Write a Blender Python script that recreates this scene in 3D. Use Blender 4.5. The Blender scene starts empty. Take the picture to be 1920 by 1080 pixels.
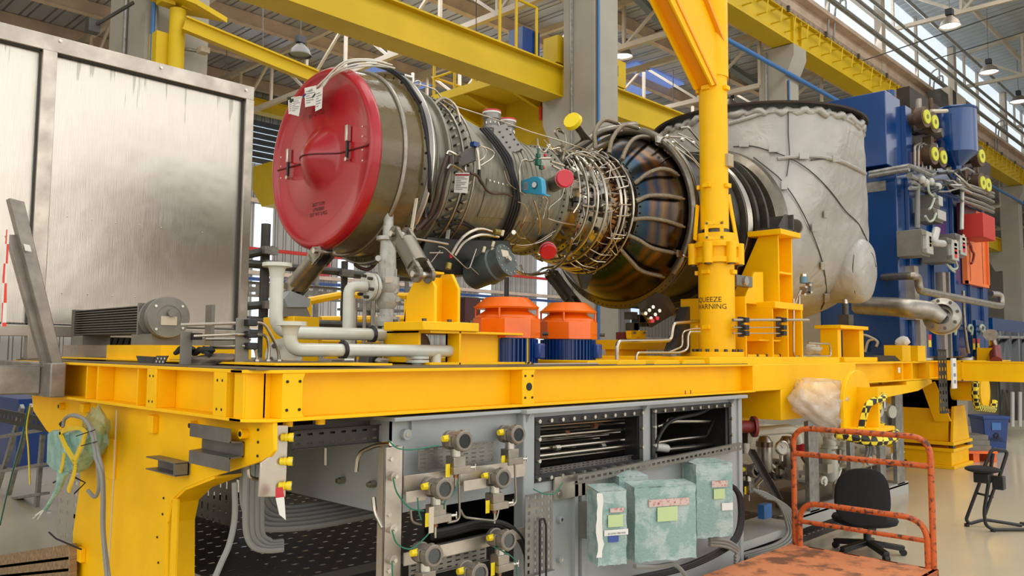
import bpy, bmesh, math, random
from mathutils import Vector as V, Matrix
random.seed(7)
C = bpy.context.scene.collection
PI = math.pi
# ---------------------------------------------------------------- camera
H = 1.75; FPX = 1535.0; CX, CY = 960.0, 540.0
ROLL = math.atan(.0078); PITCH = math.atan(118.5 * math.cos(ROLL) / FPX); YAW = math.radians(43.9)
_F = V((math.cos(YAW), math.sin(YAW), 0)); _R = V((math.sin(YAW), -math.cos(YAW), 0)); _U = V((0, 0, 1))
CF = _F * math.cos(PITCH) + _U * math.sin(PITCH); _up = -_F * math.sin(PITCH) + _U * math.cos(PITCH)
CR = _R * math.cos(ROLL) + _up * math.sin(ROLL); CU = -_R * math.sin(ROLL) + _up * math.cos(ROLL)
O = V((0, 0, H))
def ray(u, v): return CR * ((u - CX) / FPX) - CU * ((v - CY) / FPX) + CF
def PX(u, v, X): d = ray(u, v); return O + d * (X / d.x)
def PY(u, v, Y): d = ray(u, v); return O + d * (Y / d.y)
def PZ(u, v, Z): d = ray(u, v); return O + d * ((Z - H) / d.z)
def PD(u, v, D): return O + ray(u, v) * D
cd = bpy.data.cameras.new('camera'); cam = bpy.data.objects.new('camera', cd); C.objects.link(cam)
cd.lens = 36 * FPX / 1920; cd.sensor_width = 36; cd.clip_end = 300; cd.clip_start = .05
m = Matrix((CR, CU, -CF)).transposed().to_4x4(); m.translation = O; cam.matrix_world = m
bpy.context.scene.camera = cam
# ---------------------------------------------------------------- mesh building
def frame(d, up=None):
    d = d.normalized()
    up = V(up) if up is not None else (V((0, 0, 1)) if abs(d.z) < .9 else V((1, 0, 0)))
    s = d.cross(up).normalized(); return s, s.cross(d).normalized(), d
class MB:
    def __init__(s): s.v = []; s.f = []
    def add(s, vs, fs):
        n = len(s.v); s.v += [tuple(x) for x in vs]; s.f += [tuple(i + n for i in f) for f in fs]; return s
    def hexa(s, p):
        return s.add(p, [(0, 3, 2, 1), (4, 5, 6, 7), (0, 1, 5, 4), (1, 2, 6, 5), (2, 3, 7, 6), (3, 0, 4, 7)])
    def box(s, a, b):
        x0, x1 = sorted((a[0], b[0])); y0, y1 = sorted((a[1], b[1])); z0, z1 = sorted((a[2], b[2]))
        return s.hexa([(x0, y0, z0), (x1, y0, z0), (x1, y1, z0), (x0, y1, z0), (x0, y0, z1), (x1, y0, z1), (x1, y1, z1), (x0, y1, z1)])
    def cbox(s, c, sx, sy, sz): return s.box((c[0] - sx / 2, c[1] - sy / 2, c[2] - sz / 2), (c[0] + sx / 2, c[1] + sy / 2, c[2] + sz / 2))
    def obox(s, c, ax, ay, az, hx, hy, hz):
        c = V(c); ax = V(ax).normalized() * hx; ay = V(ay).normalized() * hy; az = V(az).normalized() * hz
        return s.hexa([c - ax - ay - az, c + ax - ay - az, c + ax + ay - az, c - ax + ay - az, c - ax - ay + az, c + ax - ay + az, c + ax + ay + az, c - ax + ay + az])
    def bar(s, p0, p1, w, h, up=None):
        p0 = V(p0); p1 = V(p1); a, b, d = frame(p1 - p0, up)
        return s.obox((p0 + p1) / 2, a, d, b, w / 2, (p1 - p0).length / 2, h / 2)
    def cyl(s, p0, p1, r0, r1=None, n=16, cap=True):
        p0 = V(p0); p1 = V(p1); r1 = r0 if r1 is None else r1; a, b, d = frame(p1 - p0); vs = []
        for p, r in ((p0, r0), (p1, r1)):
            for i in range(n):
                t = 2 * PI * i / n; vs.append(p + (a * math.cos(t) + b * math.sin(t)) * r)
        fs = [(i, (i + 1) % n, n + (i + 1) % n, n + i) for i in range(n)]
        if cap: fs += [tuple(range(n - 1, -1, -1)), tuple(range(n, 2 * n))]
        return s.add(vs, fs)
    def tube(s, pts, r, n=8, cap=True):
        pts = [V(p) for p in pts]; m = len(pts)
        if m < 2: return s
        ts = []
        for i in range(m):
            t = (pts[min(i + 1, m - 1)] - pts[max(i - 1, 0)])
            ts.append(t.normalized() if t.length > 1e-9 else V((0, 0, 1)))
        a, b, _ = frame(ts[0]); vs = []
        rr = r if isinstance(r, (list, tuple)) else [r] * m
        for i in range(m):
            if i:
                q = ts[i - 1].rotation_difference(ts[i]); a = q @ a; b = q @ b
            for k in range(n):
                t = 2 * PI * k / n; vs.append(pts[i] + (a * math.cos(t) + b * math.sin(t)) * rr[i])
        fs = []
        for i in range(m - 1):
            for k in range(n): fs.append((i * n + k, i * n + (k + 1) % n, (i + 1) * n + (k + 1) % n, (i + 1) * n + k))
        if cap: fs += [tuple(range(n - 1, -1, -1)), tuple(range((m - 1) * n, m * n))]
        return s.add(vs, fs)
    def lathe(s, prof, o, d, n=48, a0=0, a1=2 * PI):
        o = V(o); a, b, d = frame(V(d)); vs = []; full = abs(a1 - a0 - 2 * PI) < 1e-6; k = n if full else n + 1
        for t, r in prof:
            for i in range(k):
                w = a0 + (a1 - a0) * i / n; vs.append(o + d * t + (a * math.cos(w) + b * math.sin(w)) * r)
        fs = []
        for j in range(len(prof) - 1):
            for i in range(n): fs.append((j * k + i, j * k + (i + 1) % k, (j + 1) * k + (i + 1) % k, (j + 1) * k + i))
        return s.add(vs, fs)
    def prism(s, pts, ex):
        ex = V(ex); n = len(pts); pts = [V(p) for p in pts]
        return s.add(pts + [p + ex for p in pts], [tuple(range(n)), tuple(range(2 * n - 1, n - 1, -1))] + [(i, i + n, (i + 1) % n + n, (i + 1) % n) for i in range(n)])
    def ball(s, c, r, n=12, sc=(1, 1, 1)):
        c = V(c); vs = []; m = n // 2
        for j in range(m + 1):
            p = PI * j / m
            for i in range(n):
                t = 2 * PI * i / n; vs.append(c + V((math.sin(p) * math.cos(t) * r * sc[0], math.sin(p) * math.sin(t) * r * sc[1], math.cos(p) * r * sc[2])))
        return s.add(vs, [(j * n + i, (j + 1) * n + i, (j + 1) * n + (i + 1) % n, j * n + (i + 1) % n) for j in range(m) for i in range(n)])
    def torus(s, c, d, R, r, n=48, k=10, a0=0, a1=2 * PI):
        c = V(c); a, b, d = frame(V(d)); full = abs(a1 - a0 - 2 * PI) < 1e-6
        pts = [c + (a * math.cos(a0 + (a1 - a0) * i / n) + b * math.sin(a0 + (a1 - a0) * i / n)) * R for i in range(n + 1)]
        if not full: return s.tube(pts, r, k)
        vs = []
        for i in range(n):
            w = 2 * PI * i / n; e = a * math.cos(w) + b * math.sin(w)
            for j in range(k):
                q = 2 * PI * j / k; vs.append(c + e * (R + r * math.cos(q)) + d * (r * math.sin(q)))
        return s.add(vs, [(i * k + j, i * k + (j + 1) % k, ((i + 1) % n) * k + (j + 1) % k, ((i + 1) % n) * k + j) for i in range(n) for j in range(k)])
    def ibeam(s, p0, p1, w, h, tf=.015, tw=.012, up=(0, 0, 1)):
        # p0,p1 on the centre of the top face
        p0 = V(p0); p1 = V(p1); a, b, d = frame(p1 - p0, up)
        L = (p1 - p0).length / 2; c = (p0 + p1) / 2
        s.obox(c - b * tf / 2, a, d, b, w / 2, L, tf / 2); s.obox(c - b * (h - tf / 2), a, d, b, w / 2, L, tf / 2)
        return s.obox(c - b * h / 2, a, d, b, tw / 2, L, h / 2 - tf)
    def out(s, name, mat, parent=None, bevel=0, smooth=35, solid=False):
        me = bpy.data.meshes.new(name); me.from_pydata(s.v, [], s.f)
        bm = bmesh.new(); bm.from_mesh(me)
        bmesh.ops.remove_doubles(bm, verts=bm.verts, dist=1e-5) if smooth == 180 else None
        bmesh.ops.recalc_face_normals(bm, faces=bm.faces); bm.to_mesh(me); bm.free()
        me.materials.append(mat)
        for p in me.polygons: p.use_smooth = True
        try: me.set_sharp_from_angle(angle=math.radians(smooth))
        except Exception: pass
        o = bpy.data.objects.new(name, me); C.objects.link(o)
        if parent is not None: o.parent = parent; o.matrix_parent_inverse = Matrix.Translation(-parent.location) if parent.type == 'EMPTY' else Matrix()
        if bevel:
            b = o.modifiers.new('bevel', 'BEVEL'); b.width = bevel; b.segments = 2; b.limit_method = 'ANGLE'; b.harden_normals = False
        return o
def fil(pts, rad, k=5):
    pts = [V(p) for p in pts]; o = [pts[0]]
    for i in range(1, len(pts) - 1):
        a, b, c = pts[i - 1], pts[i], pts[i + 1]; r = min(rad, (a - b).length * .49, (c - b).length * .49)
        p = b + (a - b).normalized() * r; q = b + (c - b).normalized() * r
        for j in range(k + 1):
            t = j / k; o.append(p * (1 - t) ** 2 + b * 2 * t * (1 - t) + q * t * t)
    return o + [pts[-1]]
def crv(pts, k=6):
    pts = [V(p) for p in pts]
    if len(pts) < 3: return pts
    q = [pts[0] * 2 - pts[1]] + pts + [pts[-1] * 2 - pts[-2]]; o = []
    for i in range(1, len(q) - 2):
        a, b, c, d = q[i - 1:i + 3]
        for j in range(k):
            t = j / k; o.append(.5 * ((2 * b) + (c - a) * t + (2 * a - 5 * b + 4 * c - d) * t * t + (3 * b - a - 3 * c + d) * t ** 3))
    return o + [pts[-1]]
def tag(o, label=None, cat=None, group=None, kind=None):
    if label: o['label'] = label
    if cat: o['category'] = cat
    if group: o['group'] = group
    if kind: o['kind'] = kind
    return o
def thing(name, loc, label, cat, group=None):
    o = bpy.data.objects.new(name, None); o.empty_display_size = .1; o.location = loc; C.objects.link(o)
    return tag(o, label, cat, group)
def struct(mb, name, mat, parent=None, **k):
    o = mb.out(name, mat, parent, **k)
    o['kind'] = 'structure'
    return o
def dup(root, off, label, group=None, rotz=0):
    def cp(o, par):
        c = o.copy(); C.objects.link(c)
        if par is not None: c.parent = par
        for ch in o.children: cp(ch, c)
        return c
    c = cp(root, None); c.location = V(root.location) + V(off); c.rotation_euler.z += rotz; c['label'] = label
    if group: c['group'] = group
    return c
def bolts(mb, pts, n, r=.008, h=.008, k=8):
    n = V(n).normalized()
    for p in pts: mb.cyl(V(p) - n * .004, V(p) + n * h, r, r * .9, k)
    return mb
def text(s, size, mat, parent, org, ex, ey, name='lettering', align='CENTER', depth=.0008, wrap=None):
    cu = bpy.data.curves.new('t', 'FONT'); cu.body = s; cu.size = size; cu.align_x = align; cu.extrude = 0; cu.resolution_u = 3; cu.space_line = .95
    to = bpy.data.objects.new('t', cu); C.objects.link(to); bpy.context.view_layer.update()
    me = bpy.data.meshes.new_from_object(to); bpy.data.objects.remove(to); bpy.data.curves.remove(cu)
    ex = V(ex).normalized(); ey = V(ey).normalized(); ez = ex.cross(ey); org = V(org)
    for v in me.vertices:
        x, y = v.co.x, v.co.y
        v.co = wrap(x, y) if wrap else org + ex * x + ey * y + ez * depth
    me.name = name; me.materials.clear(); me.materials.append(mat)
    o = bpy.data.objects.new(name, me); C.objects.link(o)
    if parent is not None: o.parent = parent; o.matrix_parent_inverse = Matrix.Translation(-parent.location) if parent.type == 'EMPTY' else Matrix()
    return o
# ---------------------------------------------------------------- materials
def srgb(r, g, b): return tuple((c / 255 / 12.92 if c / 255 <= .04045 else ((c / 255 + .055) / 1.055) ** 2.4) for c in (r, g, b)) + (1,)
def mat(name, rgb, rough=.5, metal=0, var=.0, vs=6, bump=0, bs=40, rgb2=None, thr=.55, coat=0, stretch=None, rvar=0, emit=None, es=1, alpha=1, trans=0, spec=.5, world=True):
    m = bpy.data.materials.new(name); m.use_nodes = True; N = m.node_tree.nodes; L = m.node_tree.links
    b = N['Principled BSDF']; b.inputs['Base Color'].default_value = srgb(*rgb); b.inputs['Roughness'].default_value = rough; b.inputs['Metallic'].default_value = metal
    b.inputs['Coat Weight'].default_value = coat; b.inputs['Specular IOR Level'].default_value = spec; b.inputs['Coat Roughness'].default_value = .1
    if emit: b.inputs['Emission Color'].default_value = srgb(*emit); b.inputs['Emission Strength'].default_value = es
    b.inputs['Alpha'].default_value = alpha; b.inputs['Transmission Weight'].default_value = trans
    if var or bump or rgb2 or rvar:
        tc = N.new('ShaderNodeTexCoord'); mp = N.new('ShaderNodeMapping'); L.new(tc.outputs['Object'], mp.inputs['Vector'])
        if stretch: mp.inputs['Scale'].default_value = stretch
        nz = N.new('ShaderNodeTexNoise'); nz.inputs['Scale'].default_value = vs; nz.inputs['Detail'].default_value = 6; nz.inputs['Roughness'].default_value = .6; L.new(mp.outputs[0], nz.inputs['Vector'])
        if var or rgb2:
            mx = N.new('ShaderNodeMix'); mx.data_type = 'RGBA'; mx.inputs['A'].default_value = srgb(*rgb)
            if rgb2:
                mx.inputs['B'].default_value = srgb(*rgb2); cr = N.new('ShaderNodeMapRange'); cr.inputs['From Min'].default_value = thr - .05; cr.inputs['From Max'].default_value = thr + .08
                L.new(nz.outputs['Fac'], cr.inputs['Value']); L.new(cr.outputs[0], mx.inputs['Factor'])
            else:
                mx.inputs['B'].default_value = srgb(*[c * (1 - var) for c in rgb]); cr = N.new('ShaderNodeMapRange'); cr.inputs['From Min'].default_value = .35; cr.inputs['From Max'].default_value = .65
                L.new(nz.outputs['Fac'], cr.inputs['Value']); L.new(cr.outputs[0], mx.inputs['Factor'])
            L.new(mx.outputs['Result'], b.inputs['Base Color'])
        if rvar:
            r2 = N.new('ShaderNodeMapRange'); r2.inputs['From Min'].default_value = .3; r2.inputs['From Max'].default_value = .7; r2.inputs['To Min'].default_value = max(.02, rough - rvar); r2.inputs['To Max'].default_value = rough + rvar
            L.new(nz.outputs['Fac'], r2.inputs['Value']); L.new(r2.outputs[0], b.inputs['Roughness'])
        if bump:
            n2 = N.new('ShaderNodeTexNoise'); n2.inputs['Scale'].default_value = bs; n2.inputs['Detail'].default_value = 4; L.new(mp.outputs[0], n2.inputs['Vector'])
            bp = N.new('ShaderNodeBump'); bp.inputs['Strength'].default_value = min(1, bump); bp.inputs['Distance'].default_value = .01; L.new(n2.outputs['Fac'], bp.inputs['Height']); L.new(bp.outputs[0], b.inputs['Normal'])
    return m
M = {}
M['yel'] = mat('yellow_enamel', (255, 196, 0), .45, var=.05, vs=2.5, bump=.05, bs=60, coat=.05, spec=.25)
M['yel2'] = mat('yellow_crane_paint', (214, 180, 20), .5, spec=.3, var=.06, vs=1)
M['rail'] = mat('pink_primer_steel', (212, 188, 166), .7, var=.12, vs=2)
M['wht'] = mat('white_steel', (204, 190, 170), .6, var=.1, vs=1)
M['conc'] = mat('painted_concrete_column', (168, 162, 148), .75, var=.06, vs=1.2)
M['pipe'] = mat('pale_grey_pipe_paint', (206, 206, 192), .25, var=.05, vs=5, coat=.3)
M['galv'] = mat('galvanised_steel', (158, 156, 150), .45, .6, var=.2, vs=12)
M['ss'] = mat('stainless_tube', (182, 173, 158), .25, 1)
M['ssd'] = mat('dull_stainless', (168, 160, 148), .42, 1, var=.15, vs=8, rvar=.1)
M['bolt'] = mat('dark_bolt_steel', (84, 80, 74), .4, .8)
M['zinc'] = mat('bright_bolt_steel', (205, 200, 190), .3, 1)
M['blk'] = mat('black_rubber', (18, 18, 19), .55)
M['blk2'] = mat('black_plastic', (26, 26, 28), .4)
M['gry'] = mat('grey_enamel', (150, 154, 152), .4, var=.06, vs=3, coat=.1)
M['gryd'] = mat('dark_grey_steel', (88, 86, 82), .5, .5, var=.2, vs=5)
M['blue'] = mat('blue_enamel', (0, 60, 122), .22, var=.08, vs=1.5, coat=.5)
M['blued'] = mat('navy_motor_paint', (6, 56, 128), .35, var=.1, vs=4, coat=.2)
M['org'] = mat('orange_enamel', (246, 108, 4), .3, var=.06, vs=4, coat=.3)
M['orgp'] = mat('orange_panel', (238, 122, 58), .45, var=.05, vs=3)
M['red'] = mat('red_cover_composite', (172, 4, 24), .36, var=.1, vs=3, coat=.3)
M['redc'] = mat('red_plastic_cap', (196, 20, 44), .35, coat=.2)
M['redb'] = mat('red_box_paint', (190, 44, 32), .5)
M['maroon'] = mat('maroon_flange', (122, 38, 32), .5)
M['ytag'] = mat('yellow_plastic', (236, 208, 20), .45)
M['wtag'] = mat('white_label', (225, 222, 214), .6)
M['ink'] = mat('dark_ink', (34, 26, 24), .7)
M['inkr'] = mat('maroon_ink', (150, 30, 50), .7)
M['case'] = mat('olive_grey_casing', (140, 138, 122), .42, .5, var=.18, vs=7, stretch=(6, 1, 1), rvar=.08)
M['cased'] = mat('dark_casing', (92, 88, 78), .45, .6, var=.25, vs=9)
M['comp'] = mat('brown_glass_fibre', (108, 92, 58), .16, 0, var=.2, vs=3, bump=.3, bs=26, coat=.4, spec=.35)
M['braid'] = mat('braided_hose', (150, 138, 118), .45, .8, bump=.5, bs=160, var=.2, vs=60)
M['green'] = mat('green_valve', (20, 88, 66), .45)
M['gwire'] = mat('green_earth_wire', (30, 110, 84), .5)
M['teal'] = mat('blue_flag_plastic', (56, 150, 184), .45)
M['cyl'] = mat('slate_casting', (84, 94, 92), .45, .2, var=.15, vs=8)
M['cap2'] = mat('brown_transmitter_body', (136, 126, 114), .42, .3, var=.1, vs=9)
M['blanket'] = mat('silver_blanket', (178, 173, 165), .42, .2, var=.07, vs=2.2)
M['hose'] = mat('grey_cable', (128, 128, 122), .5)
M['glove'] = mat('black_fabric', (32, 34, 33), .85, bump=.3, bs=80)
M['cloth'] = mat('grey_brown_rag', (128, 112, 98), .9, bump=.4, bs=30, var=.2, vs=12)
M['wood'] = mat('timber', (158, 128, 92), .75, var=.3, vs=3, stretch=(1, 12, 12))
M['rust'] = mat('worn_orange_paint', (200, 92, 34), .5, rgb2=(72, 44, 34), thr=.56, vs=26, bump=.3, bs=30)
M['rustt'] = mat('worn_platform_paint', (206, 128, 82), .55, rgb2=(118, 78, 56), thr=.54, vs=5, bump=.2, bs=30)
M['fab'] = mat('chair_fabric', (22, 22, 24), .9, bump=.2, bs=200)
M['glassd'] = mat('dark_glass', (24, 34, 34), .08, coat=1)
M['lamp'] = mat('lamp_glow', (255, 250, 240), .5, emit=(255, 250, 238), es=6)
M['shade'] = mat('lamp_aluminium', (150, 140, 128), .4, .6)
M['shaded'] = mat('dark_lamp_aluminium', (96, 92, 84), .4, .6)
M['win'] = mat('daylight_window', (235, 245, 250), .3, emit=(205, 226, 242), es=.9)
M['orgw'] = mat('hazard_red', (214, 72, 44), .6)
M['film'] = mat('green_bubble_wrap', (146, 178, 172), .2, rgb2=(186, 204, 198), thr=.5, vs=9, bump=.6, bs=70, coat=.6, alpha=.8)
M['filmw'] = mat('clear_plastic_film', (226, 216, 200), .12, bump=1, bs=30, alpha=.5, coat=.7, var=.12, vs=8)
M['filmg'] = mat('loose_green_film', (120, 160, 130), .15, bump=1, bs=30, alpha=.4, coat=.8)
def nodes(m): return m.node_tree.nodes, m.node_tree.links, m.node_tree.nodes['Principled BSDF']
# brushed stainless sheet
m = M['sheet'] = mat('brushed_stainless_sheet', (238, 232, 220), .3, 1); N, L, B = nodes(m)
tc = N.new('ShaderNodeTexCoord'); mp = N.new('ShaderNodeMapping'); mp.inputs['Scale'].default_value = (90, 90, 1.5); L.new(tc.outputs['Object'], mp.inputs['Vector'])
nz = N.new('ShaderNodeTexNoise'); nz.inputs['Scale'].default_value = 3; nz.inputs['Detail'].default_value = 5; L.new(mp.outputs[0], nz.inputs['Vector'])
n2 = N.new('ShaderNodeTexNoise'); n2.inputs['Scale'].default_value = 1.6; n2.inputs['Detail'].default_value = 3; L.new(tc.outputs['Object'], n2.inputs['Vector'])
ad = N.new('ShaderNodeMath'); ad.operation = 'MULTIPLY_ADD'; L.new(nz.outputs['Fac'], ad.inputs[0]); ad.inputs[1].default_value = .05; L.new(n2.outputs['Fac'], ad.inputs[2])
bp = N.new('ShaderNodeBump'); bp.inputs['Strength'].default_value = .35; bp.inputs['Distance'].default_value = .05; L.new(ad.outputs[0], bp.inputs['Height']); L.new(bp.outputs[0], B.inputs['Normal'])
mr = N.new('ShaderNodeMapRange'); mr.inputs['To Min'].default_value = .28; mr.inputs['To Max'].default_value = .48; L.new(nz.outputs['Fac'], mr.inputs['Value']); L.new(mr.outputs[0], B.inputs['Roughness'])
# corrugated roof / wall: ribs across one axis as bump
def ribbed(name, rgb, axis, period, rough=.5, metal=.3, strength=1, rgb2=None, var=.12):
    m = mat(name, rgb, rough, metal); N, L, B = nodes(m)
    tc = N.new('ShaderNodeTexCoord'); sp = N.new('ShaderNodeSeparateXYZ'); L.new(tc.outputs['Object'], sp.inputs[0])
    dv = N.new('ShaderNodeMath'); dv.operation = 'MULTIPLY'; L.new(sp.outputs[axis], dv.inputs[0]); dv.inputs[1].default_value = 1 / period
    fr = N.new('ShaderNodeMath'); fr.operation = 'PINGPONG'; L.new(dv.outputs[0], fr.inputs[0]); fr.inputs[1].default_value = .5
    mr = N.new('ShaderNodeMapRange'); mr.interpolation_type = 'SMOOTHSTEP'; mr.inputs['From Min'].default_value = .1; mr.inputs['From Max'].default_value = .22; L.new(fr.outputs[0], mr.inputs['Value'])
    bp = N.new('ShaderNodeBump'); bp.inputs['Strength'].default_value = strength; bp.inputs['Distance'].default_value = period * .3; L.new(mr.outputs[0], bp.inputs['Height']); L.new(bp.outputs[0], B.inputs['Normal'])
    nz = N.new('ShaderNodeTexNoise'); nz.inputs['Scale'].default_value = 1.5; nz.inputs['Detail'].default_value = 5; L.new(tc.outputs['Object'], nz.inputs['Vector'])
    mx = N.new('ShaderNodeMix'); mx.data_type = 'RGBA'; mx.inputs['A'].default_value = srgb(*rgb); mx.inputs['B'].default_value = srgb(*(rgb2 or [c * (1 - var) for c in rgb])); L.new(nz.outputs['Fac'], mx.inputs['Factor']); L.new(mx.outputs['Result'], B.inputs['Base Color'])
    return m
M['roof'] = ribbed('corrugated_roof_sheet', (206, 210, 220), 0, .55, .35, .5)
M['roofh'] = ribbed('bright_roof_sheet', (190, 196, 200), 0, .4, .5, .2)
M['clad'] = ribbed('wall_cladding', (176, 172, 164), 0, .3, .5, .1)
M['clere'] = ribbed('translucent_sheet', (215, 225, 232), 0, .28, .4, 0, rgb2=(190, 204, 214))
N, L, B = nodes(M['clere'])
sp = [n for n in N if n.type == 'MIX'][0]; L.new(sp.outputs['Result'], B.inputs['Emission Color']); B.inputs['Emission Strength'].default_value = 1.15
# resin floor
m = M['floor'] = mat('resin_floor', (204, 192, 164), .22, var=.08, vs=.8, rvar=.08, coat=.2)
# bluish heat-tinted hot section: oxide bands along the engine axis
m = M['hot'] = mat('heat_tinted_nickel', (120, 90, 60), .16, 1); N, L, B = nodes(m)
tc = N.new('ShaderNodeTexCoord'); sp = N.new('ShaderNodeSeparateXYZ'); L.new(tc.outputs['Object'], sp.inputs[0])
nz = N.new('ShaderNodeTexNoise'); nz.inputs['Scale'].default_value = 2.5; nz.inputs['Detail'].default_value = 4; L.new(tc.outputs['Object'], nz.inputs['Vector'])
ad = N.new('ShaderNodeMath'); ad.operation = 'MULTIPLY_ADD'; L.new(nz.outputs['Fac'], ad.inputs[0]); ad.inputs[1].default_value = .15; L.new(sp.outputs[0], ad.inputs[2])
HOT_MR = mr = N.new('ShaderNodeMapRange'); L.new(ad.outputs[0], mr.inputs['Value']); mr.inputs['From Min'].default_value = 5.52; mr.inputs['From Max'].default_value = 6.37
cr = N.new('ShaderNodeValToRGB'); L.new(mr.outputs[0], cr.inputs['Fac']); e = cr.color_ramp.elements
cols = [(0, (150, 140, 122)), (.10, (150, 128, 96)), (.17, (150, 104, 58)), (.22, (70, 54, 50)), (.28, (124, 108, 84)), (.36, (84, 80, 72)), (.43, (52, 64, 68)), (.50, (42, 58, 76)), (.56, (96, 74, 54)), (.61, (50, 56, 68)), (.66, (104, 80, 54)), (.72, (60, 50, 50)), (.80, (96, 84, 68)), (1, (108, 100, 86))]
e[0].position = 0; e[0].color = srgb(*cols[0][1]); e[1].position = 1; e[1].color = srgb(*cols[-1][1])
for p, c in cols[1:-1]: q = e.new(p); q.color = srgb(*c)
L.new(cr.outputs[0], B.inputs['Base Color'])
mr2 = N.new('ShaderNodeMapRange'); L.new(nz.outputs['Fac'], mr2.inputs['Value']); mr2.inputs['To Min'].default_value = .12; mr2.inputs['To Max'].default_value = .3; L.new(mr2.outputs[0], B.inputs['Roughness'])
# perforated tray: alpha-free dark slot pattern handled in geometry; wrinkled blanket bump
N, L, B = nodes(M['blanket'])
tc = N.new('ShaderNodeTexCoord'); n1 = N.new('ShaderNodeTexNoise'); n1.inputs['Scale'].default_value = 2.2; n1.inputs['Detail'].default_value = 2; n1.inputs['Distortion'].default_value = 1.2; L.new(tc.outputs['Object'], n1.inputs['Vector'])
w = N.new('ShaderNodeTexNoise'); w.inputs['Scale'].default_value = 6; w.inputs['Detail'].default_value = 3; w.inputs['Distortion'].default_value = 2.5; L.new(tc.outputs['Object'], w.inputs['Vector'])
ad = N.new('ShaderNodeMath'); ad.operation = 'MULTIPLY_ADD'; L.new(w.outputs['Fac'], ad.inputs[0]); ad.inputs[1].default_value = .22; L.new(n1.outputs['Fac'], ad.inputs[2])
bp = N.new('ShaderNodeBump'); bp.inputs['Strength'].default_value = .45; bp.inputs['Distance'].default_value = .07; L.new(ad.outputs[0], bp.inputs['Height']); L.new(bp.outputs[0], B.inputs['Normal'])
def hazard(name, a, b, sc):
    m = mat(name, a, .45); N, L, B = nodes(m); tc = N.new('ShaderNodeTexCoord'); w = N.new('ShaderNodeTexChecker'); w.inputs['Scale'].default_value = sc; w.inputs['Color1'].default_value = srgb(*a); w.inputs['Color2'].default_value = srgb(*b)
    L.new(tc.outputs['Object'], w.inputs['Vector']); L.new(w.outputs[0], B.inputs['Base Color']); return m
M['haz'] = hazard('yellow_black_tape', (236, 216, 50), (18, 18, 18), 18)
M['hazr'] = hazard('red_white_tape', (220, 60, 40), (225, 222, 214), 9)
M['bluep'] = mat('bright_blue_pipe_paint', (62, 116, 178), .4)
M['skyl'] = mat('skylight_glass', (120, 150, 220), .3, emit=(110, 140, 215), es=.55)
M['glassg'] = mat('grey_lamp_glass', (120, 130, 130), .2)
M['gryt'] = mat('teal_grey_steel', (92, 104, 102), .5)
M['inkr2'] = mat('red_tag', (200, 50, 60), .6)
M['flg'] = mat('anodised_flange_grey', (140, 136, 130), .38, .7, var=.06, vs=3)
M['lev'] = mat('lever_steel', (150, 142, 124), .4, .8)
M['hpc'] = mat('bright_titanium_case', (186, 182, 170), .22, 1, var=.2, vs=6, rvar=.1)
M['dark'] = mat('dark_sooty_steel', (74, 70, 62), .42, .7, var=.3, vs=4)
M['manif'] = mat('bare_steel_manifold', (134, 126, 112), .32, .9, var=.2, vs=6, rvar=.1)
M['redd'] = mat('dark_red_seam', (92, 6, 20), .5)
M['hosel'] = mat('pale_cable', (206, 200, 186), .45)
M['gcap'] = mat('dark_green_cap', (10, 46, 34), .4); M['ncap'] = mat('navy_cap', (20, 34, 110), .4)
M['inkg'] = mat('grey_print', (130, 126, 128), .7)
M['brn'] = mat('brown_sleeve', (74, 54, 44), .5, var=.2, vs=12)
M['teald'] = mat('dark_teal_bore', (22, 92, 124), .45); M['labg'] = mat('grey_label', (158, 160, 158), .6)
M['ytrans'] = mat('clear_strap', (190, 170, 168), .3); M['plate'] = mat('cream_plate', (198, 186, 164), .5)
M['dark2'] = mat('black_gearbox', (42, 42, 36), .4, .4); M['ybr'] = mat('olive_brass', (150, 132, 66), .4, .5); M['labc'] = mat('ivory_connector', (206, 196, 164), .5)
M['sfr'] = mat('stainless_frame', (200, 190, 176), .38, .8, var=.12, vs=5, rvar=.1)
M['sfr2'] = mat('worn_stainless_frame', (156, 148, 138), .45, .6, var=.2, vs=7)
M['fin'] = mat('dark_finned_metal', (104, 100, 92), .5, .5); M['gryc'] = mat('warm_grey_casting', (130, 126, 116), .5, .3, var=.1, vs=8)
M['valve'] = mat('cast_valve_paint', (188, 188, 178), .4, .1, var=.12, vs=20, bump=.25, bs=60)
M['maroon2'] = mat('dark_maroon', (74, 20, 28), .5); M['yelo'] = mat('orange_yellow_enamel', (236, 152, 8), .42, coat=.15)
M['boxg'] = mat('gold_grey_box', (176, 160, 128), .5); M['teal2'] = mat('blue_grey_housing', (92, 130, 150), .4)
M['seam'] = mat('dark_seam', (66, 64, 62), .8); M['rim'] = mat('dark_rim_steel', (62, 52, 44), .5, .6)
M['gryt2'] = mat('pale_grey_tank_enamel', (164, 168, 168), .38, var=.05, vs=2, coat=.15)
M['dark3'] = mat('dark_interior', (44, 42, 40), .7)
M['tray'] = mat('steel_tray', (138, 134, 126), .42, .6, var=.12, vs=8); M['trayd'] = mat('dark_tray', (62, 60, 57), .5, .5); M['trayw'] = mat('pale_tray', (176, 170, 158), .45, .5)
M['copper'] = mat('copper_fitting', (150, 100, 74), .4, .7)
M['torn'] = mat('torn_label', (206, 180, 170), .6, rgb2=(170, 90, 84), thr=.56, vs=60); M['lgreen'] = mat('pale_green_note', (188, 206, 150), .6); M['bluel'] = mat('blue_label', (62, 80, 150), .6)
M['film2'] = mat('dense_green_wrap', (122, 168, 158), .3, rgb2=(150, 190, 180), thr=.5, vs=14, bump=.8, bs=50, coat=.5); M['ytape'] = mat('yellow_tape', (236, 200, 20), .35, coat=.4)
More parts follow.
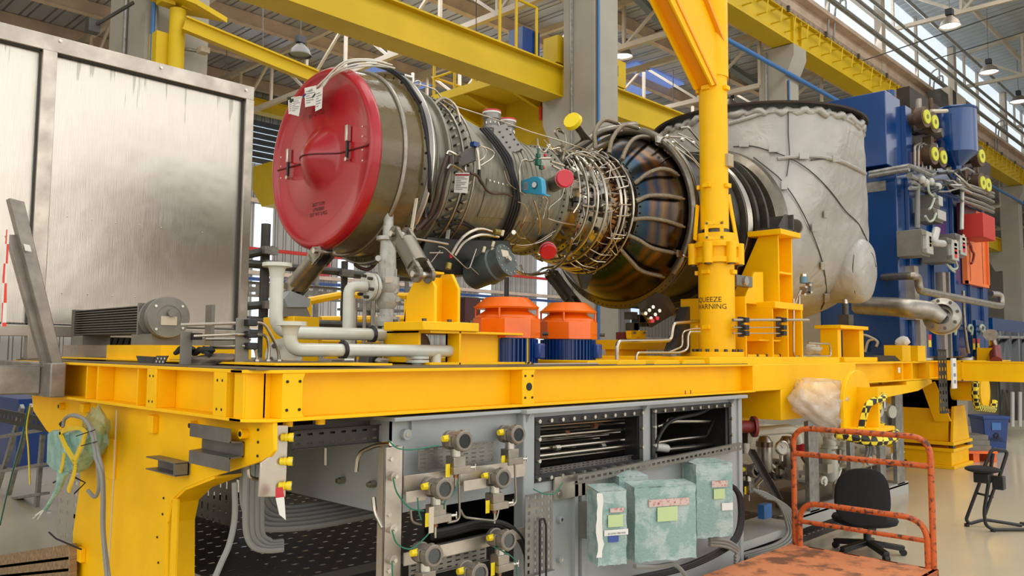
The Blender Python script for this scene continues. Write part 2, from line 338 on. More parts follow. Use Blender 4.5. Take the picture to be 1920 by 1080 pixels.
M['rustm'] = mat('brown_flange_steel', (108, 84, 62), .5, .4, var=.3, vs=8); M['rustd'] = mat('dark_brown_steel', (58, 44, 34), .55, .3, var=.3, vs=6); M['ylc'] = mat('yellow_green_cover', (206, 206, 50), .45); M['olive'] = mat('olive_disc', (110, 110, 40), .5)
M['galvl'] = mat('light_box_door', (184, 182, 174), .45, .2); M['redl'] = mat('red_label', (206, 40, 44), .5); M['cabw'] = mat('pale_green_cable', (170, 180, 160), .5); M['sfrw'] = mat('pale_skid_paint', (176, 176, 170), .45)
M['bronze'] = mat('bronze_steel', (112, 98, 82), .3, .8); M['blackp'] = mat('black_sheeting', (12, 13, 14), .3, coat=.4)
M['deckg'] = mat('grey_brown_deck_plate', (112, 100, 78), .5, .3, var=.2, vs=4)
M['strut'] = mat('strut_steel', (124, 116, 104), .38, .7)
# dried drip stains near the top of the stainless sheets
N, L, B = nodes(M['sheet'])
tc = N.new('ShaderNodeTexCoord'); sp = N.new('ShaderNodeSeparateXYZ'); L.new(tc.outputs['Object'], sp.inputs[0])
mp = N.new('ShaderNodeMapping'); mp.inputs['Scale'].default_value = (16, 16, .9); L.new(tc.outputs['Object'], mp.inputs['Vector'])
nz = N.new('ShaderNodeTexNoise'); nz.inputs['Scale'].default_value = 1.4; nz.inputs['Detail'].default_value = 6; L.new(mp.outputs[0], nz.inputs['Vector'])
mr = N.new('ShaderNodeMapRange'); mr.inputs['From Min'].default_value = 3.45; mr.inputs['From Max'].default_value = 4.35; mr.inputs['To Min'].default_value = .22; mr.inputs['To Max'].default_value = -.14; mr.clamp = False; L.new(sp.outputs[2], mr.inputs['Value'])
sb = N.new('ShaderNodeMath'); sb.operation = 'SUBTRACT'; L.new(nz.outputs['Fac'], sb.inputs[0]); L.new(mr.outputs[0], sb.inputs[1])
m2 = N.new('ShaderNodeMapRange'); m2.inputs['From Min'].default_value = .50; m2.inputs['From Max'].default_value = .53; L.new(sb.outputs[0], m2.inputs['Value'])
mx = N.new('ShaderNodeMix'); mx.data_type = 'RGBA'; mx.inputs['A'].default_value = srgb(214, 207, 194); mx.inputs['B'].default_value = srgb(180, 174, 162); L.new(m2.outputs[0], mx.inputs['Factor']); L.new(mx.outputs['Result'], B.inputs['Base Color'])
M['zbr'] = mat('grey_bracket_steel', (118, 114, 108), .45, .4, var=.15, vs=7)
# ---------------------------------------------------------------- hall
XC = [-4.6, 3.5, 11.45, 19.2, 27, 34.8, 42.6, 50.4]
struct(MB().box((-12, -14, -.3), (62, 24.3, 0)), 'floor', M['floor'])
struct(MB().box((-12, 9.72, 10.35), (62, 24.3, 10.5)), 'ceiling', M['roof'])
b = MB(); b.box((-12, 24, 0), (62, 24.2, 10.35)); wb = struct(b, 'wall_back', M['clad'])
b = MB().box((61, -14, 0), (61.3, 24.3, 14)); struct(b, 'wall_end', M['clad'])
b = MB(); b.add([(-12, -3, 15.2), (61, -3, 15.2), (61, 9.58, 13.9), (-12, 9.58, 13.9)], [(0, 1, 2, 3)]); b.add([(-12, -3, 15.3), (61, -3, 15.3), (61, 9.58, 14.0), (-12, 9.58, 14.0)], [(3, 2, 1, 0)])
struct(b, 'ceiling_high', M['roofh'])
# skylights in the low roof
for i, (x, y) in enumerate([(9.2, 15.4), (19.6, 14.6), (14.2, 19.9), (27.5, 15.5)]):
    o = struct(MB().box((x, y - .8, 10.28), (x + 2.6, y + .9, 10.34)), 'window_%d' % (i + 20), M['skyl'] if 'skyl' in M else M['win'])
# pink purlin beams of the low roof
for y in (9.9, 12.1, 14.4, 16.7, 19, 21.3, 23.6):
    b = MB().box((-12, y - .03, 10.0), (61, y + .03, 10.34)); b.box((-12, y - .09, 9.98), (61, y + .09, 10.0))
    struct(b, 'trim_%d' % int(y), M['rail'])
# roof trusses across the low bay
def truss(x, y0, y1, zb, zt, k, name):
    b = MB(); d = (y1 - y0) / k
    b.box((x - .06, y0, zb - .06), (x + .06, y1, zb + .06)); b.box((x - .06, y0, zt - .07), (x + .06, y1, zt + .07))
    for i in range(k):
        ya = y0 + i * d; b.bar((x, ya, zb), (x, ya, zt), .07, .07, (1, 0, 0))
        b.bar((x, ya, zb if i % 2 else zt), (x, ya + d, zt if i % 2 else zb), .06, .06, (1, 0, 0))
    struct(b, name, M['wht'])
for i, x in enumerate(XC[1:]): truss(x, 9.7, 24, 8.6, 9.95, 8, 'trim_%d' % (40 + i))
for i, x in enumerate([7.4, 15.3, 23]):
    truss(x, 9.7, 24, 8.9, 9.95, 10, 'trim_%d' % (60 + i))
# high bay trusses
for i, x in enumerate([19.2, 27, 34.8, 42.6, 50.4]):
    b = MB()
    for k in range(6):
        y0 = 9 - k * 2; y1 = y0 - 2; zt0 = 13.5 + (9 - y0) * .13; zt1 = 13.5 + (9 - y1) * .13
        b.bar((x, y0, zt0), (x, y1, zt1), .12, .12); b.bar((x, y0, 12.2), (x, y1, 12.2), .12, .12)
        b.bar((x, y0, 12.2), (x, y0, zt0), .08, .08, (1, 0, 0)); b.bar((x, y0, 12.2 if k % 2 else zt0), (x, y1, zt1 if k % 2 else 12.2), .08, .08, (1, 0, 0))
    struct(b, 'trim_%d' % (80 + i), M['wht'])
b = MB()
for y in (7.6, 5.9, 4.2, 2.5): b.box((-5, y - .04, 13.35 + (9 - y) * .13), (61, y + .04, 13.55 + (9 - y) * .13))
struct(b, 'trim_90', M['wht'])
# columns
for i, x in enumerate(XC):
    b = MB().box((x, 9, 0), (x + .72, 9.72 if i != 1 else 10.05, 9.48 if i > 1 else 10.3))
    y0 = 9.72
    b.prism([(x, y0, 6.5), (x, y0 + .52, 6.5), (x, y0 + .52, 6.05), (x, y0 + .3, 5.6), (x, y0, 5.6)] if i != 1 else [(x, 10, 6.5), (x, 10.2, 6.5), (x, 10.2, 6.1), (x, 10, 6.1)], (.72, 0, 0))
    b.prism([(x, 9, 9.48), (x, 8.78, 9.48), (x, 8.78, 9.2), (x, 9, 8.7)], (.72, 0, 0)) if i > 1 else None
    struct(b, 'trim_column_%d' % (i + 1), M['conc'])
    # conduits fixed on the columns
    if i not in (1, 2, 3, 4): continue
    c = MB().tube([(x - .03, 9.5, .2), (x - .03, 9.5, 9.4)], .025, 8); c.tube([(x + .1, 8.97, .2), (x + .1, 8.97, 9.4 if i < 2 else 8.6)], .025, 8)
    tag(c.out('conduit', M['galv']), 'pair of grey electrical conduits running up %s concrete column' % ['the hidden', 'the left', 'the big middle', 'the second', 'the third', 'the fourth', 'a far', 'the last'][i], 'conduit', 'conduits on the columns')
    if i in (1, 2, 3):
        c = MB().tube([(x + .06, 8.94, .2), (x + .06, 8.94, 9.4 if i < 2 else 8.6)], .022, 8)
        tag(c.out('water_pipe', M['bluep'] if 'bluep' in M else M['blue']), ['blue pipe climbing the left column behind the yellow jib mast', 'thin blue pipe climbing the big middle column', 'thin blue pipe climbing the second column'][i - 1], 'pipe')
# clerestory wall of translucent sheet above the column line
b = MB().box((-6, 9.6, 11.4), (61, 9.7, 13.95)); struct(b, 'window_1', M['clere'])
b = MB()
for x in XC: b.box((x, 9.36, 9.5), (x + .35, 9.59, 13.9))
for x in [XC[i] + 3.9 for i in range(7)]: b.box((x, 9.5, 11.4), (x + .12, 9.59, 13.9))
b.box((-6, 9.45, 12.7), (61, 9.59, 12.85)); struct(b, 'trim_101', M['wht'])
b = MB().box((-6, 9.4, 10.36), (61, 9.59, 11.38)); b.box((-6, 9.15, 11.25), (61, 9.4, 11.37)); b.box((-6, 9.15, 10.36), (61, 9.4, 10.43))
for i in range(150): b.cyl((4 + i * .33, 9.4, 10.85), (4 + i * .33, 9.34, 10.85), .035, n=6)
struct(b, 'trim_102', M['rail'])
# back wall daylight strips and girts
k = 0
for x in (9.8, 13.0, 16.2, 19.6, 23.0, 26.5, 30, 33.5):
    for z0, z1 in ((.9, 2.4), (2.55, 4.1), (4.25, 6.4)):
        k += 1; struct(MB().box((x, 23.93, z0), (x + .62, 24.01, z1)), 'window_%d' % (k + 30), M['win'])
b = MB()
for z in (2.45, 4.18, 6.5): b.box((-12, 23.8, z - .06), (61, 23.92, z + .06))
struct(b, 'trim_103', M['rail'])
for x, z, r, y, mt, lb in ((0, 4.9, .06, 23.6, 'redb', 'red fire main running along the back wall'), (0, 3.95, .06, 23.6, 'blue', 'blue pipe running along the back wall under the red one')):
    tag(MB().tube([(x, y, z), (55, y, z)], r).out('wall_pipe', M[mt]), lb, 'pipe')
# louvred upper part of the back wall, left
t = thing('louvre_panel', (14, 23.8, 7.6), 'dark horizontal louvres with daylight between, high on the back wall', 'louvre')
b = MB()
for i in range(7): b.obox((13.4, 23.7, 7.75 + i * .2), (1, 0, 0), (0, .8, -.5), (0, .5, .8), 1.6, .1, .015)
b.out('slats', M['gryd'], t); MB().box((11.8, 23.6, 7.6), (11.86, 24, 9.2)).box((14.94, 23.6, 7.6), (15.0, 24, 9.2)).out('side_frame', M['gryd'], t)
struct(MB().box((11.9, 23.86, 7.7), (14.9, 23.9, 9.05)), 'window_90', M['win'])
# ---- crane runways
def runway(y0, y1, z0, z1, name, label, fl=.09, m='yel2'):
    t = thing(name, (11, y0, z0), label, 'crane beam')
    b = MB().box((-6, y0 + fl, z0 + .02), (60, y1 - fl, z1 - .03)); b.box((-6, y0, z1 - .03), (60, y1, z1)); b.box((-6, y0, z0), (60, y1, z0 + .02))
    for x in XC: b.box((x + .1, y0 + .02, z0), (x + .16, y1 - .02, z1)); b.box((x + .55, y0 + .02, z0), (x + .6, y1 - .02, z1))
    b.out('girder', M[m], t)
    MB().box((-6, (y0 + y1) / 2 - .03, z1), (60, (y0 + y1) / 2 + .03, z1 + .08)).out('rail', M['gryd'], t); return t
runway(9.73, 10.23, 6.5, 7.1, 'crane_bay_beam', 'large yellow crane runway beam resting on the low corbels behind the middle column', .12)
r2 = runway(8.8, 9.35, 9.5, 10.25, 'crane_bay_beam', 'yellow crane runway beam at upper right with conductor brackets, under the daylight sheets')
b = MB()
for i in range(64):
    x = 13.2 + i * .72; y = 8.8
    b.tube([(x, y + .1, 10.05), (x, y - .2, 10.05), (x, y - .15, 9.72), (x, y + .1, 9.72)], .024, 4)
b.out('conductor_bracket', M['yel2'], r2)
b = MB()
for j in range(4): b.tube([(11, 8.62, 10.08 + j * .035), (60, 8.62, 10.08 + j * .035)], .008, 4)
b.out('conductor_bar', M['ssd'], r2)
b = MB()
for i in range(20):
    for j in range(4): b.cyl((14.2 + i * 2.2, 8.62, 10.06 + j * .04), (14.2 + i * 2.2, 8.62, 10.08 + j * .04), .045, n=8)
b.out('insulator', M['gryd'], r2)
runway(22.9, 23.3, 9.1, 9.5, 'crane_bay_beam', 'far yellow beam seen between the stainless panel and the red cover', .1)  # plain beam near the roof, built by the runway helper
# pipes along the daylight wall
for i, (y, hz, r) in enumerate(((8.93, 9.77, .075), (8.77, 10.2, .055), (8.67, 10.43, .055), (8.56, 11.3, .055))):
    p = tag(MB().tube([(-4, y, hz + 1.75), (60, y, hz + 1.75)], r, 8).out('roof_pipe', M['galv']), ['thick lowest grey pipe running in front of the daylight sheets', 'second grey pipe running in front of the daylight sheets, just above the thick one', 'third grey pipe in front of the daylight sheets', 'topmost grey pipe in front of the daylight sheets'][i], 'pipe', 'pipes along the daylight wall')
tag(MB().tube([(12.2, 8.93, 8.74), (60, 8.93, 8.74)], .055, 10).out('air_pipe', M['bluep'] if 'bluep' in M else M['blue']), 'bright blue air pipe slanting behind the yellow mast to the second column', 'pipe')
for i, x in enumerate((22.5, 31.3, 40.2)):
    b = MB().tube(fil([(x, 9.3, 10.4), (x, 9.2, 11.9), (x, 8.9, 12.05), (x, 8.9, 11.6)], .2), .03); b.tube(fil([(x + .4, 9.3, 10.4), (x + .4, 9.2, 11.75), (x + .4, 8.9, 11.9), (x + .4, 8.9, 11.5)], .2), .03)
    tag(b.out('bent_conduit', M['galv']), ['pair of bent conduits rising beside the first daylight bay', 'pair of bent conduits rising right of the blue tank', 'pair of bent conduits rising at the far right daylight bay'][i], 'conduit', 'bent conduits at the daylight wall')
# crane bridge of the low bay
t = thing('overhead_crane', (12.2, 10, 6), 'yellow overhead crane bridge with walkway and handrails behind the engine', 'crane')
X0 = 12.25
b = MB().prism([(X0, 10.3, 6.9), (X0, 10.3, 6.55), (X0, 11.4, 6.0), (X0, 22.2, 6.0), (X0, 22.8, 6.6), (X0, 22.8, 7.3), (X0, 10.3, 7.3)], (.5, 0, 0))
b.box((X0 + 2.2, 10.3, 6.1), (X0 + 2.7, 22.8, 7.3)); b.out('girder', M['yel2'], t)
b = MB().box((X0 - 1.2, 10.4, 7.0), (X0, 13, 7.06)); b.box((X0 - 1.25, 10.4, 6.95), (X0 - 1.2, 13, 7.12))
for y in (11, 12, 12.8): b.prism([(X0, y, 7), (X0, y, 6.7), (X0 - 1.15, y, 6.95), (X0 - 1.15, y, 7)], (0, .08, 0))
b.out('walkway', M['yel2'], t)
b = MB()
for y in [11.7, 12.3, 12.95]: b.tube([(X0 - 1.22, y, 7.0), (X0 - 1.22, y, 8.0)], .03, 6)
for z in (7.5, 8.0): b.tube([(X0 - 1.22, 11.7, z), (X0 - 1.22, 13, z)], .025, 6)
b.tube([(X0 - 1.22, 12.95, 8), (X0 - .1, 12.95, 8), (X0 - .1, 12.95, 7.2)], .025, 6); b.tube([(X0 - 1.22, 12.95, 7.5), (X0 - .1, 12.95, 7.5)], .025, 6)
b.out('handrail', M['yel2'], t)
b = MB(); q = PY(1168, 125, 10.0); b.box((12.2, 9.85, 7.2), (13.6, 10.2, 7.75)); b.out('end_carriage', M['yel2'], t); ca = PY(1041, 100, 9.9); MB().box((ca.x, 9.85, 7.2), (ca.x + .45, 10.2, PY(1041, 66, 9.9).z)).out('end_carriage', M['yel2'], t)
b = MB().cbox((13.2, 9.84, 7.5), .22, .02, .22); b.out('carriage_opening', M['blk'], t)
b = MB().box((PY(976, 70, 10).x, 9.95, 7.2), (PY(1008, 70, 10).x, 10.3, PY(990, 56, 10).z)); b.out('drive_box', M['blued'], t)
b = MB()
xh_ = [PY(u, 50, 9.9).x for u in (937, 968, 1006)]; zh_ = PY(1006, 15, 9.9).z
for x in xh_: b.tube([(x, 9.9, 7.1), (x, 9.9, zh_)], .03, 6)
b.tube([(xh_[0], 9.9, zh_), (xh_[2], 9.9, zh_)], .025, 6); b.out('handrail', M['yel2'], t)
# hook
t = thing('crane_hook_block', (12, 11.3, 4.6), 'small red and grey crane pendant hanging beside the middle column', 'crane hook')
q = PY(1015, 213, 10.9); b = MB().cbox(q, .09, .06, .26); b.out('pendant_body', M['orgw'], t)
MB().cbox(q + V((.06, -.02, 0)), .05, .05, .24).out('pendant_face', M['wtag'], t)
MB().tube([q + V((0, 0, .12)), q + V((0, 0, 1.2))], .012, 6).out('cable', M['blk'], t)
q = PY(1000, 245, 13.0); b = MB()
for dx in (-.25, .25): b.cyl(q + V((dx - .05, 0, -.1)), q + V((dx + .05, 0, -.1)), .16, n=20)
b.out('pulley', M['yel2'], t)
b = MB()
for dx in (-.25, .25): b.tube([q + V((dx, 0, 0)), q + V((dx, 0, 1.3))], .02, 6)
b.box(q + V((-.4, -.1, .9)), q + V((.5, .1, 1.15))); b.out('rope', M['blk'], t)
# lamps
def lamp(u, v, D, label, on=True, r=.24):
    q = PD(u, v, D); t = thing('high_bay_lamp', q, label, 'lamp', 'high bay lamps')
    MB().lathe([(0, r), (-.02, r), (.0, r * .97), (.12, r * .8), (.24, r * .35), (.26, .08), (.26, 0)], q - V((0, 0, .1)), (0, 0, 1), 24).out('lamp_shade', M['shade' if on else 'shaded'], t)
    MB().lathe([(0, 0), (0.01, r * .9)], q - V((0, 0, .09)), (0, 0, 1), 24).out('lamp_glass', M['lamp'] if on else M['glassg'], t)
    b = MB().cbox(q + V((0, 0, .26)), .2, .16, .16); b.out('ballast', M['blk2'], t)
    MB().tube([q + V((0, 0, .3)), q + V((0, 0, 2.2))], .008, 5).out('hanger', M['gryd'], t)
lamp(563, 95, 19, 'unlit bell lamp hanging under the roof left of the red cover', False, .26)
lamp(1168, 98, 20, 'lit bell lamp peeking out right of the middle column'); lamp(1369, 196, 24, 'lit bell lamp just right of the yellow mast')
lamp(1781, 42, 21, 'bell lamp nearest the top edge, in front of the daylight sheets', True, .26); lamp(1854, 130, 27, 'middle of the three bell lamps at upper right', True, .3); lamp(1910, 186, 33, 'farthest right of the three bell lamps at upper right', True, .34)
# jib crane on the left column
t = thing('wall_jib_crane', (3.7, 8.9, 4), 'yellow wall jib crane on the left concrete column', 'crane')
b = MB(); q = PY(332, 60, 8.75); b.cyl((q.x, 8.75, 1.7), (q.x, 8.75, PY(332, 18, 8.75).z), .085, n=20); b.box((q.x - .2, 8.8, 1.7), (q.x - .05, 8.99, 5.2)); b.out('mast', M['yel2'], t)
a0 = PY(250, 3, 8.75); z1 = PY(332, 14, 8.75).z
b = MB(); b.prism([(a0.x, 8.65, z1 + .1), (q.x + .1, 8.55, z1 + .02), (q.x + .5, 8.6, z1 - .06), (q.x + .1, 8.9, z1), (a0.x, 8.95, z1 + .1)], (0, 0, .06)); b.box((q.x - .2, 8.7, z1), (q.x - .05, 8.85, z1 + .14)); b.box((q.x + .02, 8.7, z1), (q.x + .17, 8.85, z1 + .14)); b.out('top_bracket', M['yel2'], t)
e = PY(597, 134, 8.1); s = PY(350, 32, 8.6); b = MB().ibeam(s, e, .1, .16, .02, .02); b.out('jib_arm', M['yel2'], t)
s2 = PY(174, 50, 9.4); b = MB().cbox(s2, .12, .12, .14); b.tube([s2, PY(250, 5, 8.9)], .02, 6); b.out('tie_rod', M['gryd'], t)
t = thing('junction_box', (4, 8.9, 4.2), 'small grey box with bent conduit on the left column', 'junction box')
q = PY(381, 95, 8.7); MB().cbox(q, .1, .12, .06).out('box_body', M['wht'], t)
MB().tube(fil([(q.x - .28, 8.92, q.z - .35), (q.x - .28, 8.92, q.z + .03), (q.x, 8.75, q.z)], .12), .02, 8).out('conduit_bend', M['galv'], t)
# roof tie wires / thin hangers
b = MB()
for u, v0, v1, D in ((893, 0, 60, 16), (1100, 0, 80, 18), (493, 35, 90, 19), (425, 90, 145, 21), (1262, 160, 190, 20)):
    b.tube([PD(u, v0 - 30, D), PD(u, v1, D)], .012, 4)
for u0, v0, u1, v1, D in ((1180, 75, 1330, 25, 20), (1570, 130, 1920, 12, 22), (1740, 115, 1920, 60, 24)): b.tube([PD(u0, v0, D + 3), PD(u1, v1, D)], .018, 4)
struct(b, 'trim_110', M['gryd'])
b = MB(); b.bar(PD(1175, -25, 17), PD(1240, 42, 20), .18, .12); b.bar(PD(1360, 120, 22), PD(1436, 170, 26), .2, .14); struct(b, 'trim_111', M['gryt'] if 'gryt' in M else M['galv'])
# ---------------------------------------------------------------- turbine skid
ZD = 1.663; X0, X1, YF, YB = 1.7, 8.0, 3.1, 6.4; HB = .218
skid = thing('turbine_skid', (4, 4.7, 0), 'long bright yellow steel base frame carrying the engine in the foreground', 'skid frame')
def plates(mb, lst):
    for a, b in lst: mb.box(a, b)
    return mb
# front side beam, channel like with recessed web
b = MB(); b.prism([(X0, YF + .10, ZD), (X0 + .1, YF, ZD), (5.97, YF, ZD), (5.97, YF + .2, ZD), (X0, YF + .2, ZD)], (0, 0, -.014))
b.prism([(X0, YF + .10, ZD - HB), (X0 + .1, YF, ZD - HB), (5.99, YF, ZD - HB), (5.99, YF + .2, ZD - HB), (X0, YF + .2, ZD - HB)], (0, 0, .014))
b.box((X0 + .02, YF + .1, ZD - HB), (5.97, YF + .112, ZD)); b.out('side_beam', M['yel'], skid, bevel=.002)
b = MB().ibeam((X0, YB - .1, ZD), (8, YB - .1, ZD), .2, HB); b.out('side_beam', M['yel'], skid)
# end beam
b = MB(); b.box((X0, YF + .1, ZD - .014), (X0 + .2, YB, ZD)); b.box((X0, YF + .1, ZD - HB), (X0 + .2, YB, ZD - HB + .014)); b.box((X0 + .1, YF + .1, ZD - HB), (X0 + .112, YB, ZD)); b.out('end_beam', M['yel'], skid, bevel=.002)
def gus(mb, a, b_): mb.box(a, b_)
zt, zb = ZD - .014, ZD - HB + .014
for y0, y1, w in ((4.05, 4.16, 1), (3.335, 3.45, 1), (4.85, 4.865, 0), (5.02, 5.03, 0), (4.3, 4.31, 0), (3.205, 3.22, 0), (5.7, 5.8, 1)):
    b = MB().box((X0 + (.0 if w else .012), y0, zb), (X0 + (.012 if w else .1), y1, zt))
    if w: b.box((X0 + .012, y1 - .012, zb), (X0 + .1, y1, zt)); b.box((X0 + .012, y0, zb), (X0 + .1, y0 + .008, zt))
    b.out('web_stiffener', M['yel'], skid, bevel=.002)
    if w:
        h = MB()
        for yy in (y0 + .035, y1 - .035):
            for z in (zb + .03, zt - .035): h.cyl((X0 - .001, yy, z), (X0 + .004, yy, z), .0065, n=10)
        h.out('bolt_hole', M['blk'], skid)
# front gussets
def fgus(x0, x1, hole=0):
    b = MB().prism([(x0, YF + .004, zt), (x1, YF + .004, zt), (x1 - .012, YF + .004, zt - .03), (x1 - .012, YF + .004, zb + .015), (x1, YF + .004, zb), (x0, YF + .004, zb)], (0, .012, 0)); b.box((x0, YF + .012, zb), (x0 + .012, YF + .1, zt)); b.box((x1 - .022, YF + .012, zb), (x1 - .012, YF + .1, zt)); b.out('web_stiffener', M['yel'], skid, bevel=.002)
    h = MB()
    for x in (x0 + (x1 - x0) * .2, x0 + (x1 - x0) * .75):
        for z in (zb + .035, zt - .035): h.cyl((x, YF - .0, z), (x, YF + .006, z), .0065, n=10)
    if hole: h.cyl(((x0 + x1) / 2, YF, (zt + zb) / 2), ((x0 + x1) / 2, YF + .006, (zt + zb) / 2), .022, n=20)
    h.out('bolt_hole', M['blk'], skid)
fgus(1.835, 1.945); fgus(3.315, 3.42, 1)
b = MB().box((5.95, YF + .1, zb), (5.97, YF + .004, zt)); b.box((1.72, YF + .11, zb), (1.735, YF + .2, zt)); b.out('web_stiffener', M['yel'], skid)
# deck plates
b = MB().box((X0 + .02, YF + .02, ZD), (5.9, YB, ZD + .006)); b.out('deck_plate', M['deckg'], skid); MB().box((2.05, YB, ZD - .06), (5.2, 7.5, ZD + .006)).out('deck_plate', M['deckg'], skid)
b = MB().prism([(X0 + .22, YF + .22, ZD + .014), (2.28, YF + .05, ZD + .014), (2.45, YF + .05, ZD + .014), (2.45, YB - .2, ZD + .014), (X0 + .22, YB - .2, ZD + .014)], (0, 0, .01)); b.out('deck_cover', M['yel'], skid, bevel=.001); MB().box((2.0, YF + .3, ZD + .024), (2.4, YB - .3, ZD + .027)).out('deck_grey_sheet', M['deckg'], skid)  # grey sheet added over the cover to cut yellow bounce
# box girder
b = MB().box((5.97, YF, ZD - HB + .004), (8.0, YF + .5, ZD)); b.box((6.42, YF, 1.2), (7.75, YB, ZD - HB + .01)); b.box((6.5, YF + .9, .98), (7.6, YB, 1.2)); b.out('box_girder', M['yel'], skid, bevel=.006)
b = MB().box((5.35, YF + .03, ZD), (7.7, YB, ZD + .055)); b.box((4.2, YF + .25, ZD), (5.4, YB, ZD + .03)); b.out('mounting_plate', M['yel'], skid, bevel=.003)
for x in (4.28, 4.7, 5.05):
    MB().prism([(x, YF + .06, ZD + .006), (x + .3, YF + .06, ZD + .006), (x + .28, YF + .06, ZD + .034), (x + .02, YF + .06, ZD + .034)], (0, .02, 0)).out('deck_lug', M['yel'], skid, bevel=.002)
MB().cyl((4.6, YF + .1, ZD), (4.6, YF + .1, ZD + .035), .022, n=16).out('deck_stud', M['yel'], skid)
# narrower beam towards the generator
b = MB().ibeam((7.6, 3.4, ZD), (10.75, 3.4, ZD), .2, HB); b.box((9.9, 3.31, ZD - HB), (9.92, 3.4, ZD)); b.box((10.2, 3.3, ZD - HB), (10.22, 3.4, ZD)); b.out('side_beam', M['yel'], skid)
b = MB().box((10.72, 3.28, ZD - HB), (10.76, YB, ZD)); b.box((7.6, 3.5, ZD - .02), (10.7, YB, ZD)); b.out('end_plate', M['yel'], skid)
b = MB().box((10.0, 3.3, 1.40), (10.9, 3.5, 1.44)); b.prism([(10.2, 3.3, 1.4), (10.9, 3.3, 1.4), (10.4, 3.3, 1.32), (8.4, 3.3, 1.24), (8.4, 3.3, 1.4)], (0, .3, 0)); b.out('underside_bracket', M['yel'], skid)
# left support leg plate
b = MB(); P = [PX(u, v, 1.8) for u, v in ((58, 748), (62, 770), (86, 806), (150, 870), (150, 905), (136, 1000), (136, 1040), (150, 1090))] + [PX(u, v, 1.8) for u, v in ((318, 1090), (312, 980), (320, 940), (345, 915), (400, 893), (500, 862), (513, 845), (513, 790))]
P = [V((1.8, p.y, min(p.z, ZD - HB))) for p in P]; P[0].z = P[-1].z = ZD - HB
P[7].z = P[8].z = -.0 + .01
b.prism(P, (.02, 0, 0)); b.out('support_leg', M['yel'], skid, bevel=.004)
b = MB(); q = P[8:-3]
for a_, c_ in zip(q, q[1:]):
    n_ = V((0, -(c_.z - a_.z), (c_.y - a_.y))).normalized() * .012; b.hexa([a_ + V((.005, 0, 0)), c_ + V((.005, 0, 0)), c_ + n_ + V((.005, 0, 0)), a_ + n_ + V((.005, 0, 0)), a_ + V((.14, 0, 0)), c_ + V((.14, 0, 0)), c_ + n_ + V((.14, 0, 0)), a_ + n_ + V((.14, 0, 0))])
b.out('leg_flange', M['yel'], skid)
q = PX(318, 935, 1.77); b = MB().box((1.79, q.y - .045, .02), (1.8, q.y + .015, q.z)); b.out('leg_clip', M['yel'], skid)
for n, (u, v, w, h, d) in enumerate(((284, 795, .075, .09, .03), (159, 765, .06, .05, .04), (206, 860, .09, .22, .02), (150, 1040, .07, .08, .03))):
    p = PX(u, v, 1.78); MB().box((1.8 - d, p.y - w / 2, p.z - h / 2), (1.8, p.y + w / 2, p.z + h / 2)).out('mounting_pad', M['yel'], skid, bevel=.003)
for u, v in ((353, 798), (448, 814), (108, 762)):
    p = PX(u, v, 1.76); MB().cyl((1.8, p.y, p.z), (1.765, p.y, p.z), .021, n=16).out('grounding_boss', M['yel'], skid)
    MB().cyl((1.765, p.y, p.z), (1.763, p.y, p.z), .012, n=12).out('boss_face', M['blk'], skid)
h = MB()
for u, v in ((484, 806), (484, 829), (483, 855), (307, 934), (305, 964), (295, 1007), (297, 1055), (139, 1034)):
    p = PX(u, v, 1.798); h.cyl(p, p + V((-.003, 0, 0)), .006, n=10)
h.out('bolt_hole', M['blk'], skid)
for u, v in ((610, 792), (549, 796)): 
    p = PY(u, v, 3.16); MB().cyl((p.x, 3.2, ZD - HB), (p.x, 3.2, ZD - HB - .03), .022, n=14).out('underside_boss', M['yel'], skid)
# lifting trunnion on the right, wrapped in film and hazard tape
c = PY(1597, 752, 2.72); tr = MB().cyl((c.x, 3.12, c.z), (c.x, 2.72, c.z), .15, n=32); tr.out('trunnion', M['yel'], skid)
b = MB().prism([(c.x + .30 * math.cos(t) * (1 if math.sin(t) > 0 else 1), 2.7, c.z + .26 * math.sin(t)) for t in [PI * i / 16 for i in range(17)]] + [(c.x - .30, 2.7, c.z - .26), (c.x + .30, 2.7, c.z - .26)], (0, -.035, 0)); b.out('trunnion_plate', M['yel'], skid, bevel=.006)
b = MB().box((c.x - .02, 2.665, c.z - .24), (c.x + .02, 2.5, c.z + .12)); b.prism([(c.x - .26, 2.665, c.z - .2), (c.x + .26, 2.665, c.z - .2), (c.x + .2, 2.45, c.z - .2), (c.x - .2, 2.45, c.z - .2)], (0, 0, -.03)); b.out('trunnion_gusset', M['yel'], skid)
tp = thing('hazard_tape', (c.x, 2.6, c.z - .25), 'yellow and black checked tape wrapped round the large trunnion beside the orange trolley', 'tape')
b = MB()
b.tube(crv([(c.x - .33, 2.72, c.z - .24), (c.x - .12, 2.5, c.z - .3), (c.x + .2, 2.45, c.z - .27), (c.x + .34, 2.7, c.z - .2)], 6), .045, 8)
b.out('lower_band', M['haz'], tp)
b = MB().tube(crv([(c.x - .14, 2.6, c.z - .22), (c.x - .1, 2.55, c.z - .02), (c.x + .1, 2.5, c.z + .03), (c.x + .3, 2.6, c.z + .02), (c.x + .34, 2.66, c.z - .2)], 6), .03, 6); b.out('upper_band', M['haz'], tp)
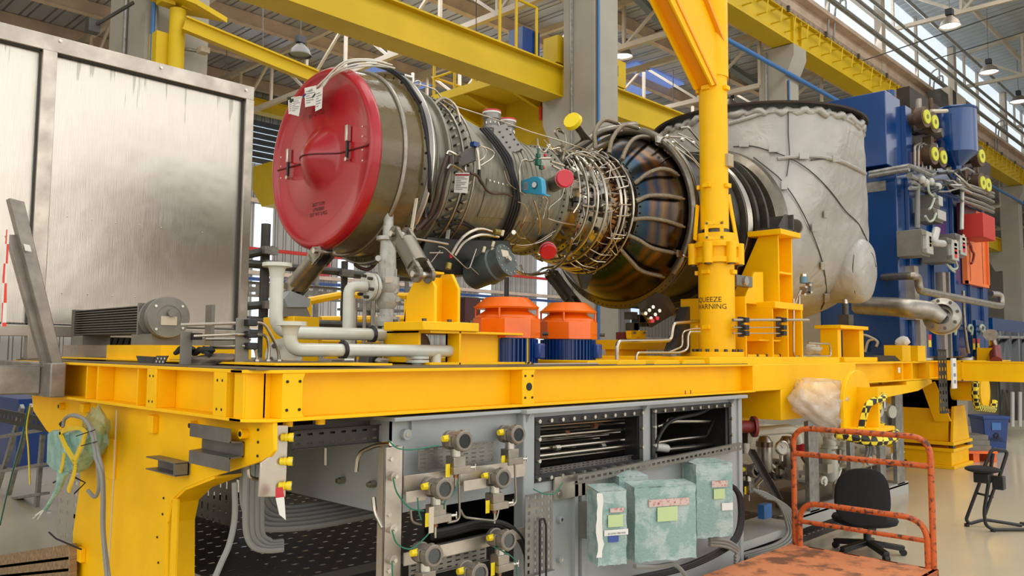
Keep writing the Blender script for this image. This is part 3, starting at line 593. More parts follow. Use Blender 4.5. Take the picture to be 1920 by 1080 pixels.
# film drape
def drape(name, label, cpts, rads, m, seed=1, n=28, amp=.25):
    r = random.Random(seed); b = MB(); pts = crv(cpts, 5); k = len(pts); vs = []
    ph = [r.uniform(0, 6) for _ in range(6)]
    for i, p in enumerate(pts):
        t = i / (k - 1) * (len(rads) - 1); j = min(int(t), len(rads) - 2); R = rads[j] + (rads[j + 1] - rads[j]) * (t - j)
        for a in range(n):
            w = 2 * PI * a / n; rr = R * (1 + amp * .5 * math.sin(3 * w + ph[0] + i * .5) + amp * .4 * math.sin(7 * w + ph[1] - i * .8) + amp * .3 * r.uniform(-1, 1))
            vs.append(p + CR * math.cos(w) * rr + V((0, 0, 1)) * 0 + (CF if abs((pts[min(i + 1, k - 1)] - pts[max(0, i - 1)]).normalized().z) > .6 else CU) * math.sin(w) * rr)
    b.add(vs, [(i * n + a, i * n + (a + 1) % n, (i + 1) * n + (a + 1) % n, (i + 1) * n + a) for i in range(k - 1) for a in range(n)])
    return tag(b.out(name, m, smooth=180), label, 'plastic film')
drape('plastic_film', 'clear crumpled plastic film draped over the yellow trunnion beside the checked tape', [PY(1530, 712, 2.95), PY(1532, 745, 2.9), PY(1538, 775, 2.85), PY(1555, 800, 2.8), PY(1572, 812, 2.75)], [.16, .21, .17, .1, .07], M['filmw'], 3)
# grey end plate beneath the beam with three yellow couplings
t = thing('coupling_plate', (2.0, 3.2, 1.3), 'grey steel plate with three yellow hydraulic couplings beside the yellow leg', 'bracket plate')
a0, a1, a2, a3 = PY(486, 933, 3.22), PY(523, 933, 3.22), PY(541, 797, 3.16), PY(513, 797, 3.16)
b = MB().prism([PY(541, 797, 3.14), PY(536, 932, 3.14), PY(485, 932, 3.14), PY(489, 868, 3.14), PY(514, 850, 3.14), PY(515, 797, 3.14)], (0, .012, 0)); b.out('plate_body', M['sfr'], t, bevel=.003)
for u, v in ((527, 820), (525, 865), (523, 911)):
    p = PY(u, v, 3.14); d = V((.75, -.66, 0)).normalized()
    c2 = MB().cyl(p, p + d * .05, .015, n=16); c2.cyl(p + d * .02, p + d * .026, .019, n=16); c2.cyl(p + d * .034, p + d * .052, .019, n=16); cc = c2.out('coupling', M['ytag'], t)
    e = MB().cyl(p + d * .05, p + d * .055, .014, n=16); e.out('coupling_rim', M['zinc'], cc); MB().cyl(p + d * .0545, p + d * .0555, .009, n=12).out('coupling_bore', M['blk'], cc)
g = thing('warning_tag', PY(524, 940, 3.1), 'red and white warning tag hanging from the lowest yellow coupling', 'tag')
a = [PY(u, v, 3.08) for u, v in ((517, 915), (530, 913), (533, 932), (517, 934))]; b2 = [PY(u, v, 3.06) for u, v in ((517, 934), (533, 932), (536, 975), (524, 965))]
MB().prism(a, (0, .002, 0)).out('tag_head', M['inkr2'], g); MB().prism(b2, (0, .002, 0)).out('tag_body', M['wtag'], g)
# Z brackets on the leg
t = thing('z_bracket', PX(405, 840, 1.77), 'wide grey folded Z-section bracket on the yellow leg plate', 'bracket')
pz = [PX(u, v, 1.75) for u, v in ((364, 799), (364, 816), (381, 822), (381, 843), (362, 843), (362, 864))]
b = MB(); 
def fold(mb, prof, dy, th=.006):
    for i in range(len(prof) - 1):
        (x0, z0), (x1, z1) = prof[i], prof[i + 1]; L = math.hypot(x1 - x0, z1 - z0); c = ((x0 + x1) / 2, (dy[0] + dy[1]) / 2, (z0 + z1) / 2)
        mb.obox(c, (x1 - x0, 0, z1 - z0), (0, 1, 0), (-(z1 - z0), 0, x1 - x0), L / 2 + th / 2, abs(dy[1] - dy[0]) / 2, th / 2)
    return mb
ya, yb = PX(364, 830, 1.75).y, PX(440, 830, 1.75).y; zz = [PX(400, v, 1.75).z for v in (799, 822, 823, 850, 851, 874)]
fold(b, [(1.73, zz[0]), (1.73, zz[1]), (1.79, zz[1] - .004), (1.79, zz[3]), (1.73, zz[3] - .004), (1.73, zz[5])], (ya, yb)); b.out('folded_sheet', M['zbr'], t)
t = thing('channel_bracket', PX(310, 875, 1.77), 'small dark channel bracket on the yellow leg plate, left of the wide folded bracket', 'bracket')
ya, yb = PX(282, 875, 1.75).y, PX(338, 875, 1.75).y; z0, z1 = PX(310, 862, 1.75).z, PX(310, 885, 1.75).z
b = MB(); fold(b, [(1.73, z0), (1.79, z0), (1.79, z1), (1.73, z1)], (ya, yb)); b.box((1.72, yb, z1), (1.8, yb + .006, z0)); b.out('channel_body', M['zbr'], t)
# loose items on the beam flange
for i, (u, v) in enumerate(((1285, 729), (1295, 727))):
    p = PY(u, v + 2, 3.13); tag(MB().cyl((p.x, 3.13, ZD - HB + .014), (p.x, 3.13, ZD - HB + .04), .0035, n=8).out('loose_bolt', M['maroon']), ['left of two small bolts standing on the lower beam flange', 'right of two small bolts standing on the lower beam flange'][i], 'bolt', 'bolts on the beam flange')
# ---------------------------------------------------------------- gas turbine engine
AY, AZ = 4.6, 3.005; AX = (1, 0, 0)
def ax(X): return V((X, AY, AZ))
PROF = [(3.0, .60), (3.31, .625), (3.33, .665), (3.355, .665), (3.36, .60), (3.53, .585), (3.54, .61), (3.56, .61), (3.57, .565), (3.72, .545), (3.73, .565), (3.9, .53), (4.1, .49), (4.25, .468), (4.5, .455), (4.9, .43), (4.92, .46), (4.95, .46), (4.96, .42), (5.2, .40), (5.22, .43), (5.25, .43), (5.26, .385), (5.45, .40), (5.52, .455), (5.55, .455), (5.56, .44), (5.62, .45), (5.64, .50), (5.67, .50), (5.68, .475), (5.72, .49), (5.74, .545), (5.77, .545), (5.78, .51), (5.86, .58), (5.98, .665), (6.1, .735), (6.24, .785), (6.26, .845), (6.30, .845), (6.31, .72), (6.7, .70), (7.3, .72)]
def rad(X):
    if X <= PROF[0][0]: return PROF[0][1]
    for (a, r), (b, s) in zip(PROF, PROF[1:]):
        if X <= b: return r + (s - r) * (X - a) / max(1e-6, b - a)
    return PROF[-1][1]
def E(u, v, dr=0.0):
    d = ray(u, v); t = 3.0
    while t < 14:
        p = O + d * t
        if p.x > 3.0 and math.hypot(p.y - AY, p.z - AZ) < rad(p.x) + dr: return p
        t += .01
    return O + d * (AY / d.y)     # silhouette: the axis plane
def TE(mb, uv, r, dr=.03, n=6, k=4):
    """tube over the engine surface through photo points; a third value in a point overrides the stand-off"""
    return mb.tube(crv([E(q[0], q[1], q[2] if len(q) > 2 else dr) for q in uv], k), r, n)
def PA(X, ang, R): return V((X, AY - R * math.cos(ang), AZ + R * math.sin(ang)))   # ang 0 = towards the viewer side, +90deg = top
eng = thing('gas_turbine_engine', (5, AY, 2.2), 'large aeroderivative gas turbine engine with many tubes on yellow mounts', 'engine')
def lat(name, a, b, m, n=96, cap=False, parent=eng, sm=35):
    p = [(x - a, r) for x, r in PROF if a <= x <= b]; p = [(0, rad(a))] + p + [(b - a, rad(b))]
    if cap: p = [(0, 0)] + p + [(b - a, 0)]
    q = [p[0]]
    for z in p[1:]:
        if z != q[-1]: q.append(z)
    return MB().lathe(q, (a, AY, AZ), AX, n).out(name, m, parent, smooth=sm)
lat('inlet_duct', 3.0, 3.325, M['comp'])
MB().torus(ax(3.17), AX, .617, .017, 96).out('duct_hoop', M['ssd'], eng)
MB().lathe([(0, .60), (0, .665), (.012, .672), (.03, .672), (.03, .58)], ax(3.325), AX, 128).out('front_flange', M['flg'], eng)
b = MB(); bolts(b, [PA(3.325, 2 * PI * i / 40, .638) for i in range(40)], (-1, 0, 0), .009, .014); b.out('flange_bolts', M['bolt'], eng)
MB().torus(ax(3.358), AX, .668, .008, 96).out('flange_edge', M['zinc'], eng)
lat('compressor_case', 3.355, 4.96, M['case'])
# rib bands on the case
b = MB()
for x in (3.42, 3.46, 3.62, 4.3, 4.36, 4.42, 4.48, 4.54, 4.6, 4.66): b.torus(ax(x), AX, rad(x) + .001, .006, 72, 6)
b.out('case_rib', M['case'], eng)
b = MB().lathe([(0, .55), (0, .6), (.02, .6), (.02, .55)], ax(3.545), AX, 96); b.out('case_flange', M['cased'], eng)
# variable vane levers
lv = MB(); lb = MB()
for i in range(56):
    a = 2 * PI * i / 56
    for x, L in ((3.64, .07), (3.74, .05)):
        p = PA(x, a, rad(x) + .018); q = PA(x + L, a + .05, rad(x + L) + .02); lv.bar(p, q, .016, .006, p - ax(x)); lb.cyl(PA(x, a, rad(x)), PA(x, a, rad(x) + .03), .007, n=6)
lv.out('vane_levers', M['lev'], eng); lb.out('lever_pins', M['bolt'], eng)
b = MB().torus(ax(3.70), AX, rad(3.7) + .03, .009, 90, 6); b.torus(ax(3.80), AX, rad(3.8) + .03, .009, 90, 6); b.out('unison_ring', M['ssd'], eng)
# bolted access panel
def EP(X, ang, dr=0): return PA(X, ang, rad(X) + dr)
b = MB(); n = 16
def patch(mb, xa, xb, a0, a1, dr, th, nx=8, na=10):
    vs = []
    for s in (dr + th, dr):
        for i in range(nx + 1):
            for j in range(na + 1): vs.append(EP(xa + (xb - xa) * i / nx, a0 + (a1 - a0) * j / na, s))
    k = na + 1; m = (nx + 1) * k; fs = []
    for i in range(nx):
        for j in range(na): a = i * k + j; fs += [(a, a + 1, a + k + 1, a + k), (a + m, a + k + m, a + k + 1 + m, a + 1 + m)]
    ed = [i * k for i in range(nx + 1)] + [nx * k + j for j in range(1, k)] + [i * k + na for i in range(nx - 1, -1, -1)] + [j for j in range(na - 1, 0, -1)]
    for a, c in zip(ed, ed[1:] + ed[:1]): fs.append((a, c, c + m, a + m))
    return mb.add(vs, fs)
pn = patch(b, 3.98, 4.66, -.62, -.08, .0, .008).out('access_panel', M['case'], eng)
s = MB()
for i in range(13): bolts(s, [EP(4.0 + .64 * i / 12, -.1, .01)], EP(4.3, -.1) - ax(4.3), .008, .01)
for i in range(1, 8): bolts(s, [EP(4.64, -.1 - .5 * i / 8, .01)], EP(4.6, -.3) - ax(4.6), .008, .01)
s.out('panel_bolts', M['zinc'], eng)
# flange bolts
def ringb(X, R, n, d=1, r=.009, h=.014, m='bolt', nm='flange_bolts'):
    b = MB(); bolts(b, [PA(X, 2 * PI * i / n, R) for i in range(n)], (d, 0, 0), r, h, 6); return b.out(nm, M[m], eng)
ringb(4.92, .445, 54, -1); ringb(5.22, .415, 50, -1); ringb(5.52, .437, 54, -1, .008, .02); ringb(5.64, .487, 64, -1, .008, .022); ringb(5.74, .53, 72, -1, .008, .022); ringb(6.26, .825, 96, -1, .008, .012)
lat('high_pressure_case', 4.96, 5.5, M['hpc'])
lat('turbine_case', 5.5, 5.775, M['hot'])
lat('hot_section_case', 5.775, 6.26, M['hot'])
MB().lathe([(0, .77), (0, .85), (.035, .85), (.035, .7)], ax(6.265), AX, 128).out('rear_flange', M['cased'], eng)
lat('rear_frame_case', 6.30, 7.3, M['dark'])
# rings around the turbine
b = MB()
for x, r, t in ((5.30, .47, .018), (5.40, .49, .013), (5.57, .515, .014), (5.61, .53, .010), (5.70, .55, .010)): b.torus(ax(x), AX, r, t, 96, 8)
b.out('manifold_ring', M['ss'], eng)
b = MB()
for i in range(60):
    a = 2 * PI * i / 60; b.cyl(EP(5.72, a, 0), EP(5.72, a, .022), .010, n=6); b.cyl(EP(5.585, a + .04, 0), EP(5.585, a + .04, .02), .008, n=6)
    b.cyl(EP(5.81, a, -.002), EP(5.81, a, .012), .009, n=6)
b.out('case_studs', M['bolt'], eng)
# big cooling air manifold with braided hoses
MR, MX = .83, 6.2
mn = MB().torus(ax(MX), AX, MR, .042, 80, 14, -0.9, PI + .3)
pts = [PA(MX, -.95 + (2.75 + .95) * i / 60, MR) for i in range(61)]
tube_end = [PA(MX, 1.72, MR), V((5.7, AY + .1, AZ + .80)), V((5.2, AY - .0, AZ + .60)), V((4.95, AY, AZ + .50))]
b = MB().tube([PA(MX, -.72 + (1.55 + .72) * i / 44, MR) for i in range(45)], .043, 14)
b.out('cooling_manifold', M['manif'], eng)
E1, E2 = PY(1140, 250, AY), PY(1050, 300, AY)
b = MB().tube(crv([PA(MX, 1.45, MR), PA(MX, 1.6, MR), PY(1190, 236, AY), PY(1130, 246, AY), PY(1095, 268, AY), PY(1050, 296, AY)], 6), [.043] * 31, 14)
y0 = PY(1100, 262, AY); y1 = PY(1080, 234, AY - .05); b.tube([y0, y0.lerp(y1, .5), y1], [.045, .033, .036], 14); b.out('air_inlet_pipe', M['manif'], eng)
cp = PY(1074, 228, AY - .07); d = (y1 - y0).normalized()
hp = thing('yellow_port_cap', cp, 'faceted yellow plastic cap closing the upward pipe stub in front of the middle column', 'cap')
MB().cyl(cp - d * .01, cp + d * .028, .088, .078, 12).out('cap_body', M['ytag'], hp)
HOSES = [[(1116, 272), (1115, 250), (1123, 233), (1135, 225), (1157, 231)], [(1143, 282), (1147, 263), (1158, 245), (1172, 235), (1195, 240)], [(1168, 295), (1175, 278), (1187, 262), (1205, 256), (1228, 262)],
 [(1195, 340), (1215, 325), (1237, 317), (1255, 319), (1268, 326)], [(1197, 375), (1218, 367), (1248, 367), (1277, 372)], [(1190, 411), (1215, 409), (1248, 414), (1278, 424)], [(1178, 441), (1198, 450), (1223, 465), (1262, 474)], [(1163, 467), (1182, 488), (1203, 508), (1240, 518)]]
for h in HOSES:
    n = len(h); pts = []
    y0 = E(*h[0], .02); ye = None
    for i, (u, v) in enumerate(h):
        if h[0][1] < 300:
            Y = AY - [.30, .36, .43][HOSES.index(h)] * (1 - .12 * i / n); pts.append(PY(u, v, Y))
        else: pts.append(E(u, v, (.035, .075, .09, .075, .04)[i] if n == 5 else (.035, .075, .085, .05)[i]))
    pts = crv(pts, 6); MB().tube(pts, .019, 10).out('braided_hose', M['braid'], eng)
    d = (pts[-1] - pts[-3]).normalized(); f = MB().cyl(pts[-1] - d * .01, pts[-1] + d * .035, .015, .011, 8); f.out('hose_fitting', M['zinc'], eng)
    d = (pts[0] - pts[2]).normalized(); MB().cyl(pts[0] - d * .01, pts[0] + d * .03, .023, .02, 8).out('hose_fitting', M['braid'], eng)
for a in (-.5, .9):
    b = MB().torus(PA(MX, a, MR), (0, math.sin(a), math.cos(a)), .048, .008, 20, 6); q = PA(MX, a, MR); b.box(q + V((-.12, -.02, -.03)), q + V((-.05, .0, .03))); b.out('manifold_clamp', M['zinc'], eng)
# lower lug plates
for u, v in ((1095, 535),):
    p = PY(u, v, AY - .1); b = MB().prism([p + V((-.08, 0, .1)), p + V((.12, 0, .1)), p + V((.04, 0, -.03)), p + V((-.02, 0, -.03))], (0, .02, 0)); b.out('lifting_lug', M['cased'], eng)
# junction plate with red capped connectors under the rear frame
p = PY(1248, 578, 4.05); a, c_, d = V((.8, -.5, .2)), V((.1, .25, 1)), V((.5, .8, 0))
b = MB().prism([PY(1196, 570, 4.0), PY(1232, 548, 4.0), PY(1262, 590, 4.0), PY(1222, 614, 4.0)], (.02, .03, 0)); b.prism([PY(1232, 548, 4.0), PY(1254, 556, 4.05), PY(1268, 580, 4.05), PY(1262, 592, 4.0)], (.02, .05, 0)); b.out('connector_plate', M['dark'], eng)
b = MB()
for u, v in ((1206, 588), (1213, 582), (1220, 576), (1216, 597), (1224, 590), (1232, 583)): q = PY(u, v, 3.98); b.cyl(q, q + V((-.02, -.04, 0)), .016, n=10)
b.out('connectors', M['zinc'], eng)
for u, v in ((1219, 602), (1228, 597)): q = PY(u, v, 3.96); MB().cyl(q, q + V((-.02, -.04, 0)), .017, n=10).out('connector_cap', M['redc'], eng)
# ---------------------------------------------------------------- red inlet cover
CX0 = 2.95
cv = thing('inlet_cover', (CX0, AY, AZ - .6), 'round glossy red cover with a domed centre closing the engine inlet', 'cover')
dome = [(-.125 * (1 - min(1, r / .231) ** 2) ** 1.6, r) for r in [.0, .02, .05, .08, .11, .14, .17, .20, .23]]
prof = dome + [(0, .4), (.0, .535), (-.012, .55), (-.022, .565), (-.016, .585), (.0, .598), (.02, .608), (.04, .608), (.05, .60), (.05, .1)]
MB().lathe(prof, (CX0, AY, AZ), AX, 128).out('cover_shell', M['red'], cv, smooth=60)
pts = [V((CX0 + t - .003, AY + s * r, AZ)) for s, pr in ((1, prof[:11][::-1]), (-1, prof[1:13])) for t, r in pr]
MB().tube([p for i, p in enumerate(pts) if i == 0 or (p - pts[i - 1]).length > 1e-4], .0055, 6).out('seam', M['redd'], cv)
for u, v in ((541, 305), (652, 265)):
    p = PX(u, v, CX0 - .02); h = .105 if u < 600 else .115
    l = tag(MB().box(p + V((-.012, -.008, -h)), p + V((.006, .008, .02))).out('latch', M['blk2'], cv, bevel=.004), None)
    MB().box(p + V((-.016, -.012, .0)), p + V((.016, .012, h * .9))).out('latch_plate', M['zinc'], l, bevel=.003); MB().cyl(p + V((.01, 0, -h)), p + V((-.016, 0, -h)), .013, n=10).out('latch_hook', M['zinc'], l)
for u, v in ((680, 237), (680, 256), (680, 281), (680, 301), (527, 295), (527, 312), (527, 334)):
    p = PX(u, v, CX0); MB().cyl(p, p + V((-.004, 0, 0)), .005, n=8).out('rivet', M['wtag'], cv)
q = PX(597, 386, CX0 - .002); text('BOTTOM\nLM60000\nEST WT 5 KG', .034, M['ink'], cv, q, (0, -1, 0), (0, 0, 1))
q = PX(594, 209, CX0 - .002); text('LM60000\nEST WT 5 KG', .032, M['ink'], cv, q, (0, -1, 0), (0, 0, 1))
# cables over the cover with document tags
t = thing('sensor_cables', PY(640, 130, 4.5), 'bundle of pale capped sensor cables draped over the top of the red cover', 'cable')
CABS = [[(735, 122), (700, 114), (650, 118), (615, 150), (585, 178), (545, 184)], [(725, 118), (690, 111), (645, 116), (610, 148), (592, 165), (574, 178)], [(740, 128), (700, 119), (660, 122), (625, 138), (608, 160), (592, 178)], [(730, 126), (690, 124), (640, 133), (600, 160), (570, 180), (550, 188)]]
for c_ in CABS:
    Ys = [4.45, 4.5, 4.55, 4.6, 4.65, 4.7]; pts = [PX(u, v, X) for (u, v), X in zip(c_, (3.3, 3.1, 2.91, 2.87, 2.86, 2.86))]
    MB().tube(crv(pts, 6), .006, 8).out('cable', M['hosel'], t)
    d = (pts[-1] - pts[-2]).normalized(); MB().cyl(pts[-1] - d * .01, pts[-1] + d * .03, .011, n=10).out('dust_cap', M['ncap'] if c_ is CABS[1] else M['gcap'], t)
def paper(name, quad, label, parent=None, X=None, m='wtag', lines=6, band=None, grp=None):
    o = thing(name, quad[0], label, 'tag', grp) 
    e1 = (quad[1] - quad[0]); e2 = quad[3] - quad[0]; n = e1.cross(e2).normalized(); n = -n if n.dot(quad[0] - O) > 0 else n
    MB().prism(quad, -n * .0015).out('tag_sheet', M[m], o)
    b = MB()
    for i in range(lines):
        a = .2 + .7 * i / lines; L = .6 + .25 * math.sin(i * 2.3)
        p0 = quad[0] + e2 * a + e1 * .1 + n * .001; b.prism([p0, p0 + e1 * L, p0 + e1 * L + e2 * .035, p0 + e2 * .035], n * .0004)
    b.out('printed_lines', M['inkg'], o)
    if band: p0 = quad[0] + e2 * .06 + n * .001; MB().prism([p0, p0 + e1, p0 + e1 + e2 * .09, p0 + e2 * .09], n * .0005).out('printed_band', M[band], o)
    return o
def qx(X, pts): return [PX(u, v, X) for u, v in pts]
for i, pts in enumerate(([(540, 184), (563, 180), (562, 210), (541, 214)], [(548, 184), (566, 182), (560, 218), (545, 214)], [(571, 165), (593, 160), (593, 197), (572, 201)], [(592, 168), (605, 163), (603, 203), (591, 209)])):
    o = paper('paper_tag', qx(2.86 - .004 * i, pts), ['leftmost white paper tag on the cable ends over the red cover', 'white paper tag tucked behind the leftmost one on the red cover', 'broad white paper tag in the middle of the cable ends on the red cover', 'narrow rightmost white paper tag of those on the red cover'][i], grp='paper tags over the red cover')
    if i > 1: text('TESB', .022 if i == 2 else .014, M['ink'], o, PX(582 if i == 2 else 598, 172, 2.852), (0, -1, .1), (0, 0, 1))
# ---------------------------------------------------------------- engine dressing
CNT = [0]
def TP(name, uv, r, m, dr=.03, n=8, par=eng, k=5): return TE(MB(), uv, r, dr, n, k).out(name, M[m], par)
def TY(name, uv, Y, r, m, par=eng, rad_=.04, n=8, curve=False):
    pts = [PY(q[0], q[1], q[2] if len(q) > 2 else Y) for q in uv]; return MB().tube(crv(pts, 5) if curve else fil(pts, rad_), r, n).out(name, M[m], par)
# black harness
TP('harness', [(702, 121), (730, 132), (755, 150), (773, 175), (787, 197), (793, 220), (800, 255), (804, 290), (806, 320), (806, 353), (805, 378)], .012, 'blk', .02)
TP('harness', [(706, 120), (735, 131), (760, 150), (776, 172), (789, 192)], .009, 'blk', .03)
for i, o_ in enumerate((0, 5, -5, 9)):
    TP('harness', [(905 + o_, 240), (925 + o_, 263), (941 + o_, 285), (950 + o_, 300), (957 + o_ * .6, 320), (963 + o_ * .6, 342), (967 + o_ * .6, 362), (965 + o_, 387), (957 + o_, 412), (949 + o_, 430), (935 + o_, 447), (922 + o_, 462), (902 + o_, 482)], .010, 'blk', .035 + .006 * (i % 2))
TP('harness', [(882, 325), (893, 328), (903, 342), (913, 357), (925, 363), (947, 363), (960, 368)], .009, 'brn', .05)
TP('harness', [(820, 413), (845, 412), (860, 411), (880, 421), (895, 430), (911, 428)], .006, 'blk', .03); TP('harness', [(820, 415), (835, 421), (860, 419), (880, 426), (895, 440), (900, 458)], .007, 'blk', .03)
TP('harness', [(868, 362), (860, 385), (850, 405), (847, 420), (852, 435), (870, 438), (885, 433)], .004, 'blk', .02)
TP('harness', [(898, 318), (899, 335), (905, 345)], .012, 'blk', .04)
for o_ in (0, 12): TP('oil_pipe', [(838 + o_ * .5, 292), (832 + o_, 310), (822 + o_, 345), (817 + o_, 372), (809 + o_, 397), (797 + o_, 413), (779 + o_, 432)], .013, 'brn', .05, 10)
TP('oil_pipe', [(838, 290), (842, 284), (855, 290), (870, 297), (873, 320)], .008, 'ss', .06); TP('oil_pipe', [(838, 316), (845, 309), (860, 315), (870, 324)], .008, 'ss', .06)
# handle shaped tube and long line over the top
TY('vent_tube', [(797, 213, 4.25), (828, 182, 4.2), (847, 190, 4.15), (857, 203, 4.15), (865, 242, 4.15), (874, 285, 4.15)], 4.2, .0105, 'ss')
TY('sense_line', [(769, 158), (787, 158), (817, 168), (828, 184), (836, 195), (850, 198), (937, 226), (997, 248), (1045, 262), (1100, 281), (1150, 300)], 4.35, .005, 'ss')
b = MB().tube([PY(774, 137, 4.5), PY(774, 175, 4.5)], .014, 8); b.tube(fil([PY(768, 165, 4.45), PY(780, 151, 4.4), PY(789, 152, 4.4), PY(787, 162, 4.4)], .02), .005, 6); b.cyl(PY(757, 141, 4.5), PY(772, 145, 4.5), .011, n=8); b.out('probe', M['zinc'], eng)
MB().cyl(PY(736, 134, 4.5), PY(757, 141, 4.5), .016, .012, 10).out('probe_plug', M['blk'], eng)
MB().bar(PY(847, 200, 4.4), PY(842, 222, 4.4), .025, .008).out('strap', M['zinc'], eng)
# bleed ports with red caps
for (u, v, Y), lb in zip(((922, 213, 4.45), (951, 229, 4.5)), ('red round cap on the left of the two upright bleed ports atop the engine', 'red round cap on the right of the two upright bleed ports atop the engine')):
    p = PY(u, v, Y); MB().lathe([(-.2, .055), (-.13, .055), (-.125, .068), (-.10, .068), (-.095, .060), (-.05, .060), (-.045, .071), (-.006, .071), (-.006, 0)], p, (0, -.05, 1), 28).out('bleed_port', M['flg'], eng)
    bb = MB(); bolts(bb, [p + V((.058 * math.cos(a), .058 * math.sin(a), -.088)) for a in [PI * i / 5 for i in range(10)]], (0, 0, 1), .007, .014, 6); bb.out('port_bolts', M['zinc'], eng)
    t = thing('port_cap', p, lb, 'cap', 'red caps on the bleed ports'); MB().cyl(p + V((0, 0, -.006)), p + V((0, 0, .008)), .072, n=32).out('cap_rim', M['wtag'], t); MB().lathe([(.008, .073), (.018, .072), (.022, .066), (.022, 0)], p, (0, 0, 1), 32).out('cap_body', M['redc'], t)
# perforated bracket box beside the ports
q = [PY(u, v, 4.2) for u, v in ((926, 240), (948, 231), (982, 279), (958, 288))]; b = MB().prism(q, (.05, .12, -.0)); b.prism([q[0], q[3], q[3] + V((0, 0, -.05)), q[0] + V((0, 0, -.04))], (.05, .12, 0)); b.out('bracket_box', M['flg'], eng)
bb = MB(); bolts(bb, [q[1].lerp(q[2], i / 5) + (q[0] - q[1]) * .2 for i in range(1, 6)] + [q[0].lerp(q[3], i / 5) + (q[1] - q[0]) * .2 for i in range(1, 6)], (-.3, -1, .3), .007, .01, 6); bb.out('bracket_bolts', M['bolt'], eng)
# small plate and sensor
q = [E(863, 287, .09), E(891, 273, .11), E(892, 300, .11), E(866, 311, .09)]; MB().prism(q, (.02, .02, 0)).out('sensor_plate', M['gryd'], eng)
TP('sensor_body', [(893, 268), (896, 285), (898, 305), (899, 318)], .010, 'ss', .12); TP('sense_line', [(898, 275), (908, 277), (912, 285), (908, 295), (899, 302)], .004, 'ss', .1)
TP('sense_line', [(900, 273), (916, 279), (926, 286), (922, 297), (901, 311)], .005, 'ss', .1); MB().cbox(E(890, 271, .13), .05, .04, .03).out('sensor_head', M['blued'], eng)
# paper tag in front of the case
p = E(866, 330, .13); paper('paper_tag', [PX(u, v, p.x) for u, v in ((854, 324), (880, 324), (876, 362), (851, 361))], 'white inspection tag with a maroon band hanging on the compressor case', lines=8, band='inkr')
# small white tag on lower case
p = E(838, 438, .03); paper('paper_tag', [PX(u, v, p.x) for u, v in ((837, 432), (844, 430), (842, 448), (835, 447))], 'tiny pale tag low on the compressor case under the black wires', lines=3)
# green valve, blue locking block, red cap stubs
gv = MB(); p = E(1009, 300, .10)
for du, dv, s1, s2 in ((0, -8, .022, .03), (0, 4, .03, .05), (6, 14, .022, .03)): gv.cbox(E(1009 + du, 300 + dv, .11), s1 * 1.4, s1, s2)
gv.cyl(p + V((0, 0, .03)), p + V((0, 0, .09)), .008, n=8); gv.out('green_valve', M['green'], eng)
for u, v in ((1022, 291), (1019, 314)): MB().ball(E(u, v, .12), .013, 10).out('red_plug', M['redc'], eng)
lk = thing('locking_block', E(997, 350, .1), 'bright blue lock-out block with a white disc clipped on the engine', 'locking block')
p = E(1000, 347, .12); a = V((0, -1, 0)); pl = [PX(u, v, p.x) for u, v in ((992, 334), (998, 331), (1008, 331), (1014, 336), (1016, 350), (1016, 362), (1023, 364), (1023, 367), (986, 362), (978, 360), (979, 338))]
o = MB().prism(pl, (.05, .0, 0)).out('block_body', M['teal'], lk, bevel=.002)
c = PX(1003, 347, p.x - .001); MB().cyl(c, c + V((-.003, 0, 0)), .028, n=28).out('bore', M['teald'], lk); MB().cyl(c + V((-.003, .004, .002)), c + V((-.006, .004, .002)), .021, n=28).out('white_disc', M['wtag'], lk)
tx = PX(985.5, 348, p.x - .002); MB().box(tx + V((0, -.019, -.032)), tx + V((.001, .019, .026))).out('warning_label', M['labg'], lk); text('DANGER\nDO NOT\nOPERATE\nVALVE\nLOCKED', .0095, M['ink'], lk, tx + V((0, 0, .013)), (0, -1, 0), (0, 0, 1), depth=.001)
def stub(u0, v0, u1, v1, r, d0, d1, lb, rc=1.18, nm='port_cap'):
    p0 = E(u0, v0, d0); p1 = E(u1, v1, d1); d = (p1 - p0).normalized(); 
    MB().cyl(p0 - d * .08, p1, r, n=28).out('fuel_port', M['manif'], eng)
    t = thing(nm, p1, lb, 'cap', 'red caps on the side ports'); MB().lathe([(-.03, r), (-.03, r * rc), (-.012, r * rc), (-.010, r * rc * .97), (.0, r * rc * .97), (.002, r * rc), (.022, r * rc), (.028, r * rc * .9), (.028, 0)], p1, d, 36).out('cap_body', M['redc'], t)
    MB().torus(p1 - d * .006, d, r * rc, .003, 32, 6).out('cap_strap', M['ytrans'], t)
stub(1040, 345, 1058, 335, .058, .03, .23, 'thick red plastic cap on the pipe stub right of the blue lock-out block')
stub(1018, 446, 1027, 470, .062, -.02, .16, 'flat red cap on the downward pipe stub low on the engine', 1.08)
# starter motor
t0 = E(925, 505, .16); p1 = PY(950, 487, 3.95); p0 = p1 + V((-.05, .30, -.10)); d = (p1 - p0).normalized()
MB().lathe([(-.34, 0), (-.34, .08), (-.31, .105), (-.18, .112), (-.16, .12), (-.10, .12), (-.09, .108), (-.02, .104), (-.018, .118), (0, .118), (0, .02)], p1, d, 48).out('starter_motor', M['cyl'], eng)
bb = MB(); s_, u_, _ = frame(d); bolts(bb, [p1 + (s_ * math.cos(a) + u_ * math.sin(a)) * .1 for a in [PI * i / 6 for i in range(12)]], d, .006, .008, 6); bb.cyl(p1, p1 + d * .03, .022, n=6); bb.out('starter_bolts', M['zinc'], eng)
c = p1 + d * .002 + u_ * .045; MB().obox(c, s_, u_, d, .042, .026, .0015).out('rating_plate', M['plate'], eng)
MB().prism([PY(u, v, 4.2) for u, v in ((893, 522), (942, 524), (932, 532), (901, 527))], (.06, .1, 0)).out('support_plate', M['gryd'], eng)
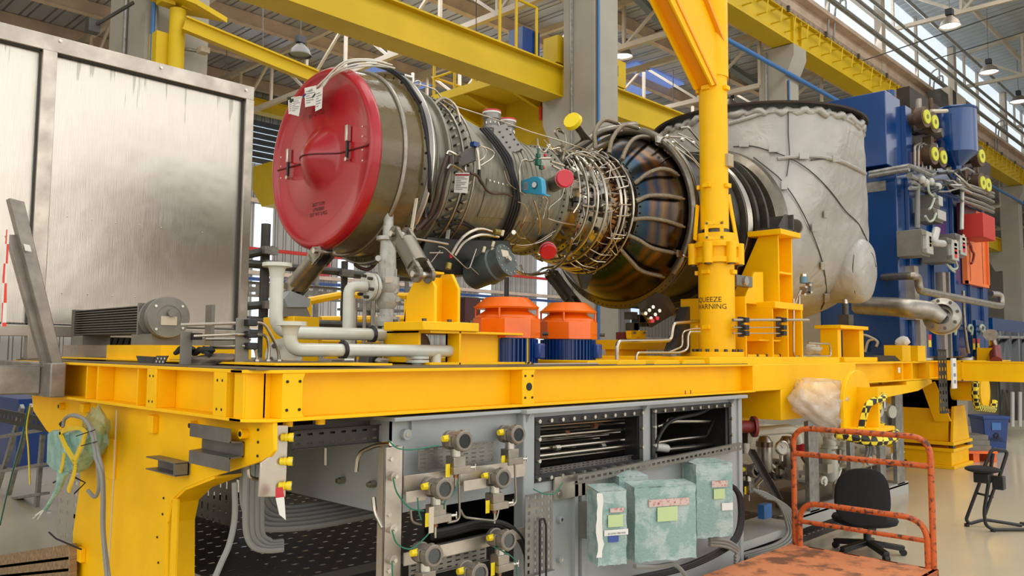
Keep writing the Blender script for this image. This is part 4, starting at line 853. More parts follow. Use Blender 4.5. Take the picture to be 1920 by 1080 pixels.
# dark gearbox under the case
b = MB().prism([PY(u, v, 4.25) for u, v in ((800, 442), (870, 448), (955, 450), (962, 470), (930, 512), (850, 516), (812, 505), (790, 480))], (.06, .5, 0)); b.out('gearbox', M['dark2'], eng, bevel=.01)
for pts, r in (([(846, 478, 4.15), (860, 452, 4.12), (875, 438, 4.1), (900, 427, 4.1), (922, 434, 4.1)], .011), ([(853, 479, 4.15), (868, 455, 4.12), (885, 445, 4.1), (905, 439, 4.1), (935, 444, 4.1)], .011), ([(780, 448, 4.1), (820, 454, 4.1), (840, 458, 4.1)], .008), ([(821, 462, 4.1), (833, 464, 4.1), (873, 502, 4.1), (880, 504, 4.1), (893, 467, 4.1)], .005), ([(805, 474, 4.1), (830, 474, 4.1)], .005), ([(808, 492, 4.1), (825, 470, 4.1)], .004), ([(881, 500, 4.1), (903, 520, 4.1)], .005)):
    MB().tube(fil([PY(*q) for q in pts], .06), r, 8).out('fuel_tube', M['ss'], eng)
p = PY(845, 484, 4.12); MB().cyl(p, p + V((0, -.0, .03)), .012, n=10).out('red_fitting', M['redc'], eng); p = PY(842, 499, 4.12); MB().cyl(p + V((-.01, 0, -.02)), p + V((0, 0, .02)), .022, n=12).out('drain_cap', M['ybr'], eng)
MB().cyl(PY(926, 434, 4.1), PY(938, 436, 4.1), .022, n=12).out('olive_connector', M['ybr'], eng)
for u, v in ((941, 437), (923, 458), (921, 470), (906, 468)): p = PY(u, v, 4.05); MB().cyl(p + V((.0, 0, -.02)), p + V((.015, 0, .02)), .011, n=10).out('cable_connector', M['labc'], eng)
p = PY(963, 437, 4.0); MB().cyl(p, p + V((-.03, -.03, 0)), .016, n=16).out('connector_ring', M['zinc'], eng)
MB().cbox(PY(800, 400, 4.1), .05, .03, .06).out('red_bracket', M['gryd'], eng)
MB().bar(PY(781, 372, 3.98), PY(770, 442, 3.98), .024, .008, (1, 0, 0)).out('support_strap', M['plate'], eng)
# hand routed tubes around the compressor and turbine
T = [([(975, 360), (974, 328), (975, 310), (982, 300), (995, 302), (1007, 298), (1032, 297)], .008, .09), ([(1001, 376), (1006, 390), (1013, 420), (1010, 440)], .007, .05), ([(1018, 365), (1026, 375), (1022, 395), (1018, 410)], .006, .05),
 ([(970, 378), (982, 383), (988, 398), (980, 420), (976, 432), (990, 450), (998, 460)], .005, .05), ([(990, 385), (982, 412), (975, 425)], .004, .05), ([(1028, 408), (1030, 390), (1040, 380), (1052, 370), (1058, 352)], .006, .08), ([(1027, 410), (1050, 417), (1077, 422)], .006, .08),
 ([(1033, 303), (1058, 311)], .009, .10), ([(1036, 311), (1050, 318)], .009, .12), ([(1080, 295), (1090, 310), (1100, 340), (1103, 370), (1100, 400), (1090, 430), (1075, 450)], .012, .09), ([(1075, 300), (1083, 320), (1087, 350), (1086, 380), (1075, 400)], .008, .08),
 ([(1108, 395), (1130, 398), (1150, 395), (1165, 385)], .005, .07), ([(1110, 315), (1125, 340), (1140, 340), (1146, 312)], .004, .09), ([(1160, 335), (1178, 340), (1175, 350), (1155, 352)], .003, .07), ([(1116, 448), (1130, 457), (1150, 456), (1168, 445), (1170, 430)], .004, .07),
 ([(1148, 390), (1145, 430), (1158, 470), (1155, 478), (1143, 465)], .005, .08), ([(1105, 475), (1120, 485), (1140, 485), (1148, 475)], .004, .06), ([(1070, 483), (1085, 495), (1100, 512), (1115, 512), (1120, 500)], .005, .07), ([(1118, 495), (1105, 495), (1098, 500)], .003, .06),
 ([(960, 500), (975, 512), (1000, 515), (1030, 508), (1055, 490), (1068, 465), (1073, 447)], .012, .09), ([(975, 497), (985, 515), (1005, 512), (1020, 503), (1050, 497), (1060, 480)], .010, .10), ([(900, 495), (930, 470), (950, 458), (980, 460), (1010, 455), (1035, 440)], .005, .07), ([(960, 460), (985, 463), (1010, 452), (1042, 432)], .004, .07), ([(967, 433), (975, 445), (985, 447)], .005, .06),
 ([(960, 468), (970, 455), (955, 470), (962, 475)], .005, .08), ([(1008, 260), (1010, 275), (1020, 285), (1030, 275)], .006, .1), ([(1058, 250), (1048, 240), (1040, 248), (1050, 262), (1058, 275)], .008, .1), ([(1046, 245), (1058, 252), (1060, 275), (1055, 300)], .009, .1), ([(1020, 262), (1035, 280), (1045, 290)], .004, .1),
 ([(1095, 275), (1110, 295), (1120, 330), (1122, 360)], .006, .05), ([(945, 320), (955, 345), (985, 365)], .004, .04), ([(1060, 298), (1075, 288), (1100, 292), (1115, 300)], .009, .12), ([(1070, 290), (1095, 285), (1125, 300)], .006, .12)]
for uv, r, dr in T: TP('metal_tube', uv, r, 'ss', dr)
# tubes routed procedurally round the casings
rr = random.Random(11)
for i in range(52):
    xa = rr.uniform(4.98, 5.6); a = rr.uniform(-1.5, 1.5); pts = []; x = xa
    for k in range(rr.randint(3, 6)):
        pts.append(EP(min(5.68, max(4.97, x)), a, rr.uniform(.03, .09)))
        if rr.random() < .6: a += rr.uniform(-.35, .35)
        else: x += rr.uniform(-.16, .2)
    MB().tube(fil(pts, .04, 4), rr.choice((.004, .005, .006, .009)), 6).out('metal_tube', M[rr.choice(('ss', 'ss', 'ssd', 'brn'))], eng)
for i in range(34):
    x = rr.uniform(5.0, 5.5); a = rr.uniform(-1.4, 1.4); p = EP(x, a, .03); n_ = (p - ax(x)).normalized(); s1, s2, _ = frame(n_)
    b = MB(); k = rr.random()
    if k < .4: b.cyl(p - n_ * .03, p + n_ * .03, .016, n=8); b.cyl(p + n_ * .03, p + n_ * .05, .010, n=6)
    elif k < .8: b.obox(p, s1, s2, n_, .03, .018, .02)
    else: b.obox(p, s1, s2, n_, .012, .035, .03); b.cyl(p, p + s1 * .05, .008, n=6)
    b.out('actuator', M[rr.choice(('ssd', 'lev', 'cased', 'flg'))], eng)
for i in range(15):
    x = rr.uniform(5.36, 5.56); a = -1.5 + 3.1 * i / 15 + rr.uniform(-.1, .1); MB().tube(fil([EP(x, a, .0), EP(x, a, .06), EP(x + .1, a + .04, .09), EP(5.66, a + .08, .05)], .03), .006, 6).out('fuel_nozzle_line', M['ss'], eng)
# upper pipework behind the manifold
for uv, Y, r in (([(1262, 262), (1290, 285), (1313, 312), (1380, 370)], 4.0, .008), ([(1250, 256), (1285, 258), (1312, 280)], 4.1, .009), ([(1270, 250), (1300, 262), (1320, 285)], 4.2, .006), ([(1240, 300), (1270, 290), (1295, 315), (1290, 345)], 4.0, .005), ([(1265, 275), (1300, 300), (1340, 350)], 3.95, .008), ([(1275, 240), (1290, 238), (1310, 262)], 4.3, .012)): TY('cooling_tube', uv, Y, r, 'ss')
for u, v in ((1252, 256), (1262, 268), (1280, 262), (1300, 268)): MB().ball(PY(u, v, 4.0), .022, 8).out('tube_clamp', M['zinc'], eng)
# struts below
def strut(u0, v0, Y0, u1, v1, Y1, r, m='ssd', par=eng):
    p0 = PY(u0, v0, Y0); p1 = PY(u1, v1, Y1); d = (p1 - p0).normalized(); s1, s2, _ = frame(d)
    st = MB().cyl(p0 + d * .075, p1 - d * .075, r * 1.15, n=24).out('support_strut', M[m], par)
    for p, e in ((p0, 1), (p1, -1)):
        b = MB()
        for s in (-1, 1): b.cyl(p + s1 * s * r * .75 - s1 * r * .2, p + s1 * s * r * .75 + s1 * r * .2, r * .85, n=20); b.obox(p + d * e * .04 + s1 * s * r * .75, s1, d, s2, r * .2, .05, r * .8)
        b.out('clevis', M[m], st); MB().cyl(p - s1 * r * 1.3, p + s1 * r * 1.3, .018, n=14).out('clevis_pin', M['zinc'], st)
strut(752, 440, 3.85, 793, 515, 3.62, .058, 'strut'); strut(607, 472, 4.6, 549, 545, 4.95, .062, 'ssd'); strut(1035, 515, 4.6, 1080, 575, 4.3, .05, 'dark')
TP('hose_loop', [(665, 495), (675, 502), (690, 505), (703, 495), (707, 480)], .013, 'brn', .0)
from mathutils.bvhtree import BVHTree
DK = ZD + .006
# ---------------------------------------------------------------- stainless panel enclosure at the far edge
t = thing('stainless_enclosure', PY(300, 690, 6.5), 'tall brushed stainless steel panel wall with riveted frame beside the red cover', 'enclosure')
Yp = 6.5
def quadY(Y, pts): return [PY(u, v, Y) for u, v in pts]
TL, TR, BR, BL_ = PY(-260, -30, Yp), PY(474, 165, Yp), PY(461, 600, Yp), PY(-260, 600, Yp)
xr = TR.x; ztop = TR.z; zl = PY(200, 608, Yp).z; xl = .3
def zt_at(u, v): return PY(u, v, Yp).z
MB().box((xl, Yp + .03, zl), (xr - .05, Yp + .045, ztop - .06)).out('panel_sheet', M['sheet'], t)
xs = PY(80, 400, Yp).x
b = MB().box((xl, Yp - .03, ztop - .12), (xr, Yp + .06, ztop)); b.out('frame_rail', M['sfr'], t, bevel=.004)
b = MB().box((xl, Yp - .025, zl - .1), (xr - .0, Yp + .05, zl - .02)); b.out('frame_rail', M['sfr'], t, bevel=.004)
for a, c in ((xr - .075, xr), (PY(62, 400, Yp).x, PY(90, 400, Yp).x)): MB().box((a, Yp - .035, DK), (c, Yp + .06, ztop - .12)).out('frame_post', M['sfr'], t, bevel=.004)
MB().box((xl, Yp + .06, ztop - .02), (xr + .02, Yp + .9, ztop + .0)).out('top_sheet', M['sheet'], t)
MB().box((xr - .01, Yp + .05, DK), (xr + .005, Yp + .9, ztop)).out('side_sheet', M['sheet'], t)
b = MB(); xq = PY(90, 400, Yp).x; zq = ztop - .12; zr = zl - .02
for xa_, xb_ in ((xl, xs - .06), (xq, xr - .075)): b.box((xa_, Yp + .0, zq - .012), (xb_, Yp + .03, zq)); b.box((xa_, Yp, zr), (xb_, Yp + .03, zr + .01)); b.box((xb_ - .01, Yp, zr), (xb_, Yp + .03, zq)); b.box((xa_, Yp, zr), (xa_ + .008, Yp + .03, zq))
b.out('joint_shadow', M['seam'], t)  # dark strips put in as the shadow line between frame and sheet
for u, v in ((113, 77), (302, 127), (461, 169)):
    p = PY(u, v, Yp - .03); MB().cyl(p, p + V((0, -.012, 0)), .011, n=12).out('frame_bolt', M['zinc'], t)
for u, v in ((126, 406), (172, 412), (217, 418), (261, 422), (302, 427), (380, 436), (116, 550), (164, 552), (210, 555), (253, 557)):
    p = PY(u, v, Yp + .03); MB().ball(p, .006, 8).out('rivet', M['zinc'], t)
# bundle of dark tubes beneath the panel
t = thing('tube_bundle', PY(215, 665, 6.8), 'dark bundle of slanted tubes stored under the stainless panel', 'tube bundle')
for i in range(9):
    x = 180 + i * 11; MB().tube([PY(x, 672, 6.75), PY(x + 16, 632, 6.8)], .022, 8).out('tube', M['gryd'], t)
# stainless transport frame at the far left
t = thing('transport_frame', (1.6, 5.4, 1.45), 'dull stainless box-section frame with a leaning brace at the far left', 'frame')
b = MB().box((1.60, 5.28, ZD - .205), (1.685, 8, ZD - .002)); b.out('base_tube', M['sfr2'], t, bevel=.008); MB().box((.3, 5.45, ZD - .19), (1.6, 5.55, ZD - .02)).out('cross_tube', M['sfr2'], t, bevel=.008)
Q = quadY(5.33, ((99, 688), (120, 688), (46, 378), (18, 371))); MB().prism(Q, (0, .08, 0)).out('brace', M['sfr2'], t, bevel=.004)
Q = quadY(5.40, ((82, 690), (100, 690), (30, 440), (14, 440))); MB().prism(Q, (0, .06, 0)).out('brace', M['sfr2'], t, bevel=.004)
MB().prism(quadY(5.3, ((44, 457), (56, 460), (59, 472), (47, 470))), (0, -.003, 0)).out('sticker', M['wtag'], t)
o = tag(MB().prism(quadY(5.26, ((12, 430), (18, 432), (13, 520), (12, 612), (3, 612), (5, 520))), (0, .004, 0)).out('barrier_tape', M['hazr']), 'red and white barrier tape hanging beside the leaning stainless brace', 'tape')
# ---------------------------------------------------------------- cooler at the deck end
t = thing('finned_cooler', (2.1, 5.4, DK), 'grey finned cooler with round end drum standing before the stainless panel', 'cooler')
ya, yb = 5.05, 6.2; zb_, zt_ = PX(265, 627, 2.05).z, PX(265, 573, 2.05).z
b = MB().box((2.04, ya, zb_), (2.2, yb, zt_))
for i in range(11): z = zb_ + (zt_ - zb_) * (i + .5) / 11; b.box((2.0, ya, z - .003), (2.04, yb - .06, z + .003))
b.out('fin_stack', M['fin'], t)
MB().box((1.995, yb - .06, zb_ - .002), (2.2, yb, zt_ + .002)).out('end_plate', M['fin'], t)
MB().box((1.99, ya - .02, zb_ - .004), (2.2, ya, zt_ + .01)).out('end_plate', M['gryc'], t)
c = PY(317, 595, 4.78); d = V((-.12, -1, 0)).normalized()
MB().lathe([(-.20, .1), (-.2, .118), (-.17, .118), (-.17, .098), (-.05, .098), (-.05, .123), (-.012, .123), (0, .118), (0, .07), (-.004, .07), (-.004, 0)], c, d, 40).out('end_drum', M['gryc'], t)
s1, s2, _ = frame(d)
MB().cyl(c + s2 * .025 + s1 * -.01, c + s2 * .025 + s1 * -.01 + d * .03, .024, n=6).out('hex_plug', M['gryc'], t)
MB().obox(c - s2 * .02, s1, s2, d, .045, .026, .004).out('rating_plate', M['plate'], t)
for a in (.7, 2.4, 3.8, 5.5): p = c + (s1 * math.cos(a) + s2 * math.sin(a)) * .1; MB().cyl(p, p + d * .008, .008, n=8).out('cover_screw', M['zinc'], t)
b = MB().box((2.0, yb - .22, DK + .09), (2.18, yb - .02, zb_)); b.box((2.0, 4.85, DK + .05), (2.2, 5.15, zb_)); b.out('support_block', M['gryc'], t)
b = MB().box((1.95, yb - .28, DK), (2.2, yb + .0, DK + .1)); b.out('foot', M['sfr'], t); MB().box((1.98, 4.8, DK), (2.2, 5.2, DK + .06)).out('foot', M['sfr'], t)
MB().box((2.24, 4.6, DK), (2.26, 4.68, DK + .34)).out('end_bracket', M['gryc'], t)
# ---------------------------------------------------------------- perforated bracket, gloves, rag
t = thing('perforated_bracket', PX(285, 683, 1.85), 'small dark perforated angle bracket lying on the deck near the gloves', 'bracket')
q = [PX(u, v, 1.86) for u, v in ((255, 667), (290, 669), (285, 684), (260, 683))]; MB().prism(q, (.006, 0, 0)).out('bracket_face', M['gryd'], t)
q2 = [PX(u, v, 1.84) for u, v in ((293, 667), (315, 667), (306, 685), (286, 683))]; MB().prism(q2, (.005, .0, 0)).out('bracket_face', M['gryd'], t)
h = MB()
for i in range(3):
    for j in range(2):
        p = q2[0].lerp(q2[1], .25 + .3 * i).lerp(q2[3].lerp(q2[2], .25 + .3 * i), .3 + .35 * j); h.cyl(p, p + V((-.002, 0, 0)), .006, n=8)
h.out('slots', M['wtag'], t)
r1 = random.Random(5)
def blob(name, c, sx, sy, sz, m, label, cat, ax_=(1, 0, 0), amp=.2, seed=1, sub=24):
    r = random.Random(seed); ph = [r.uniform(0, 6) for _ in range(6)]; b = MB(); vs = []; n = sub; k = sub // 2; e1 = V(ax_).normalized(); e2 = V((0, 0, 1)).cross(e1)
    for j in range(k + 1):
        p = PI * j / k
        for i in range(n):
            w = 2 * PI * i / n; f = 1 + amp * (math.sin(3 * w + ph[0]) * math.sin(2 * p + ph[1]) + .5 * math.sin(5 * w + ph[2] + 3 * p) + .35 * math.sin(9 * w + ph[3] - 5 * p))
            vs.append(V(c) + e1 * (sx * math.cos(p)) + (e2 * (sy * math.sin(p) * math.cos(w)) + V((0, 0, 1)) * (sz * max(-.9, math.sin(p) * math.sin(w)))) * f)
    b.add(vs, [(j * n + i, (j + 1) * n + i, (j + 1) * n + (i + 1) % n, j * n + (i + 1) % n) for j in range(k) for i in range(n)])
    return tag(b.out(name, m, smooth=180), label, cat)
a, b_ = PX(330, 680, 1.86), PX(438, 668, 1.95)
blob('rag', (a + b_) / 2 + V((.02, 0, -.01)), (a - b_).length / 2, .06, .035, M['cloth'], 'crumpled grey-brown rag lying on the deck under the black gloves', 'cloth', b_ - a, .3, 3)
gl = thing('work_gloves', PX(372, 662, 1.9), 'pair of black work gloves dropped on the rag', 'gloves')
for k_, (u, v) in enumerate(((352, 655), (388, 657))):
    c = PX(u, v, 1.88 + .03 * k_); b = MB(); b.ball(c, .045, 12, (.8, 1.3, .45))
    for i in range(4): f0 = c + V((0, .03, .004 * i)); b.tube(crv([f0, f0 + V((-.005, .05 + .012 * i, .006 - .012 * i)), f0 + V((0, .085 + .01 * i, -.018 - .004 * i))], 4), [.012] * 8 + [.008], 7)
    b.tube(crv([c, c + V((-.02, -.03, -.01)), c + V((-.02, -.075, -.025))], 4), .011, 7); b.out('glove', M['glove'], gl)
# ---------------------------------------------------------------- clamp posts and small tubes
t = thing('tube_support', PY(455, 684, 3.75), 'pair of grey upright clamp posts holding three bent stainless tubes at the deck corner', 'tube support')
for (u0, u1, v0, v1, Y) in ((444, 466, 596, 684, 3.75), (340, 359, 621, 684, 4.0)):
    p, q = PY(u0, v0, Y), PY(u1, v1, Y); MB().box((p.x, Y, DK), (q.x, Y + .01, p.z)).out('post', M['gryc'], t, bevel=.002)
for v in (605, 627, 649):
    p = PY(470, v, 3.73); MB().cbox(p, .05, .05, .034).out('tube_clamp', M['blk2'], t, bevel=.004)
for v in (629, 668): p = PY(369, 629, 3.98); 
MB().cbox(PY(368, 631, 3.98), .04, .05, .034).out('tube_clamp', M['blk2'], t)
for uv in ([(340, 609), (470, 605), (496, 605), (522, 655), (524, 683)], [(365, 630), (440, 627), (500, 628), (505, 650), (503, 683)], [(395, 650), (460, 649), (477, 650), (482, 665), (482, 683)]):
    Y0 = 3.74; pts = [PY(u, v, 3.95 if u < 420 else Y0) for u, v in uv[:-1]]; e = PY(*uv[-1], Y0); e.z = DK; pts.append(e); MB().tube(fil(pts, .04), .008, 10).out('bent_tube', M['ss'], t)
    MB().cyl((e.x, e.y, DK), (e.x, e.y, DK + .03), .016, n=6).out('tube_nut', M['zinc'], t)
for v in (636, 652): MB().tube([PY(385, v, 4.1), PY(470, v, 4.05)], .008, 8).out('straight_tube', M['ss'], t)
for u, v in ((430, 677), (455, 678), (505, 676), (540, 672)):
    pass
# ---------------------------------------------------------------- grey-white pipework
def flange(mb, c, d, R, th, r0): c = V(c); d = V(d).normalized(); mb.lathe([(0, r0), (0, R), (th, R), (th, r0)], c, d, 32); return mb
P1 = thing('grey_pipe_spool', PY(520, 680, 3.95), 'tall pale grey flanged pipe bending low across the deck, behind the shorter one', 'pipe', None)
pts = [PY(520, 494, 3.95), PY(520, 590, 3.95), PY(523, 622, 3.95), PY(760, 629, 3.95), PY(795, 632, 3.95), PY(797, 660, 3.95)]; pts[1].x = pts[0].x; pts[2].x = pts[0].x
zP = PY(523, 623, 3.95).z; pts = [V((pts[0].x, 3.95, pts[0].z)), V((pts[0].x, 3.95, zP)), V((PY(797, 630, 3.95).x, 3.95, zP)), V((PY(797, 630, 3.95).x, 3.95, DK))]
MB().tube(fil(pts, .10, 8), .036, 24).out('pipe_run', M['pipe'], P1)
b = MB(); flange(b, pts[0] + V((0, 0, -.018)), (0, 0, 1), .078, .02, .01); b.lathe([(-.08, .036), (-.03, .044), (-.018, .052)], pts[0], (0, 0, 1), 28); b.out('pipe_flange', M['pipe'], P1)
P2 = thing('grey_pipe_spool', PY(555, 680, 3.6), 'short pale grey flanged pipe nearest the deck edge, running right to a capped end', 'pipe', None)
zQ = PY(700, 657, 3.6).z; a = PY(545, 603, 3.6); e = PY(842, 657, 3.6)
pts = [a, V((a.x, 3.6, zQ)), V((e.x, 3.6, zQ))]; MB().tube(fil(pts, .085, 8), .034, 24).out('pipe_run', M['pipe'], P2)
b = MB(); flange(b, a + V((0, 0, -.02)), (0, 0, 1), .078, .02, .01); b.lathe([(-.07, .034), (-.035, .042), (-.02, .050)], a, (0, 0, 1), 28); b.out('pipe_flange', M['pipe'], P2); MB().ball((e.x, 3.6, zQ), .034, 20).out('end_cap', M['pipe'], P2)
f = PY(783, 680, 3.62); b = MB(); b.cyl((f.x, 3.62, DK), (f.x, 3.62, zQ), .032, n=20); flange(b, (f.x, 3.62, DK + .012), (0, 0, 1), .066, .016, .01); flange(b, (f.x, 3.62, DK + .034), (0, 0, 1), .066, .014, .01); b.cyl((f.x + .12, 3.6, DK), (f.x + .12, 3.6, zQ), .03, n=20); b.out('drop_leg', M['pipe'], P2)
for (x, z, Y, par, r) in ((PY(643, 657, 3.6).x, zQ, 3.6, P2, .036), (PY(697, 623, 3.95).x, zP, 3.95, P1, .038)):
    MB().torus((x, Y, z), (1, 0, 0), r + .006, .011, 28, 8).out('pipe_clamp', M['blk2'], par); MB().cbox((x + .01, Y, z - r - .012), .06, .09, .01).out('clamp_foot', M['zinc'], par)
    MB().prism([(x - .06, Y - .05, DK), (x + .05, Y - .05, DK), (x + .03, Y - .05, z - r - .016), (x - .03, Y - .05, z - r - .016)], (0, .1, 0)).out('clamp_stand', M['gryd'], par)
# safety valve
t = thing('relief_valve', PY(728, 660, 4.15), 'tall pale grey relief valve with stacked flanges beside the left engine strut', 'valve')
p = PY(728, 440, 4.15); x = p.x; Z = lambda v: PY(728, v, 4.15).z; k = 5.75 / 1535
vb = MB().lathe([(Z(v) - DK, w * k) for v, w in ((652, 12), (640, 12), (632, 16), (628, 22), (620, 22))], (x, 4.15, DK), (0, 0, 1), 28); vb.out('inlet_neck', M['pipe'], t)
MB().lathe([(Z(v) - DK, w * k) for v, w in ((612, 20), (604, 22), (603, 22), (594, 22), (593, 13), (580, 12), (572, 17), (560, 18), (550, 17), (545, 20), (534, 21), (533, 20), (520, 20), (519, 14), (500, 14.5), (470, 13.5), (452, 13), (451, 20), (444, 20), (443, 9.5), (424, 9.5), (423, 8.5), (386, 8.2), (385, 0))], (x, 4.15, DK), (0, 0, 1), 36).out('valve_body', M['valve'], t)
b = MB()
for a in range(4): w = a * PI / 2 + .5; b.cyl((x + .055 * math.cos(w), 4.15 + .055 * math.sin(w), Z(634)), (x + .055 * math.cos(w), 4.15 + .055 * math.sin(w), Z(590)), .006, n=6); b.cyl((x + .058 * math.cos(w), 4.15 + .058 * math.sin(w), Z(548)), (x + .058 * math.cos(w), 4.15 + .058 * math.sin(w), Z(505)), .007, n=6)
b.out('valve_bolts', M['valve'], t)
MB().cyl((x, 4.15, Z(612)), (x, 4.15, Z(620)), .05, n=24).out('gasket_ring', M['blk2'], t)
for u, v in ((709, 484), (745, 561), (741, 545)): q = PY(u, v, 4.08); MB().cyl(q, q + V((.04, .04, 0)), .018, n=12).out('valve_plug', M['valve'], t)
MB().prism([PY(u, v, 4.08) for u, v in ((722, 520), (742, 520), (742, 530), (722, 530))], (0, -.003, 0)).out('valve_plate', M['plate'], t)
q0 = PY(652, 640, 4.2); q1 = PY(652, 545, 4.2); q2 = PY(690, 537, 4.15)
P3 = [V((q0.x, 4.2, DK)), V((q0.x, 4.2, q2.z)), V((q2.x, 4.16, q2.z))]; MB().tube(fil(P3, .10, 8), .035, 22).out('side_pipe', M['pipe'], t)
b = MB(); flange(b, V((q2.x, 4.16, q2.z)), (1, 0, 0), .088, .02, .01); flange(b, V((q2.x + .028, 4.16, q2.z)), (1, 0, 0), .088, .02, .01); b.cyl((q2.x + .04, 4.16, q2.z), (x, 4.15, q2.z), .045, n=20); b.out('side_flange', M['pipe'], t)
for a in range(6): w = a * PI / 3 + .3; MB().cyl((q2.x - .03, 4.16 + .068 * math.cos(w), q2.z + .068 * math.sin(w)), (q2.x + .06, 4.16 + .068 * math.cos(w), q2.z + .068 * math.sin(w)), .011, n=6).out('flange_bolt', M['bolt'], t)
# stainless uprights behind the pipes
for i, (u, v0, v1) in enumerate(((667, 560, 685), (684, 560, 683), (700, 556, 683))):
    q = PY(u, v0, 4.4 + .1 * i); tag(MB().cyl((q.x, q.y, DK), q, .013 + .004 * (i == 2), n=12).out('upright_tube', M['ssd']), ['slim upright tube left of the relief valve, first of three', 'slim upright tube left of the relief valve, second of three', 'slim upright tube nearest the relief valve'][i], 'tube', 'uprights by the relief valve')
# lower bolted flange disc and wheel
q = PY(534, 668, 4.1); t = thing('blind_flange', q, 'round grey blind flange with dark nuts behind the front pipe elbow', 'flange'); b = MB(); b.lathe([(0, 0), (0, .10), (.03, .10), (.03, 0)], q + V((-.02, -.02, -.0)), (.6, .8, 0), 36); b.out('flange_disc', M['pipe'], t)
for a in range(6): w = a * PI / 3 + .2; p = q + V((.8, -.6, 0)) * .075 * math.cos(w) + V((0, 0, .075 * math.sin(w))); MB().cyl(p + V((-.05, -.065, 0)), p + V((.02, .02, 0)), .014, n=6).out('flange_nut', M['bolt'], t)
q = PY(705, 672, 3.85); tag(MB().torus((q.x + .1, 3.9, DK + .0), (.2, 1, 0), .09, .028, 32, 10, 0, PI).out('rubber_arch', M['blk']), 'black curved rubber gasket standing behind the grey pipes', 'gasket')
blob('plastic_bag', PY(717, 676, 3.85), .05, .03, .018, M['filmw'], 'small crumpled white plastic bag on the deck beneath the grey pipes', 'plastic bag', (1, 0, 0), .3, 9)
# ---------------------------------------------------------------- yellow pedestal for the left strut
t = thing('mount_pedestal', (3.1, 3.7, DK), 'yellow twin-plate pedestal on a box beam receiving the left engine strut', 'pedestal')
zb1 = PY(900, 622, 3.5).z
b = MB().box((3.0, 3.52, zb1 - .014), (3.84, 3.95, zb1)); b.box((3.0, 3.52, DK), (3.84, 3.95, DK + .014)); b.box((3.22, 3.62, DK), (3.84, 3.64, zb1)); b.box((3.22, 3.52, DK), (3.235, 3.64, zb1)); b.box((3.80, 3.52, DK), (3.815, 3.95, zb1)); b.box((3.0, 3.62, DK), (3.015, 3.95, zb1)); b.out('base_beam', M['yel'], t, bevel=.002)
b = MB().box((2.93, 3.50, zb1), (3.36, 3.86, zb1 + .05)); b.out('base_plate', M['yel'], t, bevel=.004)
zt1 = PY(815, 510, 3.6).z; zf = zb1 + .05
for X_ in (3.06, 3.24):
    ql = [V((X_, 3.84, zf)), V((X_, 3.81, zf + .16)), V((X_, 3.71, zt1)), V((X_, 3.62, zt1)), V((X_, 3.56, zt1 - .09)), V((X_, 3.56, zf))]; MB().prism(ql, (.022, 0, 0)).out('side_plate', M['yel'], t, bevel=.003)
ql = [V((3.0, 3.57, zf)), V((3.0, 3.57, zt1 - .1)), V((3.0, 3.64, zt1)), V((3.0, 3.66, zt1)), V((3.0, 3.66, zf))]
b = MB().box((3.06, 3.82, zf), (3.26, 3.835, zf + .14)); b.box((3.06, 3.57, zt1 - .012), (3.14, 3.71, zt1)); b.box((3.08, 3.70, zf), (3.24, 3.715, zt1 - .02)); b.out('back_plate', M['yel'], t)
for X_, Y_ in ((2.97, 3.54), (3.15, 3.53), (3.33, 3.54), (2.97, 3.8)): MB().cyl((X_, Y_, zf), (X_, Y_, zf + .016), .014, n=6).out('anchor_bolt', M['bolt'], t)
t = thing('mount_pedestal', PY(565, 640, 4.9), 'small yellow block with grey clevis base carrying the far left strut', 'pedestal')
q = PY(568, 594, 4.85); MB().box((q.x - .1, 4.8, DK), (q.x + .1, 5.2, q.z)).out('block', M['yel'], t, bevel=.006)
MB().prism([PY(u, v, 4.86) for u, v in ((533, 560), (545, 545), (582, 560), (580, 576), (540, 576))], (.0, .12, 0)).out('clevis_base', M['gry'], t)
MB().prism([PY(u, v, 4.88) for u, v in ((530, 576), (575, 576), (583, 594), (530, 594))], (.0, .14, 0)).out('wedge', M['gryc'], t)
MB().box((1.95, 4.6, DK), (2.5, 5.4, DK + .1)).out('base_beam', M['yel'], t)
